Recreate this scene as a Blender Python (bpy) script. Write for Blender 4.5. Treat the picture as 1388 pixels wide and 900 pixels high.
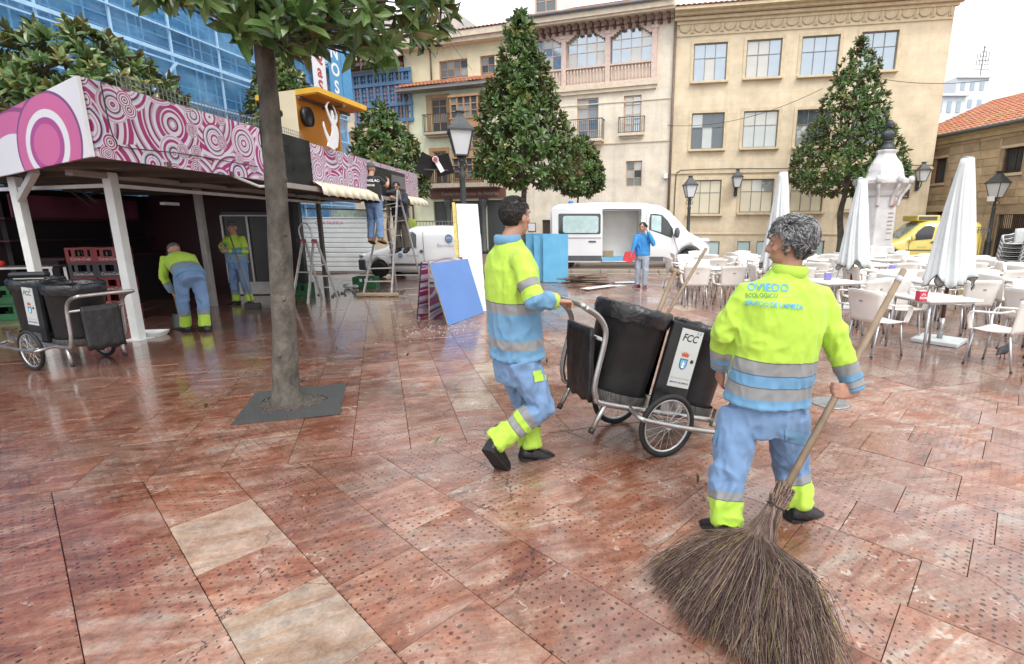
import bpy, bmesh, math, random
import numpy as np
from mathutils import Vector as V, Matrix, noise
from mathutils.bvhtree import BVHTree
R = math.radians
random.seed(7)
S = bpy.context.scene
for o in list(bpy.data.objects): bpy.data.objects.remove(o)
COL = S.collection
# ------------------------------------------------------------------ camera
F, PX, PY, HY, H = 679.0, 770.0, 450.0, 306.0, 1.62      # pixels on the 1388x900 photograph
TH = math.atan((PY - HY) / F)
cd = bpy.data.cameras.new('camera'); cam = bpy.data.objects.new('camera', cd); COL.objects.link(cam)
cam.location = (0, 0, H); cam.rotation_euler = (math.pi / 2 - TH, 0, 0)
cd.sensor_fit = 'HORIZONTAL'; cd.sensor_width = 36; cd.lens = F / 1388 * 36
cd.shift_x = (694 - PX) / 1388; cd.clip_start = .05; cd.clip_end = 800
S.camera = cam
S.render.resolution_x = 1024; S.render.resolution_y = 664
# ------------------------------------------------------------------ overcast daylight
SUN_EL, SUN_AZ = 52, 205      # high, from behind the camera's right
w = bpy.data.worlds.new('World'); S.world = w; w.use_nodes = True
nt = w.node_tree; bg = nt.nodes['Background']
sk = nt.nodes.new('ShaderNodeTexSky'); sk.sky_type = 'NISHITA'; sk.sun_disc = False
sk.sun_elevation = R(SUN_EL); sk.sun_rotation = R(SUN_AZ); sk.dust_density = 4; sk.air_density = 1
mx = nt.nodes.new('ShaderNodeMix'); mx.data_type = 'RGBA'; mx.inputs[0].default_value = .86
nt.links.new(sk.outputs[0], mx.inputs[6]); mx.inputs[7].default_value = (9.0, 9.15, 9.4, 1)
nt.links.new(mx.outputs[2], bg.inputs[0]); bg.inputs[1].default_value = .12
sd = bpy.data.lights.new('sun', 'SUN'); sd.energy = 1.1; sd.angle = R(22); sd.color = (1, .97, .92)
so = bpy.data.objects.new('sun', sd); COL.objects.link(so)
so.rotation_euler = (R(90 - SUN_EL), 0, R(25))
S.view_settings.view_transform = 'Standard'; S.view_settings.look = 'None'
S.view_settings.exposure = .9; S.view_settings.gamma = 1
S.render.engine = 'CYCLES'
# ------------------------------------------------------------------ pixel -> place helpers
def ray(x, y):
    a = (x - PX) / F; b = (PY - y) / F
    return V((a, math.cos(TH) + b * math.sin(TH), -math.sin(TH) + b * math.cos(TH)))
def G(x, y, z=0.0):
    r = ray(x, y); t = (z - H) / r.z
    return V((r.x * t, r.y * t, z))
def D(x, y, Y):
    r = ray(x, y); t = Y / r.y
    return V((r.x * t, Y, H + r.z * t))
def prj(X, Y, Z):
    z = Z - H; d = Y * math.cos(TH) - z * math.sin(TH); u = Y * math.sin(TH) + z * math.cos(TH)
    d = max(d, .05)
    return PX + F * X / d, PY - F * u / d
# ------------------------------------------------------------------ mesh builder
def rotz(a): return Matrix.Rotation(a, 3, 'Z')
class MB:
    def __init__(s): s.v = []; s.f = []; s.m = []; s.s = []
    def add(s, vs, fs, m=0, sm=False):
        b = len(s.v); s.v += [tuple(p) for p in vs]
        for f in fs: s.f.append([i + b for i in f]); s.m.append(m); s.s.append(sm)
        return s
    def quad(s, a, b, c, d, m=0): return s.add([a, b, c, d], [(0, 1, 2, 3)], m)
    def box(s, c, d, M=None, m=0):
        c = V(c); x, y, z = d[0] / 2, d[1] / 2, d[2] / 2
        vs = [V(p) for p in ((-x,-y,-z),(x,-y,-z),(x,y,-z),(-x,y,-z),(-x,-y,z),(x,-y,z),(x,y,z),(-x,y,z))]
        if M is not None: vs = [M @ p for p in vs]
        return s.add([c + p for p in vs], [(3,2,1,0),(4,5,6,7),(0,1,5,4),(1,2,6,5),(2,3,7,6),(3,0,4,7)], m)
    def bar(s, a, b, w, t=None, m=0, up=(0, 0, 1)):
        a = V(a); b = V(b); d = b - a; L = d.length
        if L < 1e-6: return s
        d /= L; u = V(up)
        if abs(d.dot(u)) > .98: u = V((0, 1, 0))
        x = d.cross(u).normalized(); z = x.cross(d)
        M = Matrix((x, d, z)).transposed()
        return s.box((a + b) / 2, (w, L, t if t else w), M, m)
    def loft(s, rings, m=0, cap=True, sm=True, closed=True):
        n = len(rings[0]); b = len(s.v)
        for r in rings: s.v += [tuple(p) for p in r]
        for i in range(len(rings) - 1):
            for j in range(n if closed else n - 1):
                k = (j + 1) % n
                s.f.append([b+i*n+j, b+i*n+k, b+(i+1)*n+k, b+(i+1)*n+j]); s.m.append(m); s.s.append(sm)
        if cap:
            s.f.append([b + j for j in reversed(range(n))]); s.m.append(m); s.s.append(False)
            s.f.append([b + (len(rings)-1)*n + j for j in range(n)]); s.m.append(m); s.s.append(False)
        return s
    def tube(s, pts, r, n=8, m=0, cap=True, sm=True, closed=False):
        pts = [V(p) for p in pts]; N = len(pts)
        rs = r if isinstance(r, (list, tuple)) else [r] * N
        rings = []; ref = None
        for i, p in enumerate(pts):
            if closed: d = pts[(i+1) % N] - pts[i-1]
            else: d = pts[min(i+1, N-1)] - pts[max(i-1, 0)]
            d = d.normalized()
            if ref is None:
                ref = V((0, 0, 1)) if abs(d.z) < .9 else V((0, 1, 0))
            x = d.cross(ref)
            if x.length < 1e-4: x = d.cross(V((1, .3, 0)))
            x.normalize(); y = x.cross(d); ref = y
            rr = rs[i]; rr = rr if isinstance(rr, tuple) else (rr, rr)
            rings.append([p + x * (rr[0]*math.cos(2*math.pi*k/n)) + y * (rr[1]*math.sin(2*math.pi*k/n)) for k in range(n)])
        if closed: rings.append(rings[0]); cap = False
        return s.loft(rings, m, cap, sm)
    def lathe(s, prof, n=16, o=(0,0,0), m=0, M=None, sm=True, cap=True):
        o = V(o); rings = []
        for (r, z) in prof:
            ring = [V((r*math.cos(2*math.pi*k/n), r*math.sin(2*math.pi*k/n), z)) for k in range(n)]
            if M is not None: ring = [M @ p for p in ring]
            rings.append([o + p for p in ring])
        return s.loft(rings, m, cap, sm)
    def prism(s, poly, f, t0, t1, m=0):      # poly of 2-D points, f(a,b,t)->3-D point
        n = len(poly); A = [f(a, b, t0) for a, b in poly]; B = [f(a, b, t1) for a, b in poly]
        fs = [tuple(range(n)), tuple(range(2*n-1, n-1, -1))] + [((j+1) % n, j, n+j, n+(j+1) % n) for j in range(n)]
        return s.add(A + B, fs, m)
    def sphere(s, c, r, n=12, k=8, m=0, M=None):
        r = r if isinstance(r, tuple) else (r, r, r); c = V(c); rings = []
        for i in range(1, k):
            a = math.pi * i / k
            ring = [V((r[0]*math.sin(a)*math.cos(2*math.pi*j/n), r[1]*math.sin(a)*math.sin(2*math.pi*j/n), -r[2]*math.cos(a))) for j in range(n)]
            rings.append([c + (M @ p if M is not None else p) for p in ring])
        return s.loft(rings, m)
    def mesh(s, name, mats, flip=True):
        me = bpy.data.meshes.new(name); me.from_pydata(s.v, [], s.f)
        for mt in (mats if isinstance(mats, (list, tuple)) else [mats]): me.materials.append(mt)
        me.polygons.foreach_set('material_index', s.m); me.polygons.foreach_set('use_smooth', s.s)
        if flip:
            bm = bmesh.new(); bm.from_mesh(me); bmesh.ops.recalc_face_normals(bm, faces=bm.faces); bm.to_mesh(me); bm.free()
        me.update(); return me
    def build(s, name, mats, parent=None, loc=None, rz=0, bev=0, flip=True):
        o = bpy.data.objects.new(name, s.mesh(name, mats, flip)); COL.objects.link(o)
        if parent: o.parent = parent
        if loc is not None: o.location = loc
        if rz: o.rotation_euler.z = rz
        if bev:
            b = o.modifiers.new('bevel', 'BEVEL'); b.width = bev; b.segments = 2; b.limit_method = 'ANGLE'; b.angle_limit = R(35)
        return o
def tag(o, label=None, cat=None, group=None, kind=None):
    if label: o['label'] = label
    if cat: o['category'] = cat
    if group: o['group'] = group
    if kind: o['kind'] = kind
    return o
def thing(name, label, cat, loc=(0,0,0), rz=0, group=None):
    o = bpy.data.objects.new(name, None); COL.objects.link(o); o.empty_display_size = .2
    o.location = loc; o.rotation_euler = (0, 0, rz)
    return tag(o, label, cat, group)
def inst(name, me, parent=None, loc=(0,0,0), rz=0, M=None):
    o = bpy.data.objects.new(name, me); COL.objects.link(o); o.parent = parent
    if M is not None: o.matrix_basis = M
    else: o.location = loc; o.rotation_euler.z = rz
    return o
def dup(root, loc, rz=None, label=None, group=None):
    r = root.copy(); COL.objects.link(r); r.location = loc
    if rz is not None: r.rotation_euler.z = rz
    if label: r['label'] = label
    if group: r['group'] = group
    for ch in list(root.children):
        c = ch.copy(); COL.objects.link(c); c.parent = r
        for g in list(ch.children):
            d = g.copy(); COL.objects.link(d); d.parent = c
    return r
def smooth_path(pts, k=6):                   # Catmull-Rom
    P = [V(p) for p in pts]; P = [P[0]*2-P[1]] + P + [P[-1]*2-P[-2]]; out = []
    for i in range(1, len(P)-2):
        for j in range(k):
            t = j / k; a, b, c, d = P[i-1], P[i], P[i+1], P[i+2]
            out.append(.5*((2*b)+(c-a)*t+(2*a-5*b+4*c-d)*t*t+(3*b-a-3*c+d)*t**3))
    out.append(P[-2]); return out
def evalmesh(o):
    bpy.context.view_layer.update()
    dg = bpy.context.evaluated_depsgraph_get()
    return bpy.data.meshes.new_from_object(o.evaluated_get(dg), depsgraph=dg)
def text_mesh(txt, size, align='CENTER', bold=0.0, shear=0, extrude=0.0, res=3):
    cu = bpy.data.curves.new('t', 'FONT'); cu.body = txt; cu.size = size; cu.align_x = align; cu.align_y = 'CENTER'
    cu.offset = bold; cu.shear = shear; cu.extrude = extrude; cu.resolution_u = res
    o = bpy.data.objects.new('t', cu); COL.objects.link(o); me = evalmesh(o)
    bpy.data.objects.remove(o); bpy.data.curves.remove(cu); return me
def frame(o, x, y):                            # 4x4 from origin and two axes
    x = V(x).normalized(); z = x.cross(V(y)).normalized(); y = z.cross(x)
    M = Matrix((x, y, z)).transposed().to_4x4(); M.translation = V(o); return M
def text(name, txt, size, M, mt, parent=None, **k):
    me = text_mesh(txt, size, **k); me.materials.clear(); me.materials.append(mt)
    return inst(name, me, parent, M=M)
# ------------------------------------------------------------------ materials
MATS = {}
def nd(nt, t, **k):
    n = nt.nodes.new('ShaderNode' + t)
    for a, b in k.items(): setattr(n, a, b)
    return n
def mat(name, col, rough=.6, metal=0.0, var=.12, scale=6, bump=.0, bscale=60, spec=.5, coat=0.0, dirt=0.0, stretch=(1,1,1), trans=0.0, alpha=1.0, world=False, rvar=.0):
    if name in MATS: return MATS[name]
    m = bpy.data.materials.new(name); m.use_nodes = True; nt = m.node_tree; b = nt.nodes['Principled BSDF']
    L = nt.links.new
    tc = nd(nt, 'TexCoord'); mp = nd(nt, 'Mapping'); mp.inputs['Scale'].default_value = stretch
    if world:
        ge = nd(nt, 'NewGeometry'); L(ge.outputs['Position'], mp.inputs[0])
    else: L(tc.outputs['Object'], mp.inputs[0])
    n1 = nd(nt, 'TexNoise'); n1.inputs['Scale'].default_value = scale; n1.inputs['Detail'].default_value = 5
    L(mp.outputs[0], n1.inputs['Vector'])
    rp = nd(nt, 'ValToRGB'); c = V(col[:3])
    rp.color_ramp.elements[0].position = .3; rp.color_ramp.elements[1].position = .7
    rp.color_ramp.elements[0].color = (*[max(0, x*(1-var)) for x in c], 1)
    rp.color_ramp.elements[1].color = (*[min(1, x*(1+var)) for x in c], 1)
    L(n1.outputs[0], rp.inputs[0]); out = rp.outputs[0]
    if dirt:
        n2 = nd(nt, 'TexNoise'); n2.inputs['Scale'].default_value = scale*.35; n2.inputs['Detail'].default_value = 8; n2.inputs['Roughness'].default_value = .7
        L(mp.outputs[0], n2.inputs['Vector'])
        r2 = nd(nt, 'MapRange'); r2.inputs[1].default_value = .5; r2.inputs[2].default_value = .75; r2.inputs[4].default_value = dirt
        L(n2.outputs[0], r2.inputs[0])
        mx = nd(nt, 'Mix', data_type='RGBA'); L(r2.outputs[0], mx.inputs[0]); L(out, mx.inputs[6])
        mx.inputs[7].default_value = (*[x*.35+.02 for x in c], 1); out = mx.outputs[2]
    L(out, b.inputs['Base Color'])
    b.inputs['Roughness'].default_value = rough; b.inputs['Metallic'].default_value = metal
    if rvar:
        r3 = nd(nt, 'MapRange'); r3.inputs[1].default_value = .3; r3.inputs[2].default_value = .7
        r3.inputs[3].default_value = max(.02, rough-rvar); r3.inputs[4].default_value = rough+rvar
        L(n1.outputs[0], r3.inputs[0]); L(r3.outputs[0], b.inputs['Roughness'])
    b.inputs['Specular IOR Level'].default_value = spec; b.inputs['Coat Weight'].default_value = coat
    b.inputs['Transmission Weight'].default_value = trans; b.inputs['Alpha'].default_value = alpha
    if bump:
        n3 = nd(nt, 'TexNoise'); n3.inputs['Scale'].default_value = bscale; n3.inputs['Detail'].default_value = 4
        L(mp.outputs[0], n3.inputs['Vector'])
        bp = nd(nt, 'Bump'); bp.inputs['Strength'].default_value = bump; bp.inputs['Distance'].default_value = .02
        L(n3.outputs[0], bp.inputs['Height']); L(bp.outputs[0], b.inputs['Normal'])
    MATS[name] = m; return m
def math_(nt, op, a, b=None, c=None):
    n = nd(nt, 'Math', operation=op)
    for i, x in enumerate((a, b, c)):
        if x is None: continue
        if isinstance(x, (int, float)): n.inputs[i].default_value = x
        else: nt.links.new(x, n.inputs[i])
    return n.outputs[0]
def ramp(nt, fac, stops, const=False):
    r = nd(nt, 'ValToRGB'); cr = r.color_ramp
    if const: cr.interpolation = 'CONSTANT'
    while len(cr.elements) < len(stops): cr.elements.new(.5)
    for e, (p, c) in zip(cr.elements, stops): e.position = p; e.color = (*c[:3], 1)
    nt.links.new(fac, r.inputs[0]); return r.outputs[0]
def mixc(nt, fac, a, b, blend='MIX'):
    n = nd(nt, 'Mix', data_type='RGBA'); n.blend_type = blend
    for s, x in ((0, fac), (6, a), (7, b)):
        if isinstance(x, (int, float)): n.inputs[s].default_value = x
        elif isinstance(x, tuple): n.inputs[s].default_value = (*x[:3], 1)
        else: nt.links.new(x, n.inputs[s])
    return n.outputs[2]
STEEL = mat('brushed_steel', (.42,.405,.39), .33, .9, .15, 12, dirt=.25)
ALU = mat('aluminium_tube', (.62,.63,.64), .35, .85, .08, 10)
BLACKP = mat('black_plastic', (.016,.017,.019), .45, 0, .35, 9, bump=.1, bscale=90)
RUBBER = mat('tyre_rubber', (.014,.014,.015), .7, 0, .3, 20)
WHITEM = mat('white_painted_metal', (.74,.75,.74), .4, 0, .06, 5, dirt=.18)
# ================================================================== ground and paving
def stone_material():
    m = bpy.data.materials.new('red_limestone'); m.use_nodes = True; nt = m.node_tree; L = nt.links.new; b = nt.nodes['Principled BSDF']
    at = nd(nt, 'Attribute', attribute_name='rnd'); sp = nd(nt, 'SeparateColor'); L(at.outputs[0], sp.inputs[0])
    ge = nd(nt, 'NewGeometry'); P = ge.outputs['Position']
    off = nd(nt, 'VectorMath', operation='MULTIPLY_ADD'); L(at.outputs[0], off.inputs[0]); off.inputs[1].default_value = (37, 23, 0); L(P, off.inputs[2])
    # veins: stretched noise, its direction shared by the courses, slightly different per slab
    rot = nd(nt, 'VectorRotate', rotation_type='Z_AXIS'); L(off.outputs[0], rot.inputs['Vector'])
    L(math_(nt, 'ADD', math_(nt, 'MULTIPLY', sp.outputs[1], .5), R(-35)), rot.inputs['Angle'])
    mp = nd(nt, 'Mapping'); L(rot.outputs[0], mp.inputs[0]); mp.inputs['Scale'].default_value = (1.0, 6.5, 1)
    n1 = nd(nt, 'TexNoise'); n1.inputs['Scale'].default_value = 1.7; n1.inputs['Detail'].default_value = 9; n1.inputs['Roughness'].default_value = .66; n1.inputs['Distortion'].default_value = .9
    L(mp.outputs[0], n1.inputs['Vector'])
    n2 = nd(nt, 'TexNoise'); n2.inputs['Scale'].default_value = 9; n2.inputs['Detail'].default_value = 8; n2.inputs['Roughness'].default_value = .72; L(off.outputs[0], n2.inputs['Vector'])
    nA = nd(nt, 'TexNoise'); nA.inputs['Scale'].default_value = 2.3; nA.inputs['Detail'].default_value = 7; nA.inputs['Roughness'].default_value = .68; nA.inputs['Distortion'].default_value = .7
    half = nd(nt, 'VectorMath', operation='MULTIPLY_ADD'); L(at.outputs[0], half.inputs[0]); half.inputs[1].default_value = (.55, .35, 0); L(P, half.inputs[2]); L(half.outputs[0], nA.inputs['Vector'])
    nC = nd(nt, 'TexNoise'); nC.inputs['Scale'].default_value = 55; nC.inputs['Detail'].default_value = 6; nC.inputs['Roughness'].default_value = .8; L(off.outputs[0], nC.inputs['Vector'])
    red = ramp(nt, n1.outputs[0], [(.28, (.075,.035,.028)), (.37, (.205,.075,.042)), (.47, (.285,.112,.062)), (.56, (.33,.155,.095)), (.64, (.365,.225,.16)), (.74, (.43,.345,.27))])
    pink = ramp(nt, n1.outputs[0], [(.28, (.15,.085,.07)), (.40, (.30,.16,.115)), (.52, (.375,.235,.18)), (.62, (.40,.31,.255)), (.75, (.46,.42,.36))])
    grey = ramp(nt, n1.outputs[0], [(.28, (.11,.08,.07)), (.42, (.24,.185,.155)), (.55, (.32,.265,.225)), (.70, (.41,.375,.325))])
    cream = ramp(nt, n1.outputs[0], [(.28, (.30,.18,.11)), (.40, (.42,.30,.20)), (.52, (.46,.385,.30)), (.64, (.43,.37,.31)), (.78, (.54,.51,.46))])
    far = nd(nt, 'SeparateXYZ'); L(P, far.inputs[0]); fy = nd(nt, 'MapRange'); L(far.outputs[1], fy.inputs[0]); fy.inputs[1].default_value = 2.2; fy.inputs[2].default_value = 5.5; fy.inputs[4].default_value = .07
    nAb = math_(nt, 'ADD', math_(nt, 'ADD', nA.outputs[0], math_(nt, 'MULTIPLY', math_(nt, 'SUBTRACT', sp.outputs[0], .45), .13)), fy.outputs[0])
    mA = nd(nt, 'MapRange'); L(nAb, mA.inputs[0]); mA.inputs[1].default_value = .42; mA.inputs[2].default_value = .62
    mB = nd(nt, 'MapRange'); L(nAb, mB.inputs[0]); mB.inputs[1].default_value = .60; mB.inputs[2].default_value = .72; mB.inputs[4].default_value = .85
    c = mixc(nt, mB.outputs[0], mixc(nt, mA.outputs[0], red, pink), grey)
    c = mixc(nt, math_(nt, 'MULTIPLY', math_(nt, 'GREATER_THAN', sp.outputs[0], .9), .72), c, cream)
    tone = nd(nt, 'MapRange'); L(sp.outputs[2], tone.inputs[0]); tone.inputs[3].default_value = .80; tone.inputs[4].default_value = 1.05
    mot = nd(nt, 'MapRange'); L(math_(nt, 'ADD', math_(nt, 'MULTIPLY', n2.outputs[0], .55), math_(nt, 'MULTIPLY', nC.outputs[0], .45)), mot.inputs[0]); mot.inputs[1].default_value = .34; mot.inputs[2].default_value = .66; mot.inputs[3].default_value = .50; mot.inputs[4].default_value = 1.48
    k = math_(nt, 'MULTIPLY', tone.outputs[0], mot.outputs[0]); kv = nd(nt, 'CombineXYZ'); [L(k, kv.inputs[i]) for i in range(3)]
    c = mixc(nt, 1.0, c, kv.outputs[0], 'MULTIPLY')
    # pale calcite veins, thin and broken
    wv = nd(nt, 'TexNoise'); wv.inputs['Scale'].default_value = 1.5; wv.inputs['Detail'].default_value = 4; wv.inputs['Distortion'].default_value = 1.6; L(rot.outputs[0], wv.inputs['Vector'])
    vein = math_(nt, 'LESS_THAN', math_(nt, 'ABSOLUTE', math_(nt, 'SUBTRACT', wv.outputs[0], .53)), math_(nt, 'MULTIPLY', math_(nt, 'SUBTRACT', n2.outputs[0], .50), .075))
    c = mixc(nt, math_(nt, 'MULTIPLY', vein, .7), c, (.48, .45, .41))
    # hammered dimples in a 38 mm lattice, worn away in places
    dr = nd(nt, 'VectorRotate', rotation_type='Z_AXIS'); L(P, dr.inputs['Vector']); dr.inputs['Angle'].default_value = R(-138)
    jit = nd(nt, 'TexNoise'); jit.inputs['Scale'].default_value = 13; L(P, jit.inputs['Vector'])
    jv = nd(nt, 'VectorMath', operation='MULTIPLY_ADD'); L(jit.outputs[1], jv.inputs[0]); jv.inputs[1].default_value = (.034, .034, 0); L(dr.outputs[0], jv.inputs[2])
    sc = nd(nt, 'VectorMath', operation='SCALE'); L(jv.outputs[0], sc.inputs[0]); sc.inputs['Scale'].default_value = 1/.041
    fr = nd(nt, 'VectorMath', operation='FRACTION'); L(sc.outputs[0], fr.inputs[0])
    sb = nd(nt, 'VectorMath', operation='SUBTRACT'); L(fr.outputs[0], sb.inputs[0]); sb.inputs[1].default_value = (.5, .5, 0)
    sx = nd(nt, 'SeparateXYZ'); L(sb.outputs[0], sx.inputs[0])
    d2 = math_(nt, 'SQRT', math_(nt, 'ADD', math_(nt, 'POWER', sx.outputs[0], 2), math_(nt, 'POWER', sx.outputs[1], 2)))
    wear = nd(nt, 'TexNoise'); wear.inputs['Scale'].default_value = 2.2; wear.inputs['Detail'].default_value = 3; L(off.outputs[0], wear.inputs['Vector'])
    wr = nd(nt, 'MapRange'); L(wear.outputs[0], wr.inputs[0]); wr.inputs[1].default_value = .36; wr.inputs[2].default_value = .54
    has = math_(nt, 'MULTIPLY', math_(nt, 'LESS_THAN', sp.outputs[0], .955), wr.outputs[0])
    flo = nd(nt, 'VectorMath', operation='FLOOR'); L(sc.outputs[0], flo.inputs[0]); wn = nd(nt, 'TexWhiteNoise', noise_dimensions='2D'); L(flo.outputs[0], wn.inputs['Vector'])
    rad = math_(nt, 'ADD', math_(nt, 'ADD', math_(nt, 'MULTIPLY', math_(nt, 'SUBTRACT', n2.outputs[0], .5), .42), .07), math_(nt, 'MULTIPLY', math_(nt, 'SUBTRACT', wn.outputs[0], .3), .16))
    dot = nd(nt, 'MapRange', interpolation_type='SMOOTHSTEP'); L(math_(nt, 'SUBTRACT', d2, rad), dot.inputs[0]); dot.inputs[1].default_value = -.03; dot.inputs[2].default_value = .07; dot.inputs[3].default_value = 1; dot.inputs[4].default_value = 0
    dm = math_(nt, 'MULTIPLY', dot.outputs[0], has)
    c = mixc(nt, math_(nt, 'MULTIPLY', dm, .85), c, (.028, .018, .015))
    ck = nd(nt, 'TexVoronoi', feature='DISTANCE_TO_EDGE'); ck.inputs['Scale'].default_value = 1.15; ckv = nd(nt, 'VectorMath', operation='MULTIPLY_ADD'); L(nA.outputs[1], ckv.inputs[0]); ckv.inputs[1].default_value = (.35,.35,0); L(P, ckv.inputs[2]); L(ckv.outputs[0], ck.inputs['Vector'])
    crk = math_(nt, 'MULTIPLY', math_(nt, 'LESS_THAN', ck.outputs['Distance'], .0035), math_(nt, 'GREATER_THAN', wear.outputs[0], .5))
    c = mixc(nt, math_(nt, 'MULTIPLY', crk, .7), c, (.03,.02,.018))
    # damp: low roughness with puddled patches, wetter towards the stall on the left
    wp = nd(nt, 'TexNoise'); wp.inputs['Scale'].default_value = .8; wp.inputs['Detail'].default_value = 7; wp.inputs['Roughness'].default_value = .68; L(P, wp.inputs['Vector'])
    px = nd(nt, 'SeparateXYZ'); L(P, px.inputs[0])
    lft = nd(nt, 'MapRange'); L(px.outputs[0], lft.inputs[0]); lft.inputs[1].default_value = -1.2; lft.inputs[2].default_value = -5.5; lft.inputs[3].default_value = 0; lft.inputs[4].default_value = .2
    wet = nd(nt, 'MapRange'); L(math_(nt, 'ADD', wp.outputs[0], lft.outputs[0]), wet.inputs[0]); wet.inputs[1].default_value = .40; wet.inputs[2].default_value = .58
    rr = math_(nt, 'ADD', nd_map(nt, wet.outputs[0], .46, .22), math_(nt, 'MULTIPLY', math_(nt, 'SUBTRACT', n2.outputs[0], .5), .34))
    L(rr, b.inputs['Roughness'])
    sat = nd(nt, 'HueSaturation'); sat.inputs['Saturation'].default_value = 1.0
    c = mixc(nt, math_(nt, 'MULTIPLY', wet.outputs[0], .8), c, mixc(nt, 1.0, c, (.60, .44, .37), 'MULTIPLY'))
    cw = math_(nt, 'MULTIPLY', wet.outputs[0], math_(nt, 'SUBTRACT', 1.0, math_(nt, 'MULTIPLY', dm, .6))); L(cw, b.inputs['Coat Weight']); b.inputs['Coat IOR'].default_value = 1.36; b.inputs['Coat Roughness'].default_value = .09
    cbp = nd(nt, 'Bump'); cbp.inputs['Strength'].default_value = .12; cbp.inputs['Distance'].default_value = .006; L(n2.outputs[0], cbp.inputs['Height']); L(cbp.outputs[0], b.inputs['Coat Normal'])
    L(c, b.inputs['Base Color'])
    hgt = math_(nt, 'SUBTRACT', math_(nt, 'MULTIPLY', n2.outputs[0], .5), math_(nt, 'MULTIPLY', dm, .8))
    bp = nd(nt, 'Bump'); bp.inputs['Strength'].default_value = .45; bp.inputs['Distance'].default_value = .008; L(hgt, bp.inputs['Height']); L(bp.outputs[0], b.inputs['Normal'])
    b.inputs['Specular IOR Level'].default_value = .5
    return m
def nd_map(nt, v, a, b):
    n = nd(nt, 'MapRange'); nt.links.new(v, n.inputs[0]); n.inputs[3].default_value = a; n.inputs[4].default_value = b; return n.outputs[0]
STONE = stone_material()
MORTAR = mat('wet_mortar', (.085,.06,.05), .55, 0, .3, 9, bump=.3, world=True)
ASPH = mat('wet_asphalt', (.062,.062,.06), .55, 0, .75, 130, bump=.8, bscale=260, world=True)
PLAIN = mat('far_paving', (.24,.155,.125), .35, 0, .25, 1.2, bump=.1, bscale=20, world=True)
g = MB(); g.quad((-300,-60,-.05),(300,-60,-.05),(300,500,-.05),(-300,500,-.05))
tag(g.build('ground', MORTAR), kind='structure')
BA = R(16.4); BP = V((-.91, 3.53)); BN = V((-math.sin(BA), math.cos(BA)))          # border between the two laying directions
def clip(poly, p, n):                                  # keep side n.(q-p)>=0
    out = []
    for i in range(len(poly)):
        a = poly[i]; b = poly[(i+1) % len(poly)]; da = n.dot(a-p); db = n.dot(b-p)
        if da >= 0: out.append(a)
        if (da < 0) != (db < 0): out.append(a + (b-a)*(da/(da-db)))
    return out
rs = random.Random(11)
SLABS = []                                            # (poly, rnd)
def lay(ang, v0, pitch, klo, khi, ulo, uhi, keep, joints, creams):
    u = V((math.cos(ang), math.sin(ang))); v = V((math.sin(ang), -math.cos(ang)))
    if v.x < 0: v = -v
    for k in range(klo, khi):
        js = sorted(q for kk, q in joints if kk == k); cuts = []
        t = ulo + rs.random()*.6
        while t < uhi:
            near = [q for q in js if abs(q-t) < .3]
            if not near: cuts.append(t)
            t += rs.choice((.4, .45, .55, .6, .7, .8))
        cuts = sorted(cuts + js)
        va, vb = v0 + k*pitch + .0013, v0 + (k+1)*pitch - .0013
        for a, b in zip(cuts, cuts[1:]):
            a += .0013; b -= .0013
            poly = clip([u*a+v*va, u*b+v*va, u*b+v*vb, u*a+v*vb], BP + BN*.004*keep, BN*keep)
            if len(poly) < 3: continue
            c = sum(poly, V((0, 0)))/len(poly)
            tone = rs.random()*.9 if rs.random() < .996 else .93
            for q in creams:
                if all((V(q)-c).dot(w) < h for w, h in ((u, (b-a)/2), (-u, (b-a)/2), (v, pitch/2), (-v, pitch/2))): tone = .93 if q[0] > -1.0 else .97
            SLABS.append((poly, (tone, rs.random(), rs.random()), c))
U1 = V((math.cos(R(138)), math.sin(R(138)))); W1 = V((.669, .743))
def jl(lst): return [(k, U1.dot(G(x, y).xy)) for k, x, y in lst]
J = jl([(0,288,695),(0,329,754),(0,368,813),(0,492,883),(1,460,738),(1,508,768),(2,522,665),(2,657,757),(2,715,792),(3,676,675),(3,847,771),(3,638,654),(7,1201,717),(5,1220,852)])
lay(R(138), .366, .405, -14, 26, -9, 9, -1, J, [G(405,845).xy, G(310,725).xy])
lay(R(110.3), .106, .41, -46, 74, -9, 24, 1, [], [G(662,499).xy, G(640,540).xy, G(1320,505).xy, G(1180,500).xy])
def vis(s):
    poly, r, c = s
    if c.y < .4: return 0
    x, y = prj(c.x, c.y, 0)
    if not (-60 < x < 1450 and y < 960): return 0
    P = [prj(p.x, max(p.y, .9), 0) for p in poly]
    return abs(sum(P[i][0]*P[(i+1)%len(P)][1]-P[(i+1)%len(P)][0]*P[i][1] for i in range(len(P))))/2
SLABS = [s for s in SLABS if -22 < s[2].x < 26 and -2.5 < s[2].y < 17.2]
SLABS.sort(key=vis, reverse=True)
def slab_geo(mb, poly, seed):
    rr = random.Random(seed); n = len(poly); h = rr.uniform(-.0018, .0018); c = sum(poly, V((0,0)))/n
    tl = V((rr.uniform(-.002,.002), rr.uniform(-.002,.002)))
    z = lambda p: h + tl.dot(p-c)
    top = [c+(p-c)*(1-.0022/max(.05,(p-c).length)) for p in poly]
    rings = [[(p.x, p.y, -.04) for p in poly], [(p.x, p.y, z(p)-.003) for p in poly], [(p.x, p.y, z(p)) for p in top]]
    b = len(mb.v)
    for r_ in rings: mb.v += r_
    for i in range(2):
        for j in range(n): mb.f.append([b+i*n+j, b+i*n+(j+1)%n, b+(i+1)*n+(j+1)%n, b+(i+1)*n+j]); mb.m.append(0); mb.s.append(False)
    mb.f.append([b+2*n+j for j in range(n)]); mb.m.append(0); mb.s.append(False)
    return 3*n
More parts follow.
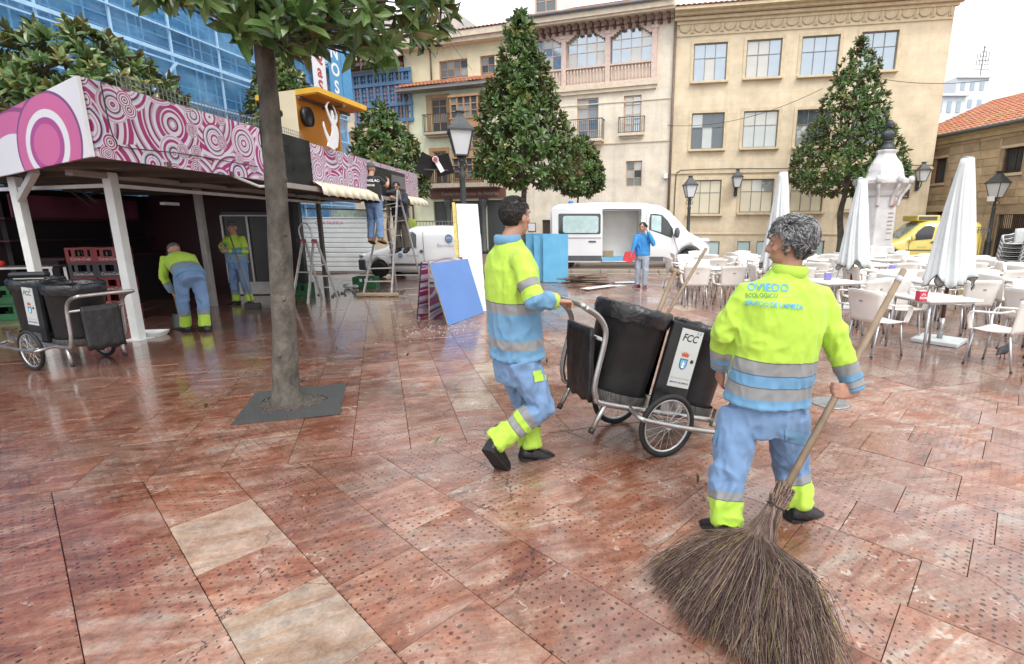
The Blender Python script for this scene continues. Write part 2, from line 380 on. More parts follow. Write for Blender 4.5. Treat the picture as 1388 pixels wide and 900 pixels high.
paving = bpy.data.objects.new('plaza_paving', None); COL.objects.link(paving); tag(paving, 'red limestone slab paving of the wet plaza', kind='structure')
def set_rnd(me, cols):
    a = me.color_attributes.new('rnd', 'FLOAT_COLOR', 'POINT'); a.data.foreach_set('color', np.array(cols, dtype=np.float32).ravel())
for i, (poly, r, c) in enumerate(SLABS[:300]):
    mb = MB(); n = slab_geo(mb, poly, i); o = mb.build('paving_slab', STONE, paving); set_rnd(o.data, [(*r, 1)]*n)
mb = MB(); cols = []
for i, (poly, r, c) in enumerate(SLABS[300:]): cols += [(*r, 1)]*slab_geo(mb, poly, 1000+i)
o = mb.build('far_paving_slabs', STONE, paving); set_rnd(o.data, cols); tag(o, kind='stuff')
# raised pavement and kerb behind the plaza, asphalt beyond
m = MB(); m.box((3.6, 21.3, .05), (13.0, 7.6, .1)); m.box((-11,23.5,-.0),(16,11.9,.045))
m.box((18,22.6,.0),(15.7,10,.05))
tag(m.build('pavement', PLAIN), kind='structure')
KERB = mat('kerb_stone', (.34,.29,.24), .5, 0, .2, 3, bump=.3, bscale=30, dirt=.4, world=True)
kr = bpy.data.objects.new('kerb', None); COL.objects.link(kr); tag(kr, 'low stone kerb in front of the large white van', kind='structure')
for i in range(13):
    k = MB(); k.box((-2.4+i*1.0, 17.36, .065+.004*math.sin(i*2.1)), (.985, .26, .15)); k.build('kerb_stone', KERB, kr, bev=.015)
    if i % 2 == 0:
        k = MB(); k.box((-1.9+i*1.0, 17.1, .012), (1.97, .24, .05)); k.build('kerb_step', KERB, kr, bev=.01)
# tree pit patch
PIT = [G(312,577), G(345,533), G(470,520), G(462,562)]
pc = sum(PIT, V())/4
rp_ = random.Random(3); edge = []
for i in range(4):
    a, b = PIT[i], PIT[(i+1)%4]
    for j in range(9):
        p = a.lerp(b, j/9); n_ = (p-pc).normalized(); edge.append(p + n_*rp_.uniform(-.012,.006))
hole = [V((-2.585,4.43,0)) + V((.27*math.cos(t)*(1+.2*math.sin(3*t)), .26*math.sin(t)*(1+.18*math.cos(2*t)), 0)) for t in [2*math.pi*i/36+2.9 for i in range(36)]]
hole = [min(hole, key=lambda h: ((h-V((-2.585,4.43,0))).normalized()-(e-V((-2.585,4.43,0))).normalized()).length) for e in edge]
m = MB(); m.loft([[p+V((0,0,.004)) for p in edge], [p.lerp(pc,.02)+V((0,0,.013)) for p in edge], [p+V((0,0,.012)) for p in hole], [p+V((0,0,.002)) for p in hole]], cap=False, sm=False)
tag(m.build('tree_pit_patch', ASPH, flip=True), 'square of dark asphalt laid round the street tree trunk', 'tree pit', kind=None)
m = MB(); m.lathe([(.34,.0022),(.25,.008),(.12,.015)], 20, (-2.585,4.43,0))
rg = random.Random(5)
for i in range(150):
    a = rg.uniform(0,6.28); r_ = rg.uniform(.12,.28); s_ = rg.uniform(.006,.016)
    m.sphere((-2.585+r_*math.cos(a), 4.43+r_*math.sin(a), .012), (s_, s_*1.3, s_*.7), 6, 4)
tag(m.build('tree_pit_gravel', mat('pit_gravel', (.075,.062,.05), .7, 0, .5, 40, bump=.5)), 'loose gravel and soil in the hole round the trunk', 'gravel', kind='stuff')
# iron drain cover beside the sweeper
m = MB(); m.lathe([(.17,.001),(.17,.007),(.15,.009),(.13,.006),(0.001,.006)], 28)
dc = m.build('drain_cover', mat('drain_iron', (.3,.31,.31), .35, .6, .2, 20), loc=G(1125,546)); tag(dc, 'round grey metal drain cover set in the red paving', 'drain cover')
# ================================================================== buildings round the square
class Facade:
    def __init__(s, O, e, name, label):
        s.O = V((O[0], O[1], 0)); s.e = V((e[0], e[1], 0)).normalized(); s.n = V((s.e.y, -s.e.x, 0))
        s.t = thing(name, label, 'building', s.O, math.atan2(s.e.y, s.e.x))
    def fp(s, x, y, off=0.0):                     # pixel -> (u, z) on the facade plane
        r = ray(x, y); o = V((0, 0, H)); t = (s.O + s.n*off - o).dot(s.n)/r.dot(s.n); p = o + r*t
        return (p - s.O).dot(s.e), p.z
    def rect(s, x0, y0, x1, y1, off=0.0):
        ym = (y0+y1)/2; xm = (x0+x1)/2
        return s.fp(x0, ym, off)[0], s.fp(x1, ym, off)[0], s.fp(xm, y1, off)[1], s.fp(xm, y0, off)[1]
def wall_holes(t, u0, u1, z0, z1, holes, mt, depth=.22, name='wall', back=None, y=0):
    us = sorted({u0, u1, *[max(u0, min(u1, q)) for h in holes for q in h[:2]]}); zs = sorted({z0, z1, *[max(z0, min(z1, q)) for h in holes for q in h[2:]]})
    m = MB()
    for a, b in zip(us, us[1:]):
        for c, d in zip(zs, zs[1:]):
            if any(h[0] <= (a+b)/2 <= h[1] and h[2] <= (c+d)/2 <= h[3] for h in holes): continue
            m.quad((a,y,c),(b,y,c),(b,y,d),(a,y,d))
    for a, b, c, d in holes:
        m.quad((a,y,c),(a,y,d),(a,y+depth,d),(a,y+depth,c)); m.quad((b,y,d),(b,y,c),(b,y+depth,c),(b,y+depth,d))
        m.quad((a,y,c),(a,y+depth,c),(b,y+depth,c),(b,y,c)); m.quad((a,y,d),(b,y,d),(b,y+depth,d),(a,y+depth,d))
    B = back or 7
    m.quad((u0,y,z0),(u0,B,z0),(u0,B,z1),(u0,y,z1)); m.quad((u1,y,z0),(u1,y,z1),(u1,B,z1),(u1,B,z0))
    m.quad((u0,B,z0),(u1,B,z0),(u1,B,z1),(u0,B,z1))
    return m.build(name, mt, t, flip=False)
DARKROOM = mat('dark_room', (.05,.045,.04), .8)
def window(t, r, cols, rows, fm, gms, yb=.12, fw=.05, mid=None, sill=None, split=None, seed=0, curtain=None):
    u0, u1, z0, z1 = r; rr = random.Random(seed*17+int(u0*31)+int(z0*7)); m = MB(); q = .05
    for c, d in (((u0+fw/2, (z0+z1)/2), (fw, z1-z0)), ((u1-fw/2, (z0+z1)/2), (fw, z1-z0)), (((u0+u1)/2, z0+fw/2), (u1-u0-2*fw, fw)), (((u0+u1)/2, z1-fw/2), (u1-u0-2*fw, fw))):
        m.box((c[0], yb, c[1]), (d[0], q, d[1]))
    xs = [u0+fw+(u1-u0-2*fw)*i/cols for i in range(cols+1)]
    zs = split and [z0+fw+(z1-z0-2*fw)*k for k in [0]+split+[1]] or [z0+fw+(z1-z0-2*fw)*i/rows for i in range(rows+1)]
    b = fw*.6
    for x in xs[1:-1]: m.box((x, yb, (z0+z1)/2), (b, q*.8, z1-z0-2*fw))
    for z in zs[1:-1]:
        for xa, xb in zip(xs, xs[1:]): m.box(((xa+xb)/2, yb+.002, z), (xb-xa-b, q*.7, b))
    w_ = m.build('window', fm, t)
    for xa, xb in zip(xs, xs[1:]):
        for za, zb in zip(zs, zs[1:]):
            p = MB(); p.box((0,0,0), (xb-xa-.004, .012, zb-za-.004)); g_ = rr.choice(gms)
            o = p.build('pane', g_, w_, loc=((xa+xb)/2, yb+.012, (za+zb)/2)); o.rotation_euler = (rr.uniform(-.012,.012), 0, rr.uniform(-.012,.012))
    if curtain:
        cu = MB(); cu.box(((u0+u1)/2, yb+.09, (z0+z1)/2), (u1-u0-.01, .02, z1-z0-.01)); cu.build('blind', curtain, w_)
    if sill:
        s_ = MB(); s_.box(((u0+u1)/2, -.07, z0-.06), (u1-u0+.24, .26, .1)); s_.build('sill', sill, w_, bev=.01)
    return w_
def glass(name, col, metal, rough=.06):
    return mat(name, col, rough, metal, .05, 2, spec=.9)
GSKY = glass('glass_sky', (.36,.41,.45), .7); GPALE = glass('glass_pale', (.42,.44,.42), .45); GDARK = glass('glass_dark', (.10,.12,.13), .25)
GBLIND = glass('glass_blind', (.56,.50,.36), .15, .2); GCURT = glass('glass_curtain', (.50,.49,.45), .2, .15); GTEAL = glass('glass_frosted', (.5,.66,.66), .2, .25)
def ashlar(name, c1, c2, mort, sx, sz, bump=.25, soft=.6, rough=.85):
    if name in MATS: return MATS[name]
    m = bpy.data.materials.new(name); m.use_nodes = True; nt = m.node_tree; L = nt.links.new; b = nt.nodes['Principled BSDF']
    tc = nd(nt, 'TexCoord'); sx_ = nd(nt, 'SeparateXYZ'); L(tc.outputs['Object'], sx_.inputs[0])
    cb = nd(nt, 'CombineXYZ'); L(sx_.outputs[0], cb.inputs[0]); L(sx_.outputs[2], cb.inputs[1])
    br = nd(nt, 'TexBrick'); L(cb.outputs[0], br.inputs['Vector']); br.inputs['Scale'].default_value = 1
    br.inputs['Brick Width'].default_value = sx; br.inputs['Row Height'].default_value = sz; br.inputs['Mortar Size'].default_value = .008; br.inputs['Mortar Smooth'].default_value = .3
    br.inputs['Color1'].default_value = (*c1, 1); br.inputs['Color2'].default_value = (*c2, 1); br.inputs['Mortar'].default_value = (*mort, 1)
    n = nd(nt, 'TexNoise'); n.inputs['Scale'].default_value = 1.1; n.inputs['Detail'].default_value = 8; n.inputs['Roughness'].default_value = .65; L(tc.outputs['Object'], n.inputs['Vector'])
    k = nd(nt, 'MapRange'); L(n.outputs[0], k.inputs[0]); k.inputs[1].default_value = .3; k.inputs[2].default_value = .7; k.inputs[3].default_value = .8; k.inputs[4].default_value = 1.15
    kv = nd(nt, 'CombineXYZ'); [L(k.outputs[0], kv.inputs[i]) for i in range(3)]
    c = mixc(nt, 1.0, br.outputs[0], kv.outputs[0], 'MULTIPLY')
    # rain streaks
    mp = nd(nt, 'Mapping'); mp.inputs['Scale'].default_value = (2.2, 2.2, .12); L(tc.outputs['Object'], mp.inputs[0])
    n2 = nd(nt, 'TexNoise'); n2.inputs['Scale'].default_value = 1.5; n2.inputs['Detail'].default_value = 6; L(mp.outputs[0], n2.inputs['Vector'])
    k2 = nd(nt, 'MapRange'); L(n2.outputs[0], k2.inputs[0]); k2.inputs[1].default_value = .52; k2.inputs[2].default_value = .8; k2.inputs[4].default_value = .35
    c = mixc(nt, k2.outputs[0], c, tuple(x*.55 for x in c1))
    L(c, b.inputs['Base Color']); b.inputs['Roughness'].default_value = rough
    n3 = nd(nt, 'TexNoise'); n3.inputs['Scale'].default_value = 30; n3.inputs['Detail'].default_value = 4; L(tc.outputs['Object'], n3.inputs['Vector'])
    h_ = math_(nt, 'SUBTRACT', math_(nt, 'MULTIPLY', n3.outputs[0], .4), br.outputs['Fac'])
    bp = nd(nt, 'Bump'); bp.inputs['Strength'].default_value = bump; bp.inputs['Distance'].default_value = .02; L(h_, bp.inputs['Height']); L(bp.outputs[0], b.inputs['Normal'])
    MATS[name] = m; return m
SAND = ashlar('sandstone_ashlar', (.68,.565,.395), (.70,.59,.425), (.63,.515,.355), 1.15, .44)
CREAM = ashlar('cream_ashlar', (.74,.655,.53), (.76,.685,.56), (.68,.595,.475), .8, .4)
SANDTRIM = mat('sandstone_trim', (.62,.51,.34), .85, 0, .12, 4, bump=.2, bscale=30)
CREAMTRIM = mat('cream_trim', (.66,.56,.43), .8, 0, .12, 4, bump=.2, bscale=30)
PIPE = mat('drainpipe_paint', (.17,.12,.09), .5, 0, .2, 5)
GREYFR = mat('grey_window_frame', (.20,.185,.17), .5, 0, .1, 8)
CABLE = mat('cable_black', (.03,.03,.03), .6)
def roof_mat():
    m = bpy.data.materials.new('clay_roof_tile'); m.use_nodes = True; nt = m.node_tree; L = nt.links.new; b = nt.nodes['Principled BSDF']
    tc = nd(nt, 'TexCoord'); n = nd(nt, 'TexNoise'); n.inputs['Scale'].default_value = 3.2; n.inputs['Detail'].default_value = 6; n.inputs['Roughness'].default_value = .8; L(tc.outputs['Object'], n.inputs['Vector'])
    v = nd(nt, 'TexVoronoi'); v.inputs['Scale'].default_value = 4.5; L(tc.outputs['Object'], v.inputs['Vector'])
    c = ramp(nt, n.outputs[0], [(.3, (.26,.10,.05)), (.5, (.43,.18,.10)), (.7, (.52,.27,.17))])
    c2 = mixc(nt, .3, c, v.outputs['Color'], 'SOFT_LIGHT'); L(c2, b.inputs['Base Color']); b.inputs['Roughness'].default_value = .8
    return m
TILE = roof_mat()
def tiled_roof(t, u0, u1, y0, z0, y1, z1, name='roof', dx=.24, ny=14, mt=None, over=.35):
    m = MB(); nx = max(2, int((u1-u0)/dx)); prof = []
    d = V((0, y1-y0, z1-z0)); nrm = V((0, -(z1-z0), y1-y0)).normalized()
    L_ = d.length; ny = max(3, int(L_/.42)); step = .035
    xs = []
    for i in range(nx*4+1):
        a = i/4; xs.append((u0+(u1-u0)*a/nx, .045*abs(math.sin(math.pi*a)) if True else 0))
    for j in range(ny):
        r0 = [V((x, y0, z0)) + d*(j/ny) + nrm*(h+step) for x, h in xs]; r1 = [V((x, y0, z0)) + d*((j+1.06)/ny) + nrm*h for x, h in xs]
        lip = [p - nrm*step for p in r0]
        m.loft([lip, r0, r1], cap=False, sm=False, closed=False)
    return m.build(name, mt or TILE, t, flip=False)
def ubox(m, u0, u1, z0, z1, y0, y1): return m.box(((u0+u1)/2, (y0+y1)/2, (z0+z1)/2), (u1-u0, y1-y0, z1-z0))
# ---------------------------------------------------------------- large sandstone office building
RB = Facade((5.25, 27), (.982, -.186), 'sandstone_building', 'plain tan sandstone building with rows of grey-framed six-pane windows'); t = RB.t
WR = 12.15; ztop = RB.fp(1080, 6)[1]
wins = [RB.rect(*a) for a in ((940,58,985,110),(1011.5,53,1059,105),(1086,48,1137,102),(1166,42,1216,96),(937,153,981,202),(1007,150,1054,200),(1079,148,1125,198.5),(1155,146,1203,196),(934,244,977,290),(1003,242.5,1048,288),(1071,241,1116,287),(1142,239,1189,285))]
bas = [RB.rect(*a) for a in ((949,327,975,347),(999,327,1016.5,347),(1025,327,1043,347),(1074,327,1090,347),(1098,326,1117,347),(1146,326,1166,347),(1174,326,1194,347))]
wall_holes(t, 0, WR, 0, ztop, wins + bas, SAND, .16)
ct = [[GSKY,GSKY,GCURT],[GSKY,GCURT],[GSKY],[GSKY],[GSKY,GDARK,GDARK,GPALE],[GPALE,GCURT],[GPALE,GDARK],[GDARK],[GBLIND],[GBLIND,GPALE,GCURT],[GBLIND],[GBLIND]]
for i, r in enumerate(wins): window(t, r, 3, 2, GREYFR, ct[i], .1, .05, split=[.62] if i < 8 else [.64], sill=SANDTRIM, seed=i)
for i, r in enumerate(bas): window(t, r, 1, 1, GREYFR, [GTEAL], .08, .04, seed=40+i)
for i, r in enumerate(wins):           # thin raised surrounds
    s_ = MB(); u0, u1, z0, z1 = r
    ubox(s_, u0-.14, u0-.003, z0, z1+.14, -.03, .05); ubox(s_, u1+.003, u1+.14, z0, z1+.14, -.03, .05); ubox(s_, u0-.003, u1+.003, z1+.003, z1+.14, -.03, .05)
    s_.build('window_surround', SANDTRIM, t)
zb = RB.fp(1000, 233)[1]; m = MB(); ubox(m, -.02, WR+.02, zb-.05, zb+.05, -.07, .03); m.build('string_course', SANDTRIM, t)
zc = RB.fp(1000, 317)[1]; m = MB(); ubox(m, -.02, WR+.02, zc-.03, zc+.02, -.05, .03); m.build('plinth_band', SANDTRIM, t)
zf0, zf1 = RB.fp(1080, 38)[1], RB.fp(1080, 15)[1]
m = MB(); ubox(m, .05, WR-.05, zf0-.06, zf0, -.06, .03); ubox(m, .05, WR-.05, zf1, zf1+.07, -.08, .03); m.build('frieze_moulding', SANDTRIM, t)
md = MB(); md.lathe([(.27,0),(.27,.05),(.22,.08),(.17,.05),(.1,.06),(.001,.07)], 18, M=Matrix.Rotation(R(90), 3, 'X')); md = md.mesh('medallion', SANDTRIM)
tg = MB(); ubox(tg, -.09, .09, -.3, .3, -.05, .02); ubox(tg, -.035, .035, -.28, .28, -.08, -.05); tg = tg.mesh('triglyph', SANDTRIM)
for i in range(17):
    inst('medallion', md, t, (.45+i*.70, -.002, (zf0+zf1)/2)); 
    if i % 1 == 0: inst('triglyph', tg, t, (.45+i*.70+.35, 0, (zf0+zf1)/2))
m = MB()
for k, (a, b) in enumerate(((.12, .0), (.28, .14), (.5, .3), (.8, .42))): ubox(m, -.05, WR+a, ztop-.55+b, ztop-.55+b+.13, -a, .05)
m.build('cornice', SANDTRIM, t)
tiled_roof(t, -.05, WR+.75, -.85, ztop+.0, 4, ztop+1.7)
m = MB(); m.tube([(0, -.1, ztop-.3), (0, -.1, .1)], .065, 8); m.tube([(0,-.1,ztop-.3),(0,-.45,ztop-.02)], .07, 8); m.build('drainpipe', PIPE, t)
zz = zb+.13; m = MB(); m.tube(smooth_path([(.3,-.06,.9),(.32,-.06,zz-.5),(.45,-.08,zz-.08),(.9,-.08,zz),(3,-.08,zz+.02),(6,-.08,zz-.03),(9,-.08,zz+.03),(WR,-.08,zz)]), .022, 5); m.build('facade_cable', CABLE, t)
m = MB(); u_, z_ = RB.fp(902, 238); ubox(m, u_-.1, u_+.12, z_-.15, z_+.12, -.16, -.01); m.build('junction_box', WHITEM, t)
u_, z_ = RB.fp(1220, 263); m = MB(); ubox(m, u_-.38, u_+.38, z_-.2, z_+.2, -.06, -.01); o = m.build('street_plaque', mat('plaque_dark', (.07,.05,.035), .4, 0, .3, 10), t)
m = MB(); [ubox(m, u_-.3, u_+.3-(i%2)*.12, z_+.11-i*.12, z_+.15-i*.12, -.066, -.062) for i in range(3)]; m.build('plaque_lettering', mat('plaque_letters', (.4,.33,.22), .6), o)
# ---------------------------------------------------------------- cream stone house with glazed gallery
MA = Facade((5.25-.947*8.6, 27+.32*8.6), (.947, -.32), 'cream_stone_house', 'cream stone house with arcaded glazed gallery, balustrade and small iron balconies'); t = MA.t
WM = 8.55; cz = MA.fp(820, 32)[1]
WOOD = mat('pale_brown_joinery', (.50,.36,.27), .6, 0, .15, 8, stretch=(1,1,.2)); WOOD2 = mat('rose_timber', (.64,.49,.42), .6, 0, .12, 6)
gal = [MA.rect(767,44,823,92), MA.rect(826,36,885,86), MA.rect(708,52,763,98)]
bw = [MA.rect(782,133,811,190), MA.rect(845,129,869,180), MA.rect(718,138,744,194)]
lw = [MA.rect(848,218,870,253), MA.rect(793,220,808,256), MA.rect(735,224,752,258)]
dr = [MA.rect(735,298,760,345)]
wall_holes(t, 0, WM, 0, cz, gal + bw + lw + dr, CREAM, .2)
for i, r in enumerate(gal): window(t, r, 4, 3, WOOD2, [GSKY, GSKY, GPALE, GCURT], .12, .06, split=[.45,.72], seed=60+i)
for i, r in enumerate(bw): window(t, r, 2, 4, WOOD, [GSKY, GPALE, GCURT], .12, .07, split=[.22,.5,.78], seed=70+i)
for i, r in enumerate(lw): window(t, r, 2, 3, WOOD, [GPALE, GDARK, GCURT], .12, .06, seed=80+i)
m = MB(); ubox(m, dr[0][0], dr[0][1], dr[0][2], dr[0][3], .1, .14); m.build('door', mat('dark_door', (.06,.04,.03), .5), t)
m = MB(); u_, z_ = MA.fp(721, 308); ubox(m, u_-.25, u_+.25, z_-.25, z_+.25, -.03, -.005); o = m.build('notice_frame', mat('notice_dark',(.08,.07,.06),.5), t)
m = MB(); ubox(m, u_-.21, u_+.21, z_-.21, z_+.21, -.04, -.03); m.build('notice_sheet', WHITEM, o)
# gallery: columns, arch brackets, balustrade, ledge
zg0, zg1 = min(r[2] for r in gal), max(r[3] for r in gal); zr = zg0 + .02; zbal = zg0 - .86
colx = [gal[2][0]-.1, (gal[2][1]+gal[0][0])/2, (gal[0][1]+gal[1][0])/2, gal[1][1]+.1]
for x in colx:
    m = MB(); ubox(m, x-.13, x+.13, zbal, zg1+.1, -.16, -.003); ubox(m, x-.17, x+.17, zg1-.25, zg1-.12, -.2, -.004); m.build('gallery_column', WOOD2, t, bev=.01)
for a, b in zip(colx, colx[1:]):
    for sgn, x in ((1, a+.13), (-1, b-.13)):
        m = MB()
        for k in range(5): ubox(m, min(x, x+sgn*(.7-.13*k)), max(x, x+sgn*(.7-.13*k)), zg1-.02-.09*k, zg1+.07-.09*k, -.12-.004*k, -.01)
        m.build('arch_bracket', WOOD2, t)
    m = MB(); ubox(m, a+.13, b-.13, zr-.06, zr+.02, -.15, -.005); ubox(m, a+.13, b-.13, zbal, zbal+.08, -.15, -.005); rail = m.build('balustrade', WOOD2, t)
    bl = MB(); bl.lathe([(.02,0),(.045,.06),(.05,.2),(.025,.32),(.03,.5),(.045,.62),(.02,.74)], 8); bl = bl.mesh('baluster', WOOD2); n_ = 12
    for k in range(n_): inst('baluster', bl, rail, (a+.13+(b-a-.26)*(k+.5)/n_, -.08, zbal+.06))
m = MB(); ubox(m, -.02, WM-.75, zbal-.25, zbal-.003, -.22, .03); ubox(m, -.02, WM-.8, zbal-.42, zbal-.253, -.14, .03); ubox(m, -.02, WM-.02, zbal-.95, zbal-.9, -.04, .03); m.build('gallery_ledge', CREAMTRIM, t)
zl = MA.fp(850, 193)[1]; m = MB(); ubox(m, -.02, WM-.02, zl-.04, zl+.03, -.05, .03); m.build('string_course', CREAMTRIM, t)
m = MB(); ubox(m, -.02, WM-.02, zg1+.12, zg1+.4, -.2, .03); m.build('gallery_beam', WOOD2, t)
mo = MB(); ubox(mo, -.07, .07, -.14, .1, -.55, 0); ubox(mo, -.06, .06, -.24, -.143, -.3, 0); mo = mo.mesh('eave_bracket', mat('dark_timber', (.14,.08,.06), .7))
for k in range(22): inst('eave_bracket', mo, t, (.2+k*.385, -.003, cz-.12))
m = MB(); ubox(m, -.02, WM+.05, cz, cz+.1, -.8, .1); ubox(m, -.02, WM+.05, cz+.103, cz+.4, -.9, .1); m.build('cornice', CREAMTRIM, t)
m = MB(); m.tube([(-.02,-1.0,cz+.42),(WM+.05,-1.0,cz+.42)], .075, 8); m.build('gutter', mat('gutter_grey', (.16,.17,.18), .5), t)
tiled_roof(t, -.02, WM+.05, -.95, cz+.42, 4.5, cz+2.7)
m = MB(); u_ = MA.fp(732, 10)[0]; ubox(m, u_-.8, u_+.9, cz+.9, cz+2.6, .8, 3); o = m.build('dormer', mat('dormer_white', (.75,.72,.68), .7), t)
window(t, (u_-.55, u_+.65, cz+1.2, cz+2.3), 2, 2, WOOD, [GDARK], .76, .06, seed=99)
IRON = mat('wrought_iron', (.035,.03,.028), .5)
def iron_balcony(t, r, d, ex, ledge):
    u0, u1, z0, z1 = r; a, b = u0-ex, u1+ex; zt = z0 + .95 if d > .3 else z0 + .75
    m = MB(); ubox(m, a, b, z0-.16, z0-.02, -d-.05, -.003); ubox(m, a+.1, b-.1, z0-.28, z0-.163, -d+.1, -.003); o = m.build('balcony', ledge, t, bev=.01)
    m = MB(); m.bar((a,-d,zt),(b,-d,zt), .035); m.bar((a,-d,z0+.02),(b,-d,z0+.02), .025)
    for q in (a, b): m.bar((q,-.01,zt),(q,-d,zt), .035)
    n = int((b-a)/.11)
    for k in range(n+1): m.bar((a+(b-a)*k/n, -d, z0-.02), (a+(b-a)*k/n, -d, zt), .016)
    for q in (a, b):
        for k in range(1, max(2, int(d/.12))): m.bar((q, -d+k*.12, z0-.02), (q, -d+k*.12, zt), .016)
    m.build('railing', IRON, o)
iron_balcony(t, bw[0], .6, .35, CREAMTRIM); iron_balcony(t, bw[1], .2, .2, CREAMTRIM); iron_balcony(t, bw[2], .6, .3, CREAMTRIM)
# ---------------------------------------------------------------- yellow-green house with timber bay
L0 = 7.3; YO = MA.O - MA.e*L0
YB = Facade((YO.x, YO.y), (.947, -.32), 'pale_green_house', 'pale yellow-green house with timber bay windows over a dark shuttered shop'); t = YB.t
YEL = mat('yellow_render', (.76,.69,.47), .85, 0, .08, 2, bump=.1, dirt=.12); GRN = mat('pale_green_render', (.68,.69,.49), .85, 0, .08, 2, bump=.1, dirt=.12)
ze = YB.fp(630, 118)[1]; zt = YB.fp(650, 55)[1]; zs1 = YB.fp(630, 255)[1]
up = [YB.rect(592,79,631,113), YB.rect(648,73,668,108)]
mid = [YB.rect(584,133,606,178), YB.rect(588,233,606,252)]
shop = [YB.rect(589,273,609,345), YB.rect(612,272,655,345), YB.rect(660,271,685,345)]
wall_holes(t, 0, L0, ze, zt, up, YEL, .2, name='upper_wall', y=.25)
wall_holes(t, 0, L0-.01, 0, ze-.003, [YB.rect(584,133,606,180), YB.rect(588,205,606,249)] + shop, GRN, .2)
TAN = mat('tan_timber', (.42,.25,.13), .6, 0, .15, 8, stretch=(1,1,.2))
for i, r in enumerate(up): window(t, r, 4 if i == 0 else 2, 3, TAN, [GPALE, GSKY, GCURT, GDARK], .37, .07, seed=100+i)
for i, r in enumerate((YB.rect(584,133,606,180), YB.rect(588,205,606,249))):
    window(t, r, 2, 4, TAN, [GDARK, GPALE], .12, .08, split=[.3,.55,.8], seed=110+i)
    iron_balcony(t, r, .45, .3, mat('balcony_stone', (.45,.38,.3), .8, dirt=.3))
    m = MB(); u0, u1, z0, z1 = r; ubox(m, u0-.25, u0-.003, z0, z1+.2, -.05, .03); ubox(m, u1+.003, u1+.2, z0, z1+.2, -.05, .03); ubox(m, u0-.003, u1+.003, z1+.003, z1+.2, -.05, .03); m.build('window_surround', TAN, t)
# bay: three storeys of small panes
ub0, ub1 = YB.fp(610, 180, .6)[0], YB.fp(648, 180, .6)[0]; bz0, bz1 = YB.fp(630, 252, .6)[1], YB.fp(630, 127, .6)[1]
bay = MB(); ubox(bay, ub0+.05, ub1-.05, bz0, bz1, -.42, -.003); bay = bay.build('bay_window', mat('bay_core', (.12,.10,.09), .6), t)
for k in range(3):
    za = bz0 + (bz1-bz0)*k/3; zb_ = bz0 + (bz1-bz0)*(k+1)/3
    m = MB(); ubox(m, ub0, ub1, za, za+.38, -.5, -.43); ubox(m, ub0-.06, ub1+.06, za+.383, za+.45, -.55, -.43); ubox(m, ub0-.08, ub1+.08, zb_-.12, zb_-.003, -.58, -.43)
    m.build('bay_panel', TAN, bay)
    m = MB()
    for i in range(5): x = ub0+.04+(ub1-ub0-.08)*i/4; ubox(m, x-.045, x+.045, za+.453, zb_-.123, -.52, -.43)
    for i in range(1, 3): z = za+.45+(zb_-za-.57)*i/3; ubox(m, ub0+.04, ub1-.04, z-.025, z+.025, -.505, -.435)
    m.build('bay_frame', TAN, bay)
    for i in range(4):
        for j in range(3):
            p = MB(); w0 = (ub1-ub0-.08)/4; h0 = (zb_-za-.57)/3; p.box((ub0+.04+w0*(i+.5), -.44, za+.45+h0*(j+.5)), (w0-.1, .02, h0-.06)); p.build('pane', random.choice([GDARK, GDARK, GPALE]), bay)
zb2 = YB.fp(640, 249)[1]; m = MB(); ubox(m, 1.4, L0-1, zb2-.25, zb2-.02, -.9, -.003); bal = m.build('long_balcony', mat('balcony_stone', (.45,.38,.3), .8), t)
m = MB(); m.bar((1.4,-.88,zb2+.9),(L0-1,-.88,zb2+.9), .05); [m.bar((1.4+k*.12,-.88,zb2-.02),(1.4+k*.12,-.88,zb2+.9), .02) for k in range(int((L0-2.4)/.12)+1)]; m.build('railing', IRON, bal)
SHUT = mat('shop_shutter', (.075,.08,.08), .5, 0, .15, 6)
zsg0, zsg1 = YB.fp(640, 269)[1], YB.fp(640, 256)[1]
m = MB(); ubox(m, shop[0][0]-.1, shop[2][1]+.1, zsg0, zsg1, -.12, -.003); sg = m.build('shop_sign', mat('brown_sign', (.16,.07,.05), .5), t)
SIGNTXT = mat('sign_letters', (.5,.42,.36), .6)
text('sign_lettering', 'Fundación Princesa de Asturias', .30, frame(((shop[0][0]+shop[2][1])/2+.2, -.127, (zsg0+zsg1)/2), (1,0,0), (0,0,1)), SIGNTXT, sg)
for r in shop:
    sh = MB(); ubox(sh, r[0], r[1], r[2], r[3], .13, .16); so_ = sh.build('shutter', SHUT, t); n_ = int((r[3]-r[2])/.16)
    sl = MB(); ubox(sl, r[0]+.02, r[1]-.02, .01, .13, .09, .128); sl = sl.mesh('shutter_slat', SHUT)
    for k in range(n_): inst('shutter_slat', sl, so_, (0, 0, r[2]+k*.16))
for x in ((shop[0][1]+shop[1][0])/2, (shop[1][1]+shop[2][0])/2):
    m = MB(); m.lathe([(.2,0),(.2,.2),(.14,.28),(.13,zsg0-.7),(.16,zsg0-.5),(.26,zsg0-.2),(.26,zsg0-.02)], 14, (x, -.1, 0)); m.build('cast_iron_column', SHUT, t)
m = MB(); ubox(m, -.05, L0+.1, ze-.1, ze+.06, -.75, .1); m.build('eave', mat('eave_grey', (.26,.25,.24), .7), t)
m = MB(); ubox(m, .0, L0, zt-.05, zt+.15, -.35, .3); ubox(m, .0, L0, zt+.153, zt+.45, -.5, .3); m.build('cornice', CREAMTRIM, t)
tiled_roof(t, -.05, L0+.1, -.8, ze+.07, .2, ze+.55, 'lower_roof'); o = tiled_roof(t, 0, L0, -.55, zt+.46, 5, zt+2.3)
m = MB(); sp_ = V((0, 5.55, 1.84)).normalized(); m.bar(V((1.9,0,zt+.75))+sp_*.2, V((1.9,0,zt+.75))+sp_*1.2, 2.6, .12); m.build('skylight', mat('skylight_glass', (.6,.63,.66), .15, .4), o)
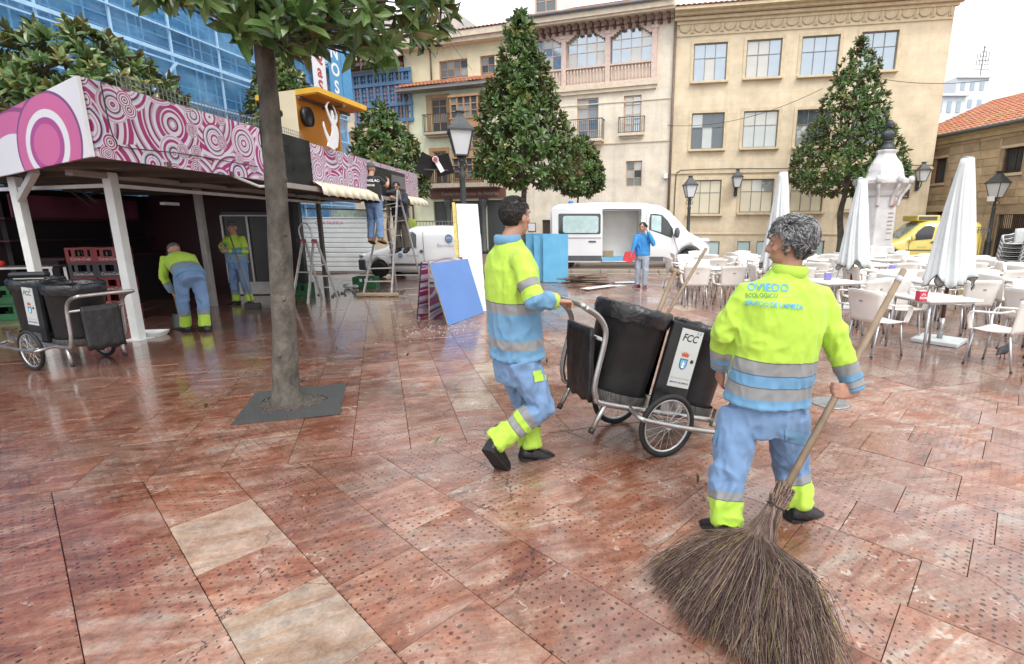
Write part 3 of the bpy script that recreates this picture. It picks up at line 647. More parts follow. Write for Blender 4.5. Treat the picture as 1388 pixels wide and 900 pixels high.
m = MB(); m.tube([(.25,-.08,ze),(.25,-.08,.1)], .06, 8); m.tube([(.25,-.08,ze),(.25,-.6,ze+.05)], .06, 8); m.tube([(1.9,.15,ze+.6),(1.9,.15,zt)], .05, 8); m.build('drainpipe', PIPE, t)
# ---------------------------------------------------------------- house with the blue gallery
BO = YB.O - YB.e*5.4
BB = Facade((BO.x, BO.y), (.947, -.32), 'blue_gallery_house', 'tan house with a blue-painted timber gallery of many small panes'); t = BB.t; L1 = 5.35
BLUE = mat('blue_joinery', (.085,.20,.36), .5, 0, .12, 6); BEIGE = mat('beige_render', (.62,.51,.36), .85, 0, .1, 2, dirt=.2)
PINKC = mat('pink_curtain_pane', (.50,.22,.19), .3, 0, .3, 5, spec=.8)
gb = [BB.fp(480,120)[0], BB.fp(557,120)[0], BB.fp(520,165)[1], BB.fp(520,98)[1]]; zt = BB.fp(520, 92)[1]
wall_holes(t, -3, L1, 0, zt, [tuple(gb)], BEIGE, .2)
m = MB(); cols_, rows_ = 8, 3; zrow = [gb[2], gb[2]+(gb[3]-gb[2])*.33, gb[2]+(gb[3]-gb[2])*.76, gb[3]]
g0 = MB(); W_ = (gb[1]-gb[0])/cols_
for i in range(cols_+1): ubox(g0, gb[0]+W_*i-.07, gb[0]+W_*i+.07, gb[2], gb[3], -.08, .04)
for z in zrow: ubox(g0, gb[0]-.1, gb[1]+.1, z-.1, z+.1, -.12, .03)
gal_ = g0.build('blue_gallery', BLUE, t)
for i in range(cols_):
    for j in range(3):
        a, b = gb[0]+W_*i+.07, gb[0]+W_*(i+1)-.07; c, d = zrow[j]+.1, zrow[j+1]-.1; n_ = 2 if j != 1 else 4
        g1 = MB(); xm = (a+b)/2; ubox(g1, xm-.025, xm+.025, c, d, -.03, .02)
        for k in range(1, n_): z = c+(d-c)*k/n_; ubox(g1, a, b, z-.025, z+.025, -.034, .018)
        g1.build('glazing_bar', BLUE, gal_)
        p = MB(); ubox(p, a, b, c, d, .03, .05); p.build('pane', GDARK if j == 2 else PINKC, gal_)
m = MB(); ubox(m, -3, L1+.1, zt, zt+.2, -.8, .1); m.build('eave', mat('dark_timber', (.14,.08,.06), .7), t)
m = MB(); ubox(m, -3, L1, gb[2]-.5, gb[2]-.2, -.3, .03); m.build('gallery_ledge', CREAMTRIM, t)
tiled_roof(t, -3, L1+.1, -.85, zt+.21, 4, zt+2)
m = MB(); m.tube([(L1-.1,-.06,zt),(L1-.1,-.06,.1)], .055, 8); m.build('drainpipe', PIPE, t)
m = MB(); ubox(m, -2.9, L1-.4, 2.55, 3.05, -.1, -.004); o = m.build('shop_fascia', mat('shop_fascia_pale', (.55,.46,.34), .6), t)
# grey rendered gable rising behind
m = MB(); ubox(m, -2, L1+1.5, zt, zt+4.2, 3.5, 7); o = m.build('rear_gable', mat('grey_render', (.5,.49,.46), .9, 0, .1, 2, dirt=.2), t)
# ---------------------------------------------------------------- old stone building with tiled roof (right)
OB = Facade((18.0, 26.2), (.176, -.984), 'old_stone_building', 'old sandstone block building with red tiled roof and barred gate'); t = OB.t; LW = 15
zo = 5.75
ow = [OB.rect(1265,215,1281,248), OB.rect(1359,200,1386,234)]; dgate = OB.rect(1347,290,1420,358); drc = OB.rect(1262,287,1296,330)
og = [drc[0], drc[1], 0, drc[3]]
wall_holes(t, -1.5, LW, 0, zo, ow+[tuple(og), (dgate[0], dgate[1], 0, dgate[3])], mat('old_mortar', (.36,.27,.17), .9, 0, .15, 3), .35, back=9)
BLK = [mat('old_block_%d' % i, c, .9, 0, .16, 3, bump=.5, bscale=25, dirt=.22) for i, c in enumerate(((.46,.345,.21),(.52,.40,.255),(.41,.31,.19),(.50,.37,.22)))]
rb = random.Random(21); holes = ow+[tuple(og), (dgate[0], dgate[1], 0, dgate[3])]; nb = 0
zrow = .02; wallpart = [c for c in t.children if c.name.startswith('wall')][0]
while zrow < zo-.3:
    hgt = rb.choice((.3,.34,.38,.42)); x = -1.3 + rb.random()*.3
    while x < 10:
        wl = rb.uniform(.45, 1.0); a, b, c, d = x+.008, x+wl-.008, zrow+.008, min(zo-.32, zrow+hgt-.008)
        segs = [(a, b)]
        for h in holes:
            if c < h[3]+.12 and d > h[2]-.12: segs = [s for q in segs for s in ((q[0], min(q[1], h[0]-.12)), (max(q[0], h[1]+.12), q[1])) if s[1]-s[0] > .06]
        for a2, b2 in segs:
            q = MB(); ubox(q, a2, b2, c, d, -.025-rb.random()*.02, .05); q.build('stone_block', rb.choice(BLK), wallpart); nb += 1
        x += wl
    zrow += hgt
REDW = mat('red_brown_frame', (.16,.045,.035), .5)
for i, r in enumerate(ow):
    window(t, r, 1 if i == 0 else 2, 1, REDW, [GDARK], .2, .07, seed=130+i)
    m = MB(); u0, u1, z0, z1 = r; ubox(m, u0-.11, u1+.11, z1+.003, z1+.12, -.05, .1); ubox(m, u0-.11, u1+.11, z0-.12, z0-.003, -.06, .1); m.build('lintel', SANDTRIM, t)
m = MB(); r = ow[1]; [m.bar((r[0]+(r[1]-r[0])*k/7, .1, r[2]), (r[0]+(r[1]-r[0])*k/7, .1, r[3]), .02) for k in range(8)]; [m.bar((r[0], .1, r[2]+(r[3]-r[2])*k/8), (r[1], .1, r[2]+(r[3]-r[2])*k/8), .02) for k in range(9)]; m.build('window_grille', IRON, t)
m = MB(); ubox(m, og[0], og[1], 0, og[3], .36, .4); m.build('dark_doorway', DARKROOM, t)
m = MB(); [m.bar((og[0]+(og[1]-og[0])*k/9, .3, 0), (og[0]+(og[1]-og[0])*k/9, .3, og[3]), .025) for k in range(10)]; m.build('door_bars', IRON, t)
m = MB(); ubox(m, og[0]-.3, og[1]+.3, og[3]+.01, og[3]+.3, -.12, .1); m.build('door_hood', SANDTRIM, t)
gt = MB(); u0, u1, z1 = dgate[0], dgate[1], dgate[3]
gt.bar((u0,.1,z1),(u1,.1,z1), .05); gt.bar((u0,.1,.1),(u1,.1,.1), .05); [gt.bar((u0+(u1-u0)*k/26, .1, .1), (u0+(u1-u0)*k/26, .1, z1), .022) for k in range(27)]
gt = gt.build('gate', IRON, t); m = MB(); ubox(m, u0+.05, u1-.05, z1*.28, z1*.72, .12, .15); m.build('gate_sheet', mat('gate_sheet', (.05,.06,.07), .5), gt)
m = MB(); m.bar((u0-.06,.05,0),(u0-.06,.05,z1+.02), .1); m.build('gate_post', mat('red_post', (.30,.05,.03), .5), gt)
m = MB(); ubox(m, u0, u1, 0, z1, .8, .85); m.build('gate_recess', mat('recess_wall', (.33,.25,.16), .9), t)
m = MB(); ubox(m, -1.6, LW, zo-.3, zo-.12, -.12, .05); ubox(m, -1.6, LW, zo-.117, zo+.02, -.3, .05); m.build('eave_moulding', SANDTRIM, t)
m = MB(); m.tube([(-1.6,-.62,zo+.02),(LW,-.62,zo+.02)], .09, 8); m.build('gutter', mat('gutter_dark', (.10,.12,.13), .5), t)
tiled_roof(t, -1.6, LW, -.6, zo+.05, 5, zo+2.4)
# ---------------------------------------------------------------- far white blocks of flats
for (x0, y0, x1, yb_, Y, lab) in ((1268, 128, 1300, 190, 70, 'distant white block of flats with rooftop aerial mast'), (1298, 104, 1330, 175, 95, 'taller pale grey block far behind the tiled roof')):
    A = D(x0, y0, Y); B = D(x1, yb_, Y); t = thing('apartment_block', lab, 'building', ((A.x+B.x)/2, Y, 0)); wd = (B.x-A.x)
    m = MB(); m.box((0, 4, A.z/2), (wd, 8, A.z)); m.build('wall', mat('far_white', (.62,.66,.70), .8), t)
    for j in range(5):
        for i in range(3):
            q = MB(); q.box((-wd*.3+wd*.3*i, -.03, A.z-1.5-j*2.9), (wd*.13, .08, 1.4)); q.build('window', mat('far_window', (.35,.42,.48), .3), t)
    m = MB(); m.bar((-wd*.5-.2,-.2,A.z-.1),(wd*.5+.2,-.2,A.z-.1), .5, .3); m.build('parapet', mat('far_white', (.6,.6,.6)), t)
    if Y == 95:
        m = MB(); m.bar((wd*.2,0,A.z),(wd*.2,0,A.z+5), .15); [m.bar((wd*.2-1.2+k*.2,0,A.z+1.2+k*.7),(wd*.2+1.4-k*.2,0,A.z+1.2+k*.7), .12) for k in range(6)]; [m.bar((wd*.2-1+k*.5,0,A.z+2),(wd*.2-1+k*.5,0,A.z+4), .1) for k in range(5)]; m.build('aerial_mast', GREYFR, t)
# overhead wires across the square
def wire(a, b, sag, lab):
    a, b = V(a), V(b); pts = [a.lerp(b, i/20) - V((0,0,sag*4*(i/20)*(1-i/20))) for i in range(21)]
    m = MB(); m.tube(pts, .011, 4); tag(m.build('overhead_wire', CABLE), lab, 'wire')
wire(D(640,95,28), D(585,20,30), .1, 'thin wire slanting up across the green house front')
wire(D(905,170,26.9), D(1115,120,24.5), .5, 'sagging wire across the front of the tan sandstone building')
wire(D(1195,107,24.0), D(1388,101,21), .25, 'thin wire running over the tiled roof of the old building')
# ================================================================== festival drinks stall on the left
def swirl_mat(name, sc, seed):
    m = bpy.data.materials.new(name); m.use_nodes = True; nt = m.node_tree; L = nt.links.new; b = nt.nodes['Principled BSDF']
    tc = nd(nt, 'TexCoord'); sx = nd(nt, 'SeparateXYZ'); L(tc.outputs['Object'], sx.inputs[0])
    cb = nd(nt, 'CombineXYZ'); L(sx.outputs[0], cb.inputs[0]); L(sx.outputs[2], cb.inputs[1]); cb.inputs[2].default_value = seed
    MAG, PLUM, WHI, LAV, SKY = (.36,.02,.17), (.16,.008,.085), (.70,.68,.72), (.50,.30,.48), (.42,.55,.68)
    def layer(scale, k, stops, off):
        mp = nd(nt, 'Mapping'); mp.inputs['Location'].default_value = off; L(cb.outputs[0], mp.inputs[0])
        v = nd(nt, 'TexVoronoi', voronoi_dimensions='2D'); v.inputs['Scale'].default_value = scale; v.inputs['Randomness'].default_value = .85; L(mp.outputs[0], v.inputs['Vector'])
        d = v.outputs['Distance']; sp = nd(nt, 'SeparateColor'); L(v.outputs['Color'], sp.inputs[0])
        kk = math_(nt, 'MULTIPLY', d, math_(nt, 'ADD', math_(nt, 'MULTIPLY', sp.outputs[0], k*.5), k))
        return d, ramp(nt, math_(nt, 'FRACT', math_(nt, 'ADD', kk, sp.outputs[1])), stops, True), sp
    d0, base, s0 = layer(1.15*sc, 2.6, [(0, MAG), (.22, WHI), (.4, LAV), (.5, PLUM), (.6, WHI), (.8, MAG), (.92, WHI)], (seed, 0, 0))
    d1, c1, s1 = layer(1.9*sc, 3.1, [(0, PLUM), (.14, SKY), (.25, WHI), (.42, MAG), (.62, WHI), (.78, LAV), (.86, WHI)], (3+seed, 1, 0))
    d2, c2, s2 = layer(3.9*sc, 3.0, [(0, MAG), (.2, WHI), (.36, PLUM), (.5, WHI), (.7, MAG), (.85, WHI)], (7+seed, 4, 0))
    f1 = math_(nt, 'LESS_THAN', d1, math_(nt, 'ADD', math_(nt, 'MULTIPLY', s1.outputs[2], .35), .28))
    f2 = math_(nt, 'MULTIPLY', math_(nt, 'LESS_THAN', d2, .36), math_(nt, 'GREATER_THAN', s2.outputs[2], .55))
    c = mixc(nt, f2, mixc(nt, f1, base, c1), c2)
    n = nd(nt, 'TexNoise'); n.inputs['Scale'].default_value = 3; n.inputs['Detail'].default_value = 6; L(tc.outputs['Object'], n.inputs['Vector'])
    g = nd(nt, 'MapRange'); L(n.outputs[0], g.inputs[0]); g.inputs[1].default_value = .5; g.inputs[2].default_value = .75; g.inputs[4].default_value = .25
    c = mixc(nt, g.outputs[0], c, (.25,.2,.22)); L(c, b.inputs['Base Color']); b.inputs['Roughness'].default_value = .35
    MATS[name] = m; return m
SW1 = swirl_mat('swirl_print', 1.0, 1.3); SW2 = swirl_mat('swirl_print_b', 1.25, 5.1)
def ring_mat(cx, cz):
    m = bpy.data.materials.new('ring_print'); m.use_nodes = True; nt = m.node_tree; L = nt.links.new; b = nt.nodes['Principled BSDF']
    tc = nd(nt, 'TexCoord'); sx = nd(nt, 'SeparateXYZ'); L(tc.outputs['Object'], sx.inputs[0])
    def circ(x, z): return math_(nt, 'SQRT', math_(nt, 'ADD', math_(nt, 'POWER', math_(nt, 'MULTIPLY', math_(nt, 'SUBTRACT', sx.outputs[0], x), .45), 2), math_(nt, 'POWER', math_(nt, 'SUBTRACT', sx.outputs[2], z), 2)))
    P, PU, Wt = (.62,.13,.30), (.22,.06,.18), (.78,.76,.78)
    a = ramp(nt, math_(nt, 'MULTIPLY', circ(cx, cz), .86), [(0, P), (.19, (.42,.06,.24)), (.25, Wt), (.32, P), (.45, PU), (.48, Wt)], True)
    d = circ(cx-1.6, cz-.5); bnd = ramp(nt, math_(nt, 'MULTIPLY', d, .4), [(0, Wt), (.30, P), (.40, (.30,.05,.17)), (.42, P), (.46, (.36,.05,.2)), (.5, Wt)], True)
    f = math_(nt, 'GREATER_THAN', circ(cx, cz), .555); lf = math_(nt, 'LESS_THAN', sx.outputs[0], 99)
    c = mixc(nt, f, a, bnd); L(c, b.inputs['Base Color']); b.inputs['Roughness'].default_value = .35; return m
KA, KB = V((-4.79, 5.33, 0)), V((-4.30, 14.8, 0)); KL = (KB-KA).length
stall = thing('drinks_stall', 'dark drinks stall with pink and white swirl-printed fascia and white posts', 'stall', KA, math.atan2(9.47, .49))
K = Facade.__new__(Facade); K.O = KA; K.e = (KB-KA).normalized(); K.n = V((K.e.y, -K.e.x, 0)); K.t = stall
inv = (Matrix.Translation(KA) @ Matrix.Rotation(math.atan2(9.47,.49), 4, 'Z')).inverted()
def loc(p): return inv @ V(p)                                   # world -> stall coordinates
ZT, ZB = 3.05, 2.30
u1_, u2_, u3_, u4_ = K.fp(352,200)[0], K.fp(418,215)[0], K.fp(497,235)[0], K.fp(547,250)[0]
BOARD = mat('chalkboard', (.012,.014,.015), .35, 0, .4, 4, rvar=.1)
def panel(n, u0, u1, z0, z1, mt, th=.03, y=0, **k): m = MB(); ubox(m, u0+.003, u1-.003, z0, z1, y-th, y); return m.build(n, mt, stall, **k)
q = u1_/4
for i in range(4): panel('fascia_panel', q*i, q*(i+1), ZB, ZT, SW1)
panel('menu_board', u1_, u2_, ZB+.02, ZT+.02, BOARD, .05)
panel('fascia_panel', u2_, (u2_+u3_)/2, ZB+.06, ZT, SW2); panel('fascia_panel', (u2_+u3_)/2, u3_, ZB+.06, ZT, SW2)
panel('serving_hatch', u3_, u4_, ZB-.02, ZT-.1, BOARD, .05); panel('fascia_strip', u3_, u4_, ZT-.1, ZT, SW2)
panel('fascia_panel', u4_, KL, ZB+.06, ZT, SW2)
m = MB(); ubox(m, (u3_+u4_)/2+.15, u4_-.1, ZB+.25, ZT-.2, -.08, -.052); m.build('hatch_pane', mat('hatch_grey', (.16,.16,.17), .3), stall)
# end panel with the big rings
EA, EB = V((-4.765, 5.305, 0)), V((-9.6, 8.42, 0)); ed = (EA-EB).normalized()
ep = MB(); LE = (EA-EB).length; ubox(ep, 0, LE, ZB, ZT, -.03, 0)
r0 = ray(68, 197); en = V((ed.y, -ed.x, 0)); tt = (EB-V((0,0,H))).dot(en)/r0.dot(en); pc_ = V((0,0,H))+r0*tt
epo = ep.build('end_panel', ring_mat((pc_-EB).dot(ed), pc_.z), stall); epo.matrix_parent_inverse = Matrix()
epo.location = loc(EB); epo.rotation_euler.z = math.atan2(ed.y, ed.x) - math.atan2(9.47, .49)
# roof deck
UNDER = mat('stall_soffit', (.10,.075,.06), .6, 0, .2, 3, dirt=.3)
rf = [EA+V((-.06,.06,0)), KB, V((-10.2,15.2,0)), V((-10.2,8.75,0))]
m = MB(); m.prism([(p.x, p.y) for p in rf], lambda a, b, t_: loc((a, b, t_)), ZB+.05, ZB+.12); roof_o = m.build('roof', UNDER, stall)
for k in range(9):
    yb = 6.2+k*1.05; m = MB(); x0 = max(-10.1, -4.8-(yb-5.4)*1.5) if yb < 9 else -10.1; m.bar(loc((x0,yb,ZB+.02)), loc((-4.75+.05*(yb-5.3),yb,ZB+.02)), .06, .07); m.build('roof_joist', UNDER, roof_o)
m = MB(); m.bar(loc((-6.3,6.6,ZB-.02)), loc((-5.9,14.6,ZB-.02)), .1, .07); m.build('roof_beam', mat('stall_beam', (.3,.26,.22), .5), roof_o)
# white posts and rail
P1 = V((-6.25,7.12,0)); PL = G(23,256,2.16); PL.z = 0; P2 = V((-7.29,10.2,0)); P3 = G(443,395); P4 = G(415,399)
WP = mat('white_post', (.68,.69,.67), .4, 0, .06, 5, dirt=.2); GP = mat('grey_post', (.34,.32,.3), .45, 0, .12, 5); BP_ = mat('brown_post', (.12,.10,.085), .5, 0, .2, 6)
for n_, p, s_, mt in (('post', P1, .12, WP), ('post', PL, .12, WP), ('post', P2, .11, GP), ('post', P3, .09, BP_), ('post', P4, .13, BOARD)):
    m = MB(); m.bar(loc(p), loc(p+V((0,0,ZB+.03))), s_, s_); o = m.build(n_, mt, stall, bev=.006)
    if mt is WP: m = MB(); m.box(loc(p+V((0,0,.008))), (.26,.26,.012)); m.build('base_plate', WP, o)
m = MB(); m.bar(loc(PL+V((0,0,2.16))), loc(P1+V((0,0,2.16))), .045, .05); m.build('rail', WP, stall)
m = MB(); m.bar(loc(P1+V((0,0,2.16))), loc((-5.95,12.6,2.16)), .045, .05); m.build('rail', WP, stall)
m = MB(); m.bar(loc(PL+V((0,0,2.16))), loc(PL+(PL-P1)*.6+V((0,0,2.16))), .045, .05); m.build('rail', WP, stall)
m = MB(); m.bar(loc(PL+V((0,0,2.0))), loc(PL.lerp(EA,.35)+V((0,0,ZB+.04))), .07, .09); m.build('brace', WP, stall)
m = MB(); m.bar(loc((-6.2,12.2,2.02)), loc((-4.5,14.2,2.02)), .03, .03); m.build('thin_rail', BP_, stall)
# folded awning arms under the fascia
ax = [K.O+K.e*(u1_*f)+V((0,0,ZB-z)) for f, z in ((.72,-.02),(.95,.1),(1.25,.03))]
m = MB(); m.tube([loc(p) for p in (ax[0], ax[1], ax[2])], .022, 8); m.tube([loc(p+V((-.05,.1,.06))) for p in (ax[0].lerp(ax[1],.5), ax[1].lerp(ax[2],.7))], .018, 8); m.build('awning_arm', WP, stall)
AWN = bpy.data.materials.new('striped_awning'); AWN.use_nodes = True; nt = AWN.node_tree
tc = nd(nt, 'TexCoord'); sx = nd(nt, 'SeparateXYZ'); nt.links.new(tc.outputs['Object'], sx.inputs[0])
nt.links.new(ramp(nt, math_(nt, 'FRACT', math_(nt, 'MULTIPLY', sx.outputs[0], 3.2)), [(0, (.72,.62,.40)), (.55, (.74,.70,.60))], True), nt.nodes['Principled BSDF'].inputs['Base Color']); nt.nodes['Principled BSDF'].inputs['Roughness'].default_value = .8
def valance(ua, ub):
    m = MB(); N = int((ub-ua)/.04); top = []; mid_ = []; bot = []
    for i in range(N+1):
        u = ua+(ub-ua)*i/N; w = .012*math.sin(u*20); top.append((u, -.06, ZB+.1)); mid_.append((u, -.22+w, ZB+.0)); bot.append((u, -.25+w*2, ZB-.17+.035*abs(math.sin(u*math.pi*3.2))))
    m.loft([top, mid_, bot], cap=False, closed=False); o = m.build('awning_valance', AWN, stall, flip=False)
    s_ = o.modifiers.new('solid', 'SOLIDIFY'); s_.thickness = .004
valance(u2_-.05, u3_+.2); valance(u4_-.2, KL+.15)
m = MB(); m.bar((u1_+.2,-.08,ZB-.04),(KL,-.08,ZB-.04), .1, .08); m.build('awning_bar', mat('awning_bar', (.35,.31,.28), .5), stall)
# cable hanging across the printed fascia
m = MB(); pts = [K.O+K.e*K.fp(x,y)[0]+V((0,0,K.fp(x,y)[1]))+K.n*.05 for x, y in ((130,112),(140,160),(150,190),(165,200),(240,208),(300,218),(345,226))]
m.tube([loc(p) for p in smooth_path(pts)], .006, 5); m.build('hanging_cable', CABLE, stall)
# mesh guard above the fascia
m = MB()
for k in range(60): u = .5+k*.06; m.bar((u,.1,ZT-.1),(u,.1,ZT+.17), .006)
for k in range(4): m.bar((.5,.1,ZT-.02+k*.06),(4.1,.1,ZT-.02+k*.06), .006)
m.build('wire_guard', mat('wire_grey', (.2,.2,.2), .5, .5), stall)
# inside: back wall, partition, counter, shelves, fridge, cables
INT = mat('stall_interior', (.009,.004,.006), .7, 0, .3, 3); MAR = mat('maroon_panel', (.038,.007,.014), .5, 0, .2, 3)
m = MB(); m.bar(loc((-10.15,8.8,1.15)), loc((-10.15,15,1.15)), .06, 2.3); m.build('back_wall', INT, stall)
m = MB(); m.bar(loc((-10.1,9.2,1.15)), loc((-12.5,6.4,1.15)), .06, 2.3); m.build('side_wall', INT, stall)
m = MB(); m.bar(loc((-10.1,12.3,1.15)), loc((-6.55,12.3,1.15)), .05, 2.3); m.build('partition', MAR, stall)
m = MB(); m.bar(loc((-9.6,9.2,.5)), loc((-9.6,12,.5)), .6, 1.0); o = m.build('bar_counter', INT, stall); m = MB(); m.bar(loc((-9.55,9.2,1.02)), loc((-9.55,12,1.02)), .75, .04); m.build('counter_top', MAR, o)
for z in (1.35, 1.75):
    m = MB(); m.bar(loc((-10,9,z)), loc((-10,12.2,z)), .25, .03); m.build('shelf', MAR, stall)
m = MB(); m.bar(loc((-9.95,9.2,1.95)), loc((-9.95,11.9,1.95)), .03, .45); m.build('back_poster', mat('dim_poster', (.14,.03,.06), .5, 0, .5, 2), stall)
for k, (x, y) in enumerate(((-8.2,8.6),(-9.0,9.3))):
    m = MB(); m.tube(smooth_path([loc((x,y,2.3)),loc((x+.2,y+.2,2.0)),loc((x-.2,y+.5,2.15)),loc((x,y+.9,2.3))]), .02, 6); m.build('slack_cable', CABLE, stall)
m = MB(); m.box(loc((-7.4,9.6,2.02)), (.3,.12,.05)); m.build('ceiling_lamp', WP, stall)
# drinks fridge
fr = thing('drinks_fridge', 'tall dark drinks fridge with pale metal frame inside the stall', 'fridge', (-7.45,11.9,0), R(5))
m = MB(); m.box((0,.3,1.0), (1.15,.55,1.9)); m.build('cabinet', mat('fridge_body', (.03,.03,.032), .4), fr, bev=.015)
m = MB(); [m.bar(a, b, .045, .03) for a, b in (((-.56,0,.3),(-.56,0,1.85)),((.56,0,.3),(.56,0,1.85)),((-.56,0,1.85),(.56,0,1.85)),((-.56,0,.3),(.56,0,.3)),((0,0,.3),(0,0,1.85)))]; m.build('door_frame', mat('fridge_frame', (.4,.38,.36), .4, .5), fr)
m = MB(); m.box((0,.015,.15), (1.14,.02,.26)); m.build('kick_plate', mat('fridge_frame', (.4,.38,.36)), fr)
# green drum and side table at the left edge
st = thing('steel_work_table', 'low steel work table with red lid on it in the dark stall', 'table', G(22,440), R(20))
m = MB(); m.box((0,0,.95), (1.5,.5,.03)); m.build('table_top', STEEL, st)
for sx_ in (-.7,.7):
    for sy_ in (-.2,.2): m = MB(); m.bar((sx_,sy_,0),(sx_,sy_,.935), .04); m.build('leg', STEEL, st)
m = MB(); m.lathe([(.09,0),(.11,.03),(.1,.08),(.02,.11)], 16, (.0,0,0)); tag(m.build('bowl_lid', mat('red_lid', (.45,.03,.03), .4), loc=G(22,440)+V((-.1,0,.966))), 'small red and white lid on the steel table', 'lid')
# roof booth with yellow top
Zr = 3.95; B1, B2, B3 = G(430,122,Zr), G(497,148,Zr), G(346,134,Zr); B4 = B3+B2-B1
booth = thing('roof_booth', 'yellow-roofed plywood booth with white dancer cutout on top of the stall', 'booth', (-5.0,9.6,ZB+.12))
bl_ = lambda p: V(p)-V((-5.0,9.6,ZB+.12))
YELW = mat('yellow_roof', (.72,.42,.04), .5, 0, .1, 3); ORA = mat('orange_panel', (.55,.22,.02), .6, 0, .12, 3, stretch=(1,1,.3)); PLY = mat('cream_panel', (.66,.58,.40), .6, 0, .06, 3)
m = MB(); m.prism([(B1.x,B1.y),(B2.x,B2.y),(B4.x,B4.y),(B3.x,B3.y)], lambda a, b, t_: bl_((a, b, t_)), Zr-.03, Zr+.06); o = m.build('booth_roof', YELW, booth)
m = MB(); m.prism([(B1.x-.03,B1.y+.02),(B2.x-.03,B2.y-.02),(B4.x+.03,B4.y-.02),(B3.x+.03,B3.y+.02)], lambda a, b, t_: bl_((a, b, t_)), Zr-.05, Zr-.034); m.build('roof_soffit', ORA, o)
for f in (.35, .7):
    m = MB(); m.bar(bl_(B3.lerp(B1,f)+V((0,0,-.075))), bl_(B4.lerp(B2,f)+V((0,0,-.075))), .05, .04); m.build('soffit_batten', BP_, o)
m = MB(); m.bar(bl_(B3.lerp(B4,.5)+V((0,0,-.1))), bl_(B1.lerp(B2,.5)+V((0,0,-.1))), .05, .04); m.build('soffit_batten', BP_, o)
ca, cb_ = G(372,150,Zr-.08), G(414,146,Zr-.08)
ca = V((-5.45, 9.55, 0)); cb_ = V((-4.72, 9.3, 0))
m = MB(); m.bar(bl_(ca+V((0,0,3.15))), bl_(cb_+V((0,0,3.15))), .04, 1.5); m.build('side_panel', PLY, booth)
bk = V((-5.3, 10.6, 0)); m = MB(); m.bar(bl_(V((-4.95,9.45,3.15))), bl_(V((-4.72,10.75,3.15))), .04, 1.48); m.build('rear_panel', ORA, booth)
m = MB(); m.bar(bl_(V((-4.66,10.72,2.45))), bl_(V((-4.62,10.72,3.9))), .06, .06); m.build('booth_post', ORA, booth)
m = MB(); m.lathe([(.17,0),(.17,.1),(.12,.06),(.05,.03)], 16, bl_((-4.78,9.7,3.55)), M=Matrix.Rotation(R(90),3,'Y')); m.build('loudspeaker', BOARD, booth)
# white dancer silhouette (flat cutout board)
fig = [(.0,.0),(.10,.05),(.22,.10),(.30,.30),(.34,.45),(.30,.60),(.22,.66),(.33,.76),(.36,.9),(.26,1.04),(.16,1.12),(.22,1.04),(.30,.9),(.27,.79),(.17,.72),(.16,.86),(.11,.98),(.05,.98),(.02,.88),(.03,.74),(-.1,.86),(-.2,1.0),(-.14,1.1),(-.02,1.16),(-.12,1.15),(-.25,1.03),(-.27,.98),(-.13,.76),(.0,.6),(-.02,.45),(-.1,.32),(-.22,.28),(-.38,.45),(-.46,.62),(-.48,.5),(-.42,.36),(-.3,.15),(-.36,.05)]
fo = V((-4.42, 9.95, 3.02)); fe = K.e
m = MB(); m.prism([(a*.72, b*.72) for a, b in fig], lambda a, b, t_: bl_(fo+fe*a*.9+V((0,0,b))+K.n*t_), 0, .02); m.build('dancer_cutout', mat('cutout_white', (.78,.78,.8), .5, 0, .03), booth)
# ================================================================== scaffolded building behind the stall
SE = V((-10.2, 24.5, 0)); sdir = V((.18, .984, 0)).normalized(); SO = SE - sdir*24
SC = Facade((SO.x, SO.y), (sdir.x, sdir.y), 'scaffolded_building', 'building wrapped in blue debris netting and scaffold tubes'); t = SC.t
OLDW = mat('scaffold_wall', (.24,.22,.23), .9, 0, .25, 1.2, dirt=.4)
m = MB(); ubox(m, 0, 24, 0, 17, 1.3, 8); m.build('wall', OLDW, t)
for j in range(5):
    for i in range(9): m = MB(); ubox(m, 1.3+i*2.5, 2.5+i*2.5, 1+j*3.2, 2.9+j*3.2, 1.22, 1.33); m.build('window', GDARK if (i+j) % 3 else GPALE, t)
SCT = mat('scaffold_tube', (.36,.56,.76), .5, .0, .1, 8)
stdm = MB(); stdm.bar((0,0,0),(0,0,16.5), .05); stdm = stdm.mesh('standard', SCT)
for i in range(15):
    for y in (-.16, .95): inst('standard', stdm, t, (.3+i*1.68, y, 0))
led = MB(); led.bar((0,0,0),(24,0,0), .045); led = led.mesh('ledger', SCT)
for j in range(9):
    for y in (-.22, .89): inst('ledger', led, t, (0, y, .6+j*1.9)); 
    inst('ledger', led, t, (0, -.22, 1.5+j*1.9)); 
pk = MB(); ubox(pk, 0, 24, 0, .05, .2, .85); pk = pk.mesh('plank_deck', mat('scaffold_deck', (.42,.46,.5), .6, 0, .2, 3, stretch=(.3,1,1)))
for j in range(8): inst('plank_deck', pk, t, (0, 0, .72+j*1.9))
tb_ = MB(); ubox(tb_, 0, 24, 0, .1, -.3, -.27); tb_ = tb_.mesh('toe_board', SCT); thin = MB(); thin.bar((0,0,0),(24,0,0), .03); thin = thin.mesh('guard_rail', SCT); thv = MB(); thv.bar((0,0,0),(0,0,16.3), .028); thv = thv.mesh('net_strap', SCT)
for j in range(8):
    inst('toe_board', tb_, t, (0, 0, .74+j*1.9)); [inst('guard_rail', thin, t, (0, .04+.1*(q % 2), 1.0+q*.33+j*1.9)) for q in range(4)]
for i in range(40): inst('net_strap', thv, t, (.5+i*.58+.2*math.sin(i*4.7), .02+.06*(i % 3), 0))
for k in range(6):
    m = MB(); m.bar((1.98+k*3.36,-.28,.6+1.9*(k%2)),(1.98+k*3.36+3.36,-.28,.6+1.9*(k%2)+3.8), .055); m.bar((1.98+k*3.36,-.28,8.2),(1.98+k*3.36+3.36,-.28,12), .055); m.build('diagonal_brace', SCT, t)
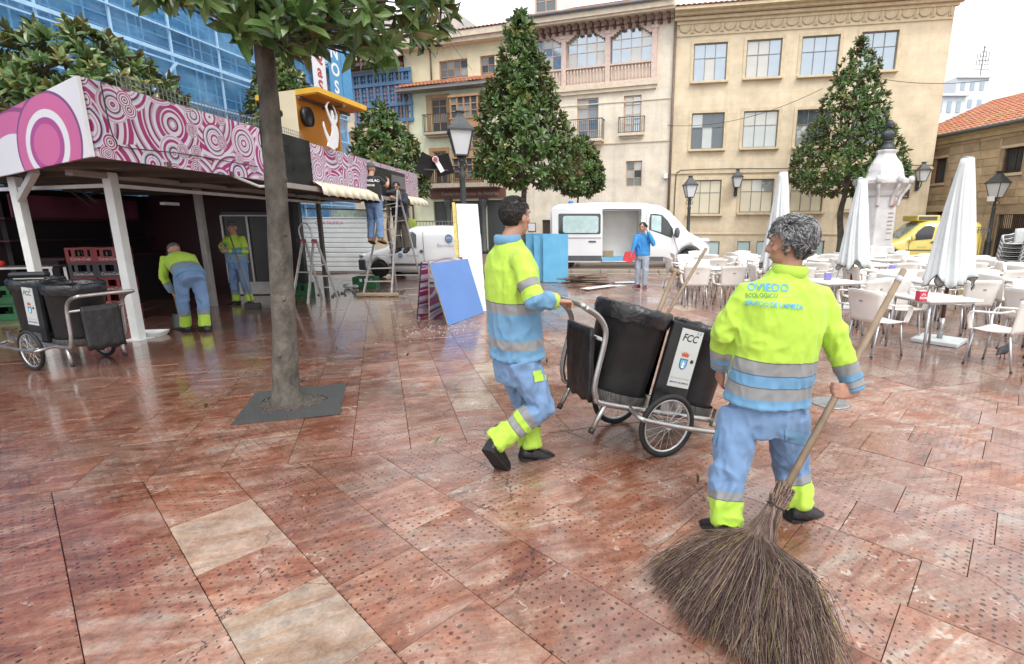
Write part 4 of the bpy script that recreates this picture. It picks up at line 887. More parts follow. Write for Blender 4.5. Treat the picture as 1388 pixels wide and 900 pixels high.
for k in range(5):
    m = MB(); x = 3+k*4.6; z = 2.65+1.9*(k%3)
    for s_ in (0, .35): m.bar((x+s_,.5,z),(x+s_+.5,.5,z+1.9), .04)
    for q in range(6): m.bar((x+.08*q,.5,z+.3*q+.15),(x+.35+.08*q,.5,z+.3*q+.15), .03)
    m.build('access_ladder', SCT, t)
def net_mat():
    m = bpy.data.materials.new('blue_netting'); m.use_nodes = True; nt = m.node_tree; L = nt.links.new; b = nt.nodes['Principled BSDF']
    tc = nd(nt, 'TexCoord'); mp = nd(nt, 'Mapping'); mp.inputs['Scale'].default_value = (.5, 1, .9); L(tc.outputs['Object'], mp.inputs[0])
    n = nd(nt, 'TexNoise'); n.inputs['Scale'].default_value = 1.4; n.inputs['Detail'].default_value = 6; L(mp.outputs[0], n.inputs['Vector'])
    L(ramp(nt, n.outputs[0], [(.3, (.055,.23,.50)), (.55, (.11,.35,.64)), (.8, (.30,.53,.76))]), b.inputs['Base Color'])
    b.inputs['Roughness'].default_value = .9; b.inputs['Specular IOR Level'].default_value = .05; nf = nd(nt, 'TexNoise'); nf.inputs['Scale'].default_value = 9; nf.inputs['Detail'].default_value = 5; L(mp.outputs[0], nf.inputs['Vector']); L(nd_map(nt, math_(nt, 'ADD', math_(nt, 'MULTIPLY', n.outputs[0], .6), math_(nt, 'MULTIPLY', nf.outputs[0], .4)), .05, .95), b.inputs['Alpha']); return m
NET = net_mat()
for j in range(8):
    m = MB(); nx, nz = 60, 6; ring = []
    for a in range(nz+1):
        ring.append([(24*i/nx, -.06+.07*noise.noise((i*.35, a*.6, j*3.1))-.05*math.sin(math.pi*a/nz), .7+j*1.9+1.93*a/nz) for i in range(nx+1)])
    m.loft(ring, cap=False, closed=False); m.build('debris_net', NET, t, flip=False)
# end of the scaffold with hanging banners
m = MB(); m.quad((24.1,.0,.7),(24.1,3.2,.7),(24.1,3.2,16),(24.1,.0,16)); m.build('end_net', NET, t, flip=False)
BW, BBL = mat('banner_white', (.72,.73,.75), .6, 0, .05), mat('banner_blue', (.09,.30,.55), .6, 0, .1)
LRED, LWH = mat('letter_red', (.40,.07,.09), .6), mat('letter_white', (.8,.8,.8), .6)
for (x0, x1, y0, y1, mt, txt, lm) in ((424,441,60,134,BW,['Q','a','S'],LRED), (446,462,55,136,BBL,['N','O','S'],LWH), (463,475,60,150,BBL,[],LWH)):
    a = SC.fp(x0, 100, .3); b_ = SC.fp(x1, 100, .3); z1 = SC.fp((x0+x1)/2, y0, .3)[1]; z0 = SC.fp((x0+x1)/2, y1, .3)[1]
    m = MB(); ubox(m, a[0], b_[0], z0, z1, -.33, -.3); o = m.build('banner', mt, t)
    for i, ch in enumerate(txt): text('banner_letter', ch, (b_[0]-a[0])*.85, frame(((a[0]+b_[0])/2, -.335, z0+(z1-z0)*(.22+.28*(2-i))), (1,0,0), (0,0,1)), lm, o, bold=.02)
# ---------------------------------------------------------------- white corrugated hoarding
HA, HB = V((-10.6,17.75,0)), V((-6.72,17.55,0)); hd = (HB-HA).normalized()
hoard = thing('site_hoarding', 'white ribbed sheet-metal hoarding with pink graffiti', 'hoarding', HA, math.atan2(hd.y, hd.x)); LH = (HB-HA).length
HW = mat('hoarding_white', (.70,.72,.72), .45, 0, .06, 3, dirt=.2)
for k in range(11):
    m = MB(); z = .06+k*.165; prof = [(0,z),(-.03,z+.015),(-.03,z+.125),(0,z+.14),(0,z+.165)]
    m.loft([[(x, y_, z_) for y_, z_ in prof] for x in (0, LH*.5, LH)], cap=False, closed=False, sm=False); o = m.build('rib_sheet', HW, hoard, flip=False)
m = MB(); m.bar((LH,-.02,0),(LH,-.02,1.9), .06); m.build('end_post', HW, hoard); m = MB(); m.bar((0,-.02,1.89),(LH,-.02,1.89), .06, .04); m.build('top_rail', HW, hoard)
text('graffiti', 'Q · A NUNCA', .16, frame((LH*.62, -.038, 1.72), (1,0,0), (0,0,1)), mat('pink_paint', (.6,.12,.3), .6), hoard)
# green-white shop board over the hoarding
m = MB(); ps = D(474,292,19.5); m.box(ps, (1.3,.05,.42)); tag(m.build('shop_board', mat('pale_green_board', (.5,.6,.5), .5, 0, .25, 8)), 'small pale green and white board above the hoarding', 'sign')
# crowd barrier and yellow-green sack beyond the small van
br_ = thing('crowd_barrier', 'grey steel crowd barrier standing behind the small white van', 'barrier', D(583,316,20).xy.to_3d())
m = MB(); zt_ = D(583,300,20).z; m.bar((-1.0,0,zt_),(1.25,0,zt_), .04); m.bar((-1,0,.25),(1.25,0,.25), .04); [m.bar((-1+k*.125,0,.25),(-1+k*.125,0,zt_), .02) for k in range(19)]; [m.bar((q,-.25,.05),(q,.25,.05), .04) for q in (-.9,1.15)]; [m.bar((q,0,.03),(q,0,.3), .04) for q in (-.9,1.15)]; m.build('barrier_frame', STEEL, br_)
m = MB(); m.lathe([(.25,0),(.28,.3),(.3,.8),(.24,.95),(.1,1.0)], 14); o = m.build('builders_sack', mat('lime_sack', (.45,.55,.1), .7, 0, .3, 6), loc=D(555,316,19.4).xy.to_3d()+V((0,0,.9))); tag(o, 'lime and white sack on a pedestal behind the small van', 'sack')
m = MB(); m.box((0,0,.45),(.7,.5,.9)); o = m.build('grey_crate_stand', mat('stand_grey', (.35,.36,.36), .6), loc=D(555,316,19.4).xy.to_3d(), bev=.02); tag(o, 'plain grey stand carrying the lime sack', 'stand')
# more stall-front houses at the left end of the square, behind the scaffold
# ================================================================== magnolia trees
def leaf_mat():
    m = bpy.data.materials.new('magnolia_leaf'); m.use_nodes = True; nt = m.node_tree; L = nt.links.new; b = nt.nodes['Principled BSDF']
    at = nd(nt, 'Attribute', attribute_name='rnd'); sp = nd(nt, 'SeparateColor'); L(at.outputs[0], sp.inputs[0])
    up = ramp(nt, sp.outputs[0], [(0, (.042,.09,.028)), (.4, (.088,.165,.044)), (.75, (.16,.23,.068)), (1, (.25,.215,.065))])
    un = ramp(nt, sp.outputs[1], [(0, (.08,.09,.03)), (.55, (.10,.075,.03)), (1, (.14,.062,.025))])
    ge = nd(nt, 'NewGeometry'); L(mixc(nt, ge.outputs['Backfacing'], up, un), b.inputs['Base Color'])
    L(nd_map(nt, ge.outputs['Backfacing'], .23, .6), b.inputs['Roughness']); b.inputs['Specular IOR Level'].default_value = .5
    tr = nd(nt, 'BsdfTranslucent'); L(mixc(nt, .5, up, (.12,.16,.03)), tr.inputs[0]); ms = nd(nt, 'MixShader'); ms.inputs[0].default_value = .18
    L(b.outputs[0], ms.inputs[1]); L(tr.outputs[0], ms.inputs[2]); L(ms.outputs[0], nt.nodes['Material Output'].inputs[0]); return m
LEAF = leaf_mat()
BARK = mat('magnolia_bark', (.105,.092,.075), .8, 0, .5, 11, bump=1.0, bscale=34, stretch=(1,1,.5), dirt=.7)
LT = np.array([(0,0,0),(.3,-.43,.07),(.3,0,0),(.3,.43,.07),(.68,-.42,.06),(.68,0,.005),(.68,.42,.06),(1,0,-.07)], dtype=float)
LF = [(0,1,2),(0,2,3),(1,4,5,2),(2,5,6,3),(4,7,5),(5,7,6)]
def crown_mesh(tips, L0, rng, nleaf=8, young=.12, tilt=(35,78)):
    vs = []; cols = []; fs = []; n = 0
    for p, ax, s_ in tips:
        p = np.array(p); ax = np.array(ax, dtype=float); ax /= np.linalg.norm(ax)
        a = np.cross(ax, (0,0,1.0) if abs(ax[2]) < .9 else (1.0,0,0)); a /= np.linalg.norm(a); b = np.cross(ax, a)
        yg = rng.random() < young; ph = rng.random()*6.28
        for k in range(nleaf):
            th = ph + k*2.4 + rng.uniform(-.3,.3); ti = math.radians(rng.uniform(*tilt)) if k > 1 else math.radians(rng.uniform(8,35))
            rad = a*math.cos(th)+b*math.sin(th); d = ax*math.cos(ti)+rad*math.sin(ti); up = ax*math.sin(ti)-rad*math.cos(ti)
            d = d + np.array((0,0,-.18*rng.random())); d /= np.linalg.norm(d); up = up - d*np.dot(up, d); up /= np.linalg.norm(up)
            sd = np.cross(up, d); l = L0*s_*rng.uniform(.65,1.15); wd = l*rng.uniform(.34,.44)
            base = p - ax*rng.uniform(0,.10)*(k/nleaf)
            vs.append(base + LT[:,0:1]*l*d + LT[:,1:2]*wd*sd + LT[:,2:3]*l*up)
            t = (rng.uniform(.75,1) if yg else rng.uniform(0,.72)); cols.append([(t, rng.random(), rng.random(), 1)]*8)
            fs += [[i+n for i in f] for f in LF]; n += 8
    me = bpy.data.meshes.new('crown'); me.from_pydata(np.concatenate(vs).tolist(), [], fs); me.materials.append(LEAF)
    set_rnd(me, np.array(cols).reshape(-1,4)); me.update(); return me
def limb(m, a, b, r0, r1, rng, k=5, wob=.05, n=7):
    a, b = V(a), V(b); L_ = (b-a).length
    pts = [a.lerp(b, i/k) + (V((rng.uniform(-1,1), rng.uniform(-1,1), rng.uniform(-.4,.4)))*wob*L_ if 0 < i < k else V()) for i in range(k+1)]
    pts = smooth_path(pts, 3); N = len(pts)
    m.tube(pts, [r0+(r1-r0)*i/(N-1) for i in range(N)], n)
def magnolia(label, base, h, zc, prof, seed, L0=.235, dens=26, r0=.11, group='clipped magnolia trees', trunk=True, young=.12):
    """prof: list of (height fraction of the crown, radius)"""
    rng = random.Random(seed); t = thing('magnolia_tree', label, 'tree', base, 0, group); m = MB()
    ht = h - zc
    limb(m, (0,0,-.02), (0,0,zc+ht*.75), r0, r0*.25, rng, 7, .012, 10)
    def rad(f):
        for (f0, q0), (f1, q1) in zip(prof, prof[1:]):
            if f <= f1: return q0+(q1-q0)*(f-f0)/max(1e-6, f1-f0)
        return prof[-1][1]
    for k in range(16):
        f = rng.uniform(.02,.6); a = k*2.4; r_ = rad(f)*.8
        limb(m, (0,0,zc-.25+ht*f*.75), (r_*math.cos(a), r_*math.sin(a), zc+ht*f+.12), r0*.32, .012, rng, 3, .05, 5)
    m.build('trunk', BARK, t)
    tips = []; slen = sum(math.hypot((f1-f0)*ht, q1-q0)*(q0+q1)/2*6.283 for (f0,q0),(f1,q1) in zip(prof, prof[1:]))
    N = int(slen*dens); wts = []
    lump = [(rng.uniform(0,6.28), rng.uniform(0,1), rng.uniform(-.22,.12)) for _ in range(14)]
    cnt = 0
    while cnt < N:
        f = rng.random(); q = rad(f)
        if rng.random() > q/max(p[1] for p in prof): continue
        a = rng.uniform(0, 6.283); k = 1.0
        for la, lf, lk in lump: k += lk*math.exp(-((math.cos(a-la)-1)**2*6+((f-lf)*4)**2))
        sh = rng.random(); depth = 1-.30*sh*sh - (.35*rng.random() if rng.random() < .25 else 0); r_ = q*k*depth + rng.uniform(-.06,.1)
        sl = (rad(min(1,f+.05))-rad(max(0,f-.05)))/(.1*ht); upz = .35 - min(1.0, sl)*.6 + rng.uniform(-.25,.45)
        tips.append(((r_*math.cos(a), r_*math.sin(a), zc+f*ht+rng.uniform(-.06,.06)), (math.cos(a)+rng.uniform(-.3,.3), math.sin(a)+rng.uniform(-.3,.3), upz), rng.uniform(.8,1.15))); cnt += 1
    for k in range(int(N*.012)+4): tips.append(((rng.uniform(-.1,.1), rng.uniform(-.1,.1), h-.25+rng.uniform(-.3,.25)), (rng.uniform(-.4,.4), rng.uniform(-.4,.4), 1), 1))
    me = crown_mesh(tips, L0, rng, young=young); inst('crown', me, t); return t
CONE = [(0,.35),(.06,.92),(.14,1.0),(.3,.86),(.5,.62),(.7,.42),(.85,.25),(1,.04)]
magnolia('tall cone-clipped magnolia between the lamp post and the large white van', (-1.3,15,0), 7.25, 2.75, [(f, r*1.66) for f, r in CONE], 1, dens=27)
magnolia('broad cone-clipped magnolia behind the marble monument', (11.9,22.3,0), 9.0, 2.9, [(f, r*2.36) for f, r in CONE], 2, dens=18, r0=.15)
magnolia('small loose magnolia rising behind the large white van roof', (.45,22.2,0), 5.3, 2.9, [(0,.4),(.15,1.05),(.4,1.2),(.75,.75),(1,.05)], 3, dens=34, r0=.07)
magnolia('round-topped magnolia rising behind the stall fascia, beside the netting', (-10.15,11.4,0), 5.6, 2.7, [(0,1.3),(.25,1.95),(.5,1.85),(.75,1.4),(.92,.85),(1,.1)], 4, L0=.27, dens=19, r0=.12, young=.3)
magnolia('small magnolia top behind the yellow-roofed booth', (-9.0,17,0), 7.0, 3.2, [(0,.6),(.4,1.1),(.75,.8),(1,.05)], 5, dens=30, r0=.09, young=.35)
magnolia('bushy magnolia in front of the blue gallery house', (-6.35,18.2,0), 5.65, 2.35, [(0,.5),(.12,1.3),(.3,1.45),(.6,1.1),(.85,.6),(1,.08)], 6, dens=27, r0=.09, young=.25)
# ---- the near street tree
ft = thing('street_tree', 'near magnolia with bare grey trunk standing in the asphalt square', 'tree', (-2.59,4.43,0))
fl = lambda p: V(p)-V((-2.59,4.43,0))
rng = random.Random(9); m = MB()
c0 = [fl(D(389,551,4.43)), fl(D(385,440,4.43)), fl(D(377,300,4.44)), fl(D(366,150,4.47)), fl(D(352,0,4.5)), fl(D(348,-110,4.55)), fl(D(352,-230,4.6))]
pts = smooth_path(c0, 10); rr_ = []
for i, p in enumerate(pts):
    z = p.z; rr_.append(.108 - .012*z + .05*math.exp(-max(z,0)/.10) + .006*noise.noise((z*3.2,0,4)))
n = 20; rings = []
for i, p in enumerate(pts):
    rings.append([p + V((math.cos(a), math.sin(a), 0))*(rr_[i]*(1+.05*noise.noise((math.cos(a)*1.6, math.sin(a)*1.6, p.z*2.2))+.10*max(0, .25-p.z)*math.cos(5*a+1))) for a in [2*math.pi*k/n for k in range(n)]])
m.loft(rings); trunk_o = m.build('trunk', BARK, ft); trunk_o.location.z = -.015
for i in range(5):      # knots on the bark
    z = .5+i*.52; a = -1.5+i*.5; k = min(range(len(pts)), key=lambda j: abs(pts[j].z-z))
    q = MB(); q.sphere(pts[k]+V((math.cos(a), math.sin(a), 0))*rr_[k]*.93, (.022,.02,.03), 8, 6); q.build('bark_knot', BARK, trunk_o)
lbx = [180,250,300,312,322,345,352,380,398,440,455,470,500,525,540,552,570,600,612]; lby = [2,14,10,18,74,78,60,78,92,66,72,84,104,92,64,58,78,66,20]
tips = []; brs = MB()
roots = [fl(D(358,y,4.5)) for y in (60,20,-30)]
for k in range(330):
    x = rng.uniform(190, 612); lb = float(np.interp(x, lbx, lby)); hi = -150
    y = lb-10 - (rng.random()**1.5)*(lb-hi)
    if x < 300 and y > 5: continue
    if 318 < x < 385 and y > 40 and rng.random() < .5: continue
    Y = rng.uniform(3.35, 4.9); p = fl(D(x, y-8, Y))
    cpt = V((0,0,p.z)); ax = (p-cpt).normalized()*.8 + V((rng.uniform(-.4,.4), rng.uniform(-.4,.4), rng.uniform(-.45,.5)))
    tips.append((p, ax, rng.uniform(.85,1.15)))
    if k % 3 == 0: limb(brs, roots[k % 3]+V((0,0,.25*rng.random())), p, .016, .005, rng, 4, .05, 5)
for x, y in ((600,62),(480,60),(430,40),(560,20),(520,74),(330,38)):
    limb(brs, roots[0]+V((0,0,.1)), fl(D(x,y,4.0)), .03, .008, rng, 5, .03, 6)
for k in range(950):      # unseen rest of the crown, thickened to block sky light from leaves below
    a = rng.uniform(0,6.283); f = rng.random(); r_ = (2.0*(1-f)**.7+.15)*math.sqrt(rng.uniform(.02,1)); z = 4.05+f*2.9
    tips.append((fl((-2.7+r_*math.cos(a), 4.5+r_*math.sin(a), z)), (math.cos(a), math.sin(a), rng.uniform(-.1,.8)), 1))
brs.build('branches', BARK, ft); inst('crown', crown_mesh(tips, .185, rng, nleaf=7, young=.1, tilt=(40,95)), ft)
# ================================================================== lamps
LIRON = mat('lamp_iron', (.045,.05,.052), .45, 0, .25, 10, bump=.2, bscale=40); LGLASS = mat('lamp_glass', (.62,.64,.66), .35, 0, .05, 3)
def lantern(t, o, s_=1.0):
    o = V(o); ib = MB(); w0, w1, hh = .13*s_, .235*s_, .46*s_
    for a in range(4):
        x0, y0 = math.cos(a*math.pi/2+.785)*1.414, math.sin(a*math.pi/2+.785)*1.414
        ib.bar(o+V((x0*w0,y0*w0,0)), o+V((x0*w1,y0*w1,hh)), .022*s_)
    ib.box(o+V((0,0,-.01)), (w0*2+.03,w0*2+.03,.03)); ib.box(o+V((0,0,hh+.012)), (w1*2+.07,w1*2+.07,.03*s_))
    rings = [[o+V((sx*w, sy*w, hh+z)) for sx, sy in ((-1,-1),(1,-1),(1,1),(-1,1))] for w, z in ((w1+.03,.03),(w1*.85,.1*s_),(w1*.3,.3*s_),(w1*.28,.36*s_),(w1*.4,.37*s_),(w1*.4,.39*s_),(.02,.4*s_))]
    ib.loft(rings, sm=False); fr_ = ib.build('lantern_frame', LIRON, t)
    for a in range(4):
        g_ = MB(); A = [V((math.cos((a+d)*math.pi/2+.785)*1.414, math.sin((a+d)*math.pi/2+.785)*1.414, 0)) for d in (0,1)]
        g_.quad(o+A[0]*w0*.93, o+A[1]*w0*.93, o+A[1]*w1*.95+V((0,0,hh)), o+A[0]*w1*.95+V((0,0,hh))); g_.build('lantern_pane', LGLASS, fr_)
def lamp_post(label, loc_, h, s_=1.0, rz=0):
    t = thing('street_lamp', label, 'street lamp', loc_, rz, 'lantern lamp posts on the square'); zl = h-.86*s_
    m = MB(); m.lathe([(.16,0),(.16,.12),(.13,.2),(.15,.32),(.12,.45),(.11,.9),(.13,.95),(.075,1.05),(.065,zl-.5),(.085,zl-.45),(.06,zl-.38),(.05,zl-.16),(.10,zl-.12),(.05,zl-.08),(.09,zl-.02)], 14); m.build('post', LIRON, t)
    m = MB()
    for a in range(4):
        c_, s2 = math.cos(a*1.571+.785), math.sin(a*1.571+.785)
        m.tube(smooth_path([(c_*.05,s2*.05,zl-.32),(c_*.16,s2*.16,zl-.25),(c_*.10,s2*.10,zl-.12),(c_*.15,s2*.15,zl+.0)], 4), .012, 5)
    m.build('scroll_bracket', LIRON, t); lantern(t, (0,0,zl), s_); return t
lm = lamp_post('lantern lamp post beside the leaning white panel, with small dark flags', (-2.43,12,0), 4.14, 1.1, .25)
for k, (dx, dz, rot) in enumerate(((-.78,0,.5), (-.42,.02,-.35))):
    m = MB(); m.box((0,0,0), (.4,.03,.45)); o = m.build('sign_plate', BOARD, lm, loc=(dx, .0, 2.95+dz)); o.rotation_euler = (.3, .35 if k == 0 else -.2, rot)
m = MB(); m.box((0,0,0),(.1,.035,.36)); m.lathe([(.07,0),(.07,.01)], 12, (0,-.02,.12), M=Matrix.Rotation(R(90),3,'X')); o = m.build('plate_emblem', mat('emblem_white', (.75,.7,.7), .5), lm, loc=(-.52,-.06,2.97)); o.rotation_euler = (0,-.5,0)
m = MB(); m.lathe([(.05,0),(.05,.012)], 12, (0,-.045,.12), M=Matrix.Rotation(R(90),3,'X')); o = m.build('emblem_dot', LRED, lm, loc=(-.52,-.06,2.97)); o.rotation_euler = (0,-.5,0)
m = MB(); m.bar((-1,0,2.86),(0,0,2.86), .03); m.build('plate_arm', LIRON, lm)
lamp_post('slim lantern lamp post rising behind the large white van bonnet', (5.07,21.6,0), 3.65, 1.0, .1)
lr = lamp_post('dark lantern lamp post beside the old stone building', (18.0,21.8,0), 3.86, 1.25, .3)
m = MB(); m.box((-.42,-.1,2.72), (.3,.1,.2)); m.build('white_box', WHITEM, lr)
for x, y, lab in ((997,243,'wall lantern between two lower windows of the tan building'), (1243,235,'wall lantern at the corner of the tan building')):
    u_, z_ = RB.fp(x, y+12); t = thing('wall_lamp', lab, 'wall lamp', RB.O+RB.e*u_+RB.n*.02+V((0,0,z_)), RB.t.rotation_euler.z, 'wall lanterns')
    m = MB(); m.box((0,-.04,-.15),(.16,.05,.5)); m.tube(smooth_path([(0,-.05,-.25),(0,-.3,-.3),(0,-.42,-.1),(0,-.42,.0)], 5), .025, 6); m.build('bracket', LIRON, t); lantern(t, (0,-.42,.02), 1.0)
# ================================================================== marble monument with bust
MAR_ = mat('weathered_marble', (.62,.61,.60), .6, 0, .14, 3, bump=.35, bscale=18, dirt=.35)
mo_ = thing('monument', 'white marble monument pillar with carved canopy and dark bronze bust', 'monument', (12.25,20.3,0), .5)
def octo(r, z, k=8, ph=.3927): return [V((r*math.cos(2*math.pi*i/k+ph), r*math.sin(2*math.pi*i/k+ph), z)) for i in range(k)]
m = MB(); m.loft([octo(1.0,0),octo(1.0,.25),octo(.88,.28),octo(.86,.5),octo(.72,.55),octo(.68,.8),octo(.6,.85)], sm=False); m.build('plinth', MAR_, mo_, bev=.02)
m = MB(); m.loft([octo(.58,.85),octo(.56,2.7),octo(.62,2.75)], sm=False); sh_ = m.build('shaft', MAR_, mo_, bev=.015)
for z in (1.1,1.35,1.5,1.65,1.8,1.95,2.1): 
    m = MB(); m.box((-.1,-.535,z),(.3,.02,.035)); m.build('inscription_line', mat('inscription', (.3,.29,.28), .7), sh_)
m = MB(); m.lathe([(.14,0),(.17,.03),(.12,.05),(.001,.06)], 14, (-.1,-.56,2.5), M=Matrix.Rotation(R(90),3,'X')); m.build('medallion', mat('medallion_pink', (.45,.3,.26), .6), sh_)
for i in range(8):
    a = 2*math.pi*i/8+.3927; m = MB(); c_, s2 = math.cos(a), math.sin(a)
    m.tube(smooth_path([(c_*.58,s2*.58,2.35),(c_*.66,s2*.66,2.7),(c_*.86,s2*.86,3.05),(c_*.9,s2*.9,3.25)], 4), [.06]*13, 7); m.sphere((c_*.93,s2*.93,3.32), (.12,.12,.16), 8, 6); m.build('canopy_bracket', MAR_, mo_)
m = MB(); m.loft([octo(.6,2.75),octo(.66,2.95),octo(.8,3.1),octo(.92,3.2),octo(.92,3.34),octo(.74,3.4),octo(.7,3.5),octo(.66,3.7),octo(.56,3.95),octo(.4,4.15),octo(.32,4.3),octo(.36,4.4),octo(.36,4.46)], sm=False); m.build('canopy', MAR_, mo_, bev=.02)
BRZ = mat('dark_bronze', (.06,.07,.075), .5, .4, .3, 8)
m = MB(); m.lathe([(.26,4.46),(.28,4.52),(.2,4.6),(.16,4.72),(.2,4.78)], 16); m.build('bust_base', BRZ, mo_)
m = MB(); m.loft([[V((.3*s_*math.cos(a), .17*s_*math.sin(a), z)) for a in [6.283*k/14 for k in range(14)]] for s_, z in ((.5,4.76),(.85,4.9),(1.0,5.02),(.95,5.1),(.6,5.17),(.3,5.2),(.27,5.26))]); m.sphere((0,-.01,5.4), (.115,.14,.165), 12, 10); m.sphere((0,-.14,5.38), (.02,.03,.03), 6, 5); m.sphere((0,-.1,5.3), (.07,.06,.07), 8, 6); m.build('bust', BRZ, mo_)
# ================================================================== vehicles
def boolean(o, cutters):
    for c in cutters:
        b = o.modifiers.new('b', 'BOOLEAN'); b.operation = 'DIFFERENCE'; b.object = c; b.solver = 'EXACT'
    me = evalmesh(o); o.modifiers.clear(); old = o.data; o.data = me; bpy.data.meshes.remove(old)
    for c in cutters: bpy.data.objects.remove(c)
def body_loft(st, glassf=None):
    """stations (x, zbottom, zshoulder, ztop, halfwidth, inset)"""
    rings = []
    for x, zb, zs, zt, w, ins in st:
        h = [(-w*.94, zb), (-w, zb+.14), (-w, zb+(zs-zb)*.6), (-w+.01, zs), (-w+.03+ins*.35, zs+(zt-zs)*.45), (-w+.05+ins*.8, zs+(zt-zs)*.82), (-w+.12+ins, zt-(zt-zs)*.06), (-w+.3+ins, zt), (-.02, zt+.012)]
        rings.append([V((x, y, z)) for y, z in h] + [V((x, -y, z)) for y, z in reversed(h)])
    m = MB(); n = len(rings[0]); b = 0
    m.loft(rings, 0, True, True)
    if glassf:
        k = 0
        for i in range(len(rings)-1):
            for j in range(n):
                if glassf(i, j): m.m[k] = 1
                k += 1
    return m
def wheel_part(t, c, r, w, mt_hub, ax='Y'):
    Mx = Matrix.Rotation(R(90), 3, 'X'); m = MB()
    m.lathe([(r*.6,-w/2),(r*.93,-w/2),(r,-w*.32),(r,w*.32),(r*.93,w/2),(r*.6,w/2)], 28, c, M=Mx); o = m.build('wheel', RUBBER, t)
    m = MB(); m.lathe([(r*.62,-w*.35),(r*.62,w*.42),(r*.5,w*.3),(r*.2,w*.42),(.001,w*.44)], 20, c, M=Mx); m.build('hubcap', mt_hub, o)
def rrect(u0, u1, z0, z1, r, k=4, skew=0.0):
    P = []
    for (cx, cz, a0) in ((u1-r,z0+r,-90),(u1-r,z1-r,0),(u0+r,z1-r,90),(u0+r,z0+r,180)):
        for i in range(k+1): a = R(a0+90*i/k); P.append((cx+r*math.cos(a), cz+r*math.sin(a)))
    return P
def side_patch(name, poly, y, mt, t, th=.008):
    m = MB(); m.prism(poly, lambda a, b, q: V((a, q, b)), y, y-th); return m.build(name, mt, t)
CARW = mat('white_car_paint', (.80,.81,.82), .25, 0, .02, 2, coat=.6); CARY = mat('yellow_car_paint', (.68,.55,.12), .28, 0, .03, 2, coat=.6)
CGL = glass('car_glass', (.30,.36,.35), .5, .05); CGD = glass('car_glass_dark', (.035,.04,.042), .1, .05); TRIM = mat('grey_trim', (.10,.105,.11), .5); HUB = mat('hub_grey', (.35,.36,.37), .4, .5)
# ---------------------------------------------------------------- large white van, side door open
vt = thing('white_panel_van', 'large white high-roof van with its side door slid open', 'van', (-.67,19.55,.1)); sc_ = .02666
vx = lambda x: (x-770)*sc_+.67; vz = lambda y: 1.62+(306-y)*sc_-.1
st = [(0.02,.42,1.2,2.0,.93,.08),(.10,.22,1.25,2.2,1.0,.08),(.35,.2,1.3,2.3,1.02,.08),(1.6,.2,1.3,2.36,1.03,.08),(3.4,.2,1.3,2.34,1.03,.09),(4.05,.2,1.28,2.24,1.03,.13),(4.38,.2,1.25,2.08,1.02,.17),(4.75,.2,1.22,1.72,1.0,.2),(5.12,.2,1.12,1.3,.98,.15),(5.45,.22,1.0,1.13,.95,.12),(5.75,.24,.85,.98,.88,.1),(5.92,.3,.7,.8,.75,.1),(5.97,.38,.6,.65,.6,.1)]
m = body_loft(st, lambda i, j: i in (6,7) and j in (6,7,8,9,10)); vb = m.build('body', [CARW, CGL], vt)
cut = []
def cutbox(a, b): m = MB(); m.box((V(a)+V(b))/2, V(b)-V(a)); o = m.build('cut', CARW, vt); cut.append(o)
d0, d1 = vx(817), vx(867); cutbox((d0,-1.2,vz(354)), (d1,-.82,vz(286))); cutbox((.5,-.9,vz(352)), (d1+.12,.92,vz(284)))
for x in (vx(768), vx(937)):
    m = MB(); m.lathe([(.41,-1.3),(.41,-.62)], 24, (x,0,.36), M=Matrix.Rotation(R(90),3,'X').inverted() @ Matrix.Identity(3)); c = m.build('cut', TRIM, vt); cut.append(c)
boolean(vb, cut)
for x in (vx(768), vx(937)): wheel_part(vt, (x,-.86,.345), .345, .22, HUB); wheel_part(vt, (x,.86,.345), .345, .22, HUB)
VIN = mat('van_interior', (.80,.76,.70), .7, 0, .1, 2)
m = MB(); ubox(m, .55, d1+.04, vz(349), vz(285), .0, .04); m.build('moved_in_lining', VIN, vt); m = MB(); ubox(m, d1+.05, d1+.1, vz(351), vz(285), -.85, .85); m.build('bulkhead', VIN, vt)  # lining moved in from the far wall to catch more door light
BLUEB = mat('blue_board', (.13,.42,.66), .5, 0, .1, 3, dirt=.15)
m = MB(); ubox(m, d0-.5, d1+.02, vz(353), vz(349), -.86, .8); m.build('load_floor', BLUEB, vt)
m = MB(); ubox(m, d0+.1, d0+.45, vz(349)+.005, vz(349)+.22, -.5, -.2); o = m.build('cardboard_box', mat('cardboard', (.38,.27,.15), .8)); o.location = vt.location; tag(o, 'small cardboard box on the open van floor', 'box')
m = MB(); [m.bar((a,-1.036,vz(y0)), (b,-1.036,vz(y1)), .035, .02, up=(0,1,0)) for a, b, y0, y1 in ((d0,d1,284.5,284.5),(d1+.02,d1+.02,284,355),(d0,d1,355.5,355.5))]; m.build('door_seal', TRIM, vt)
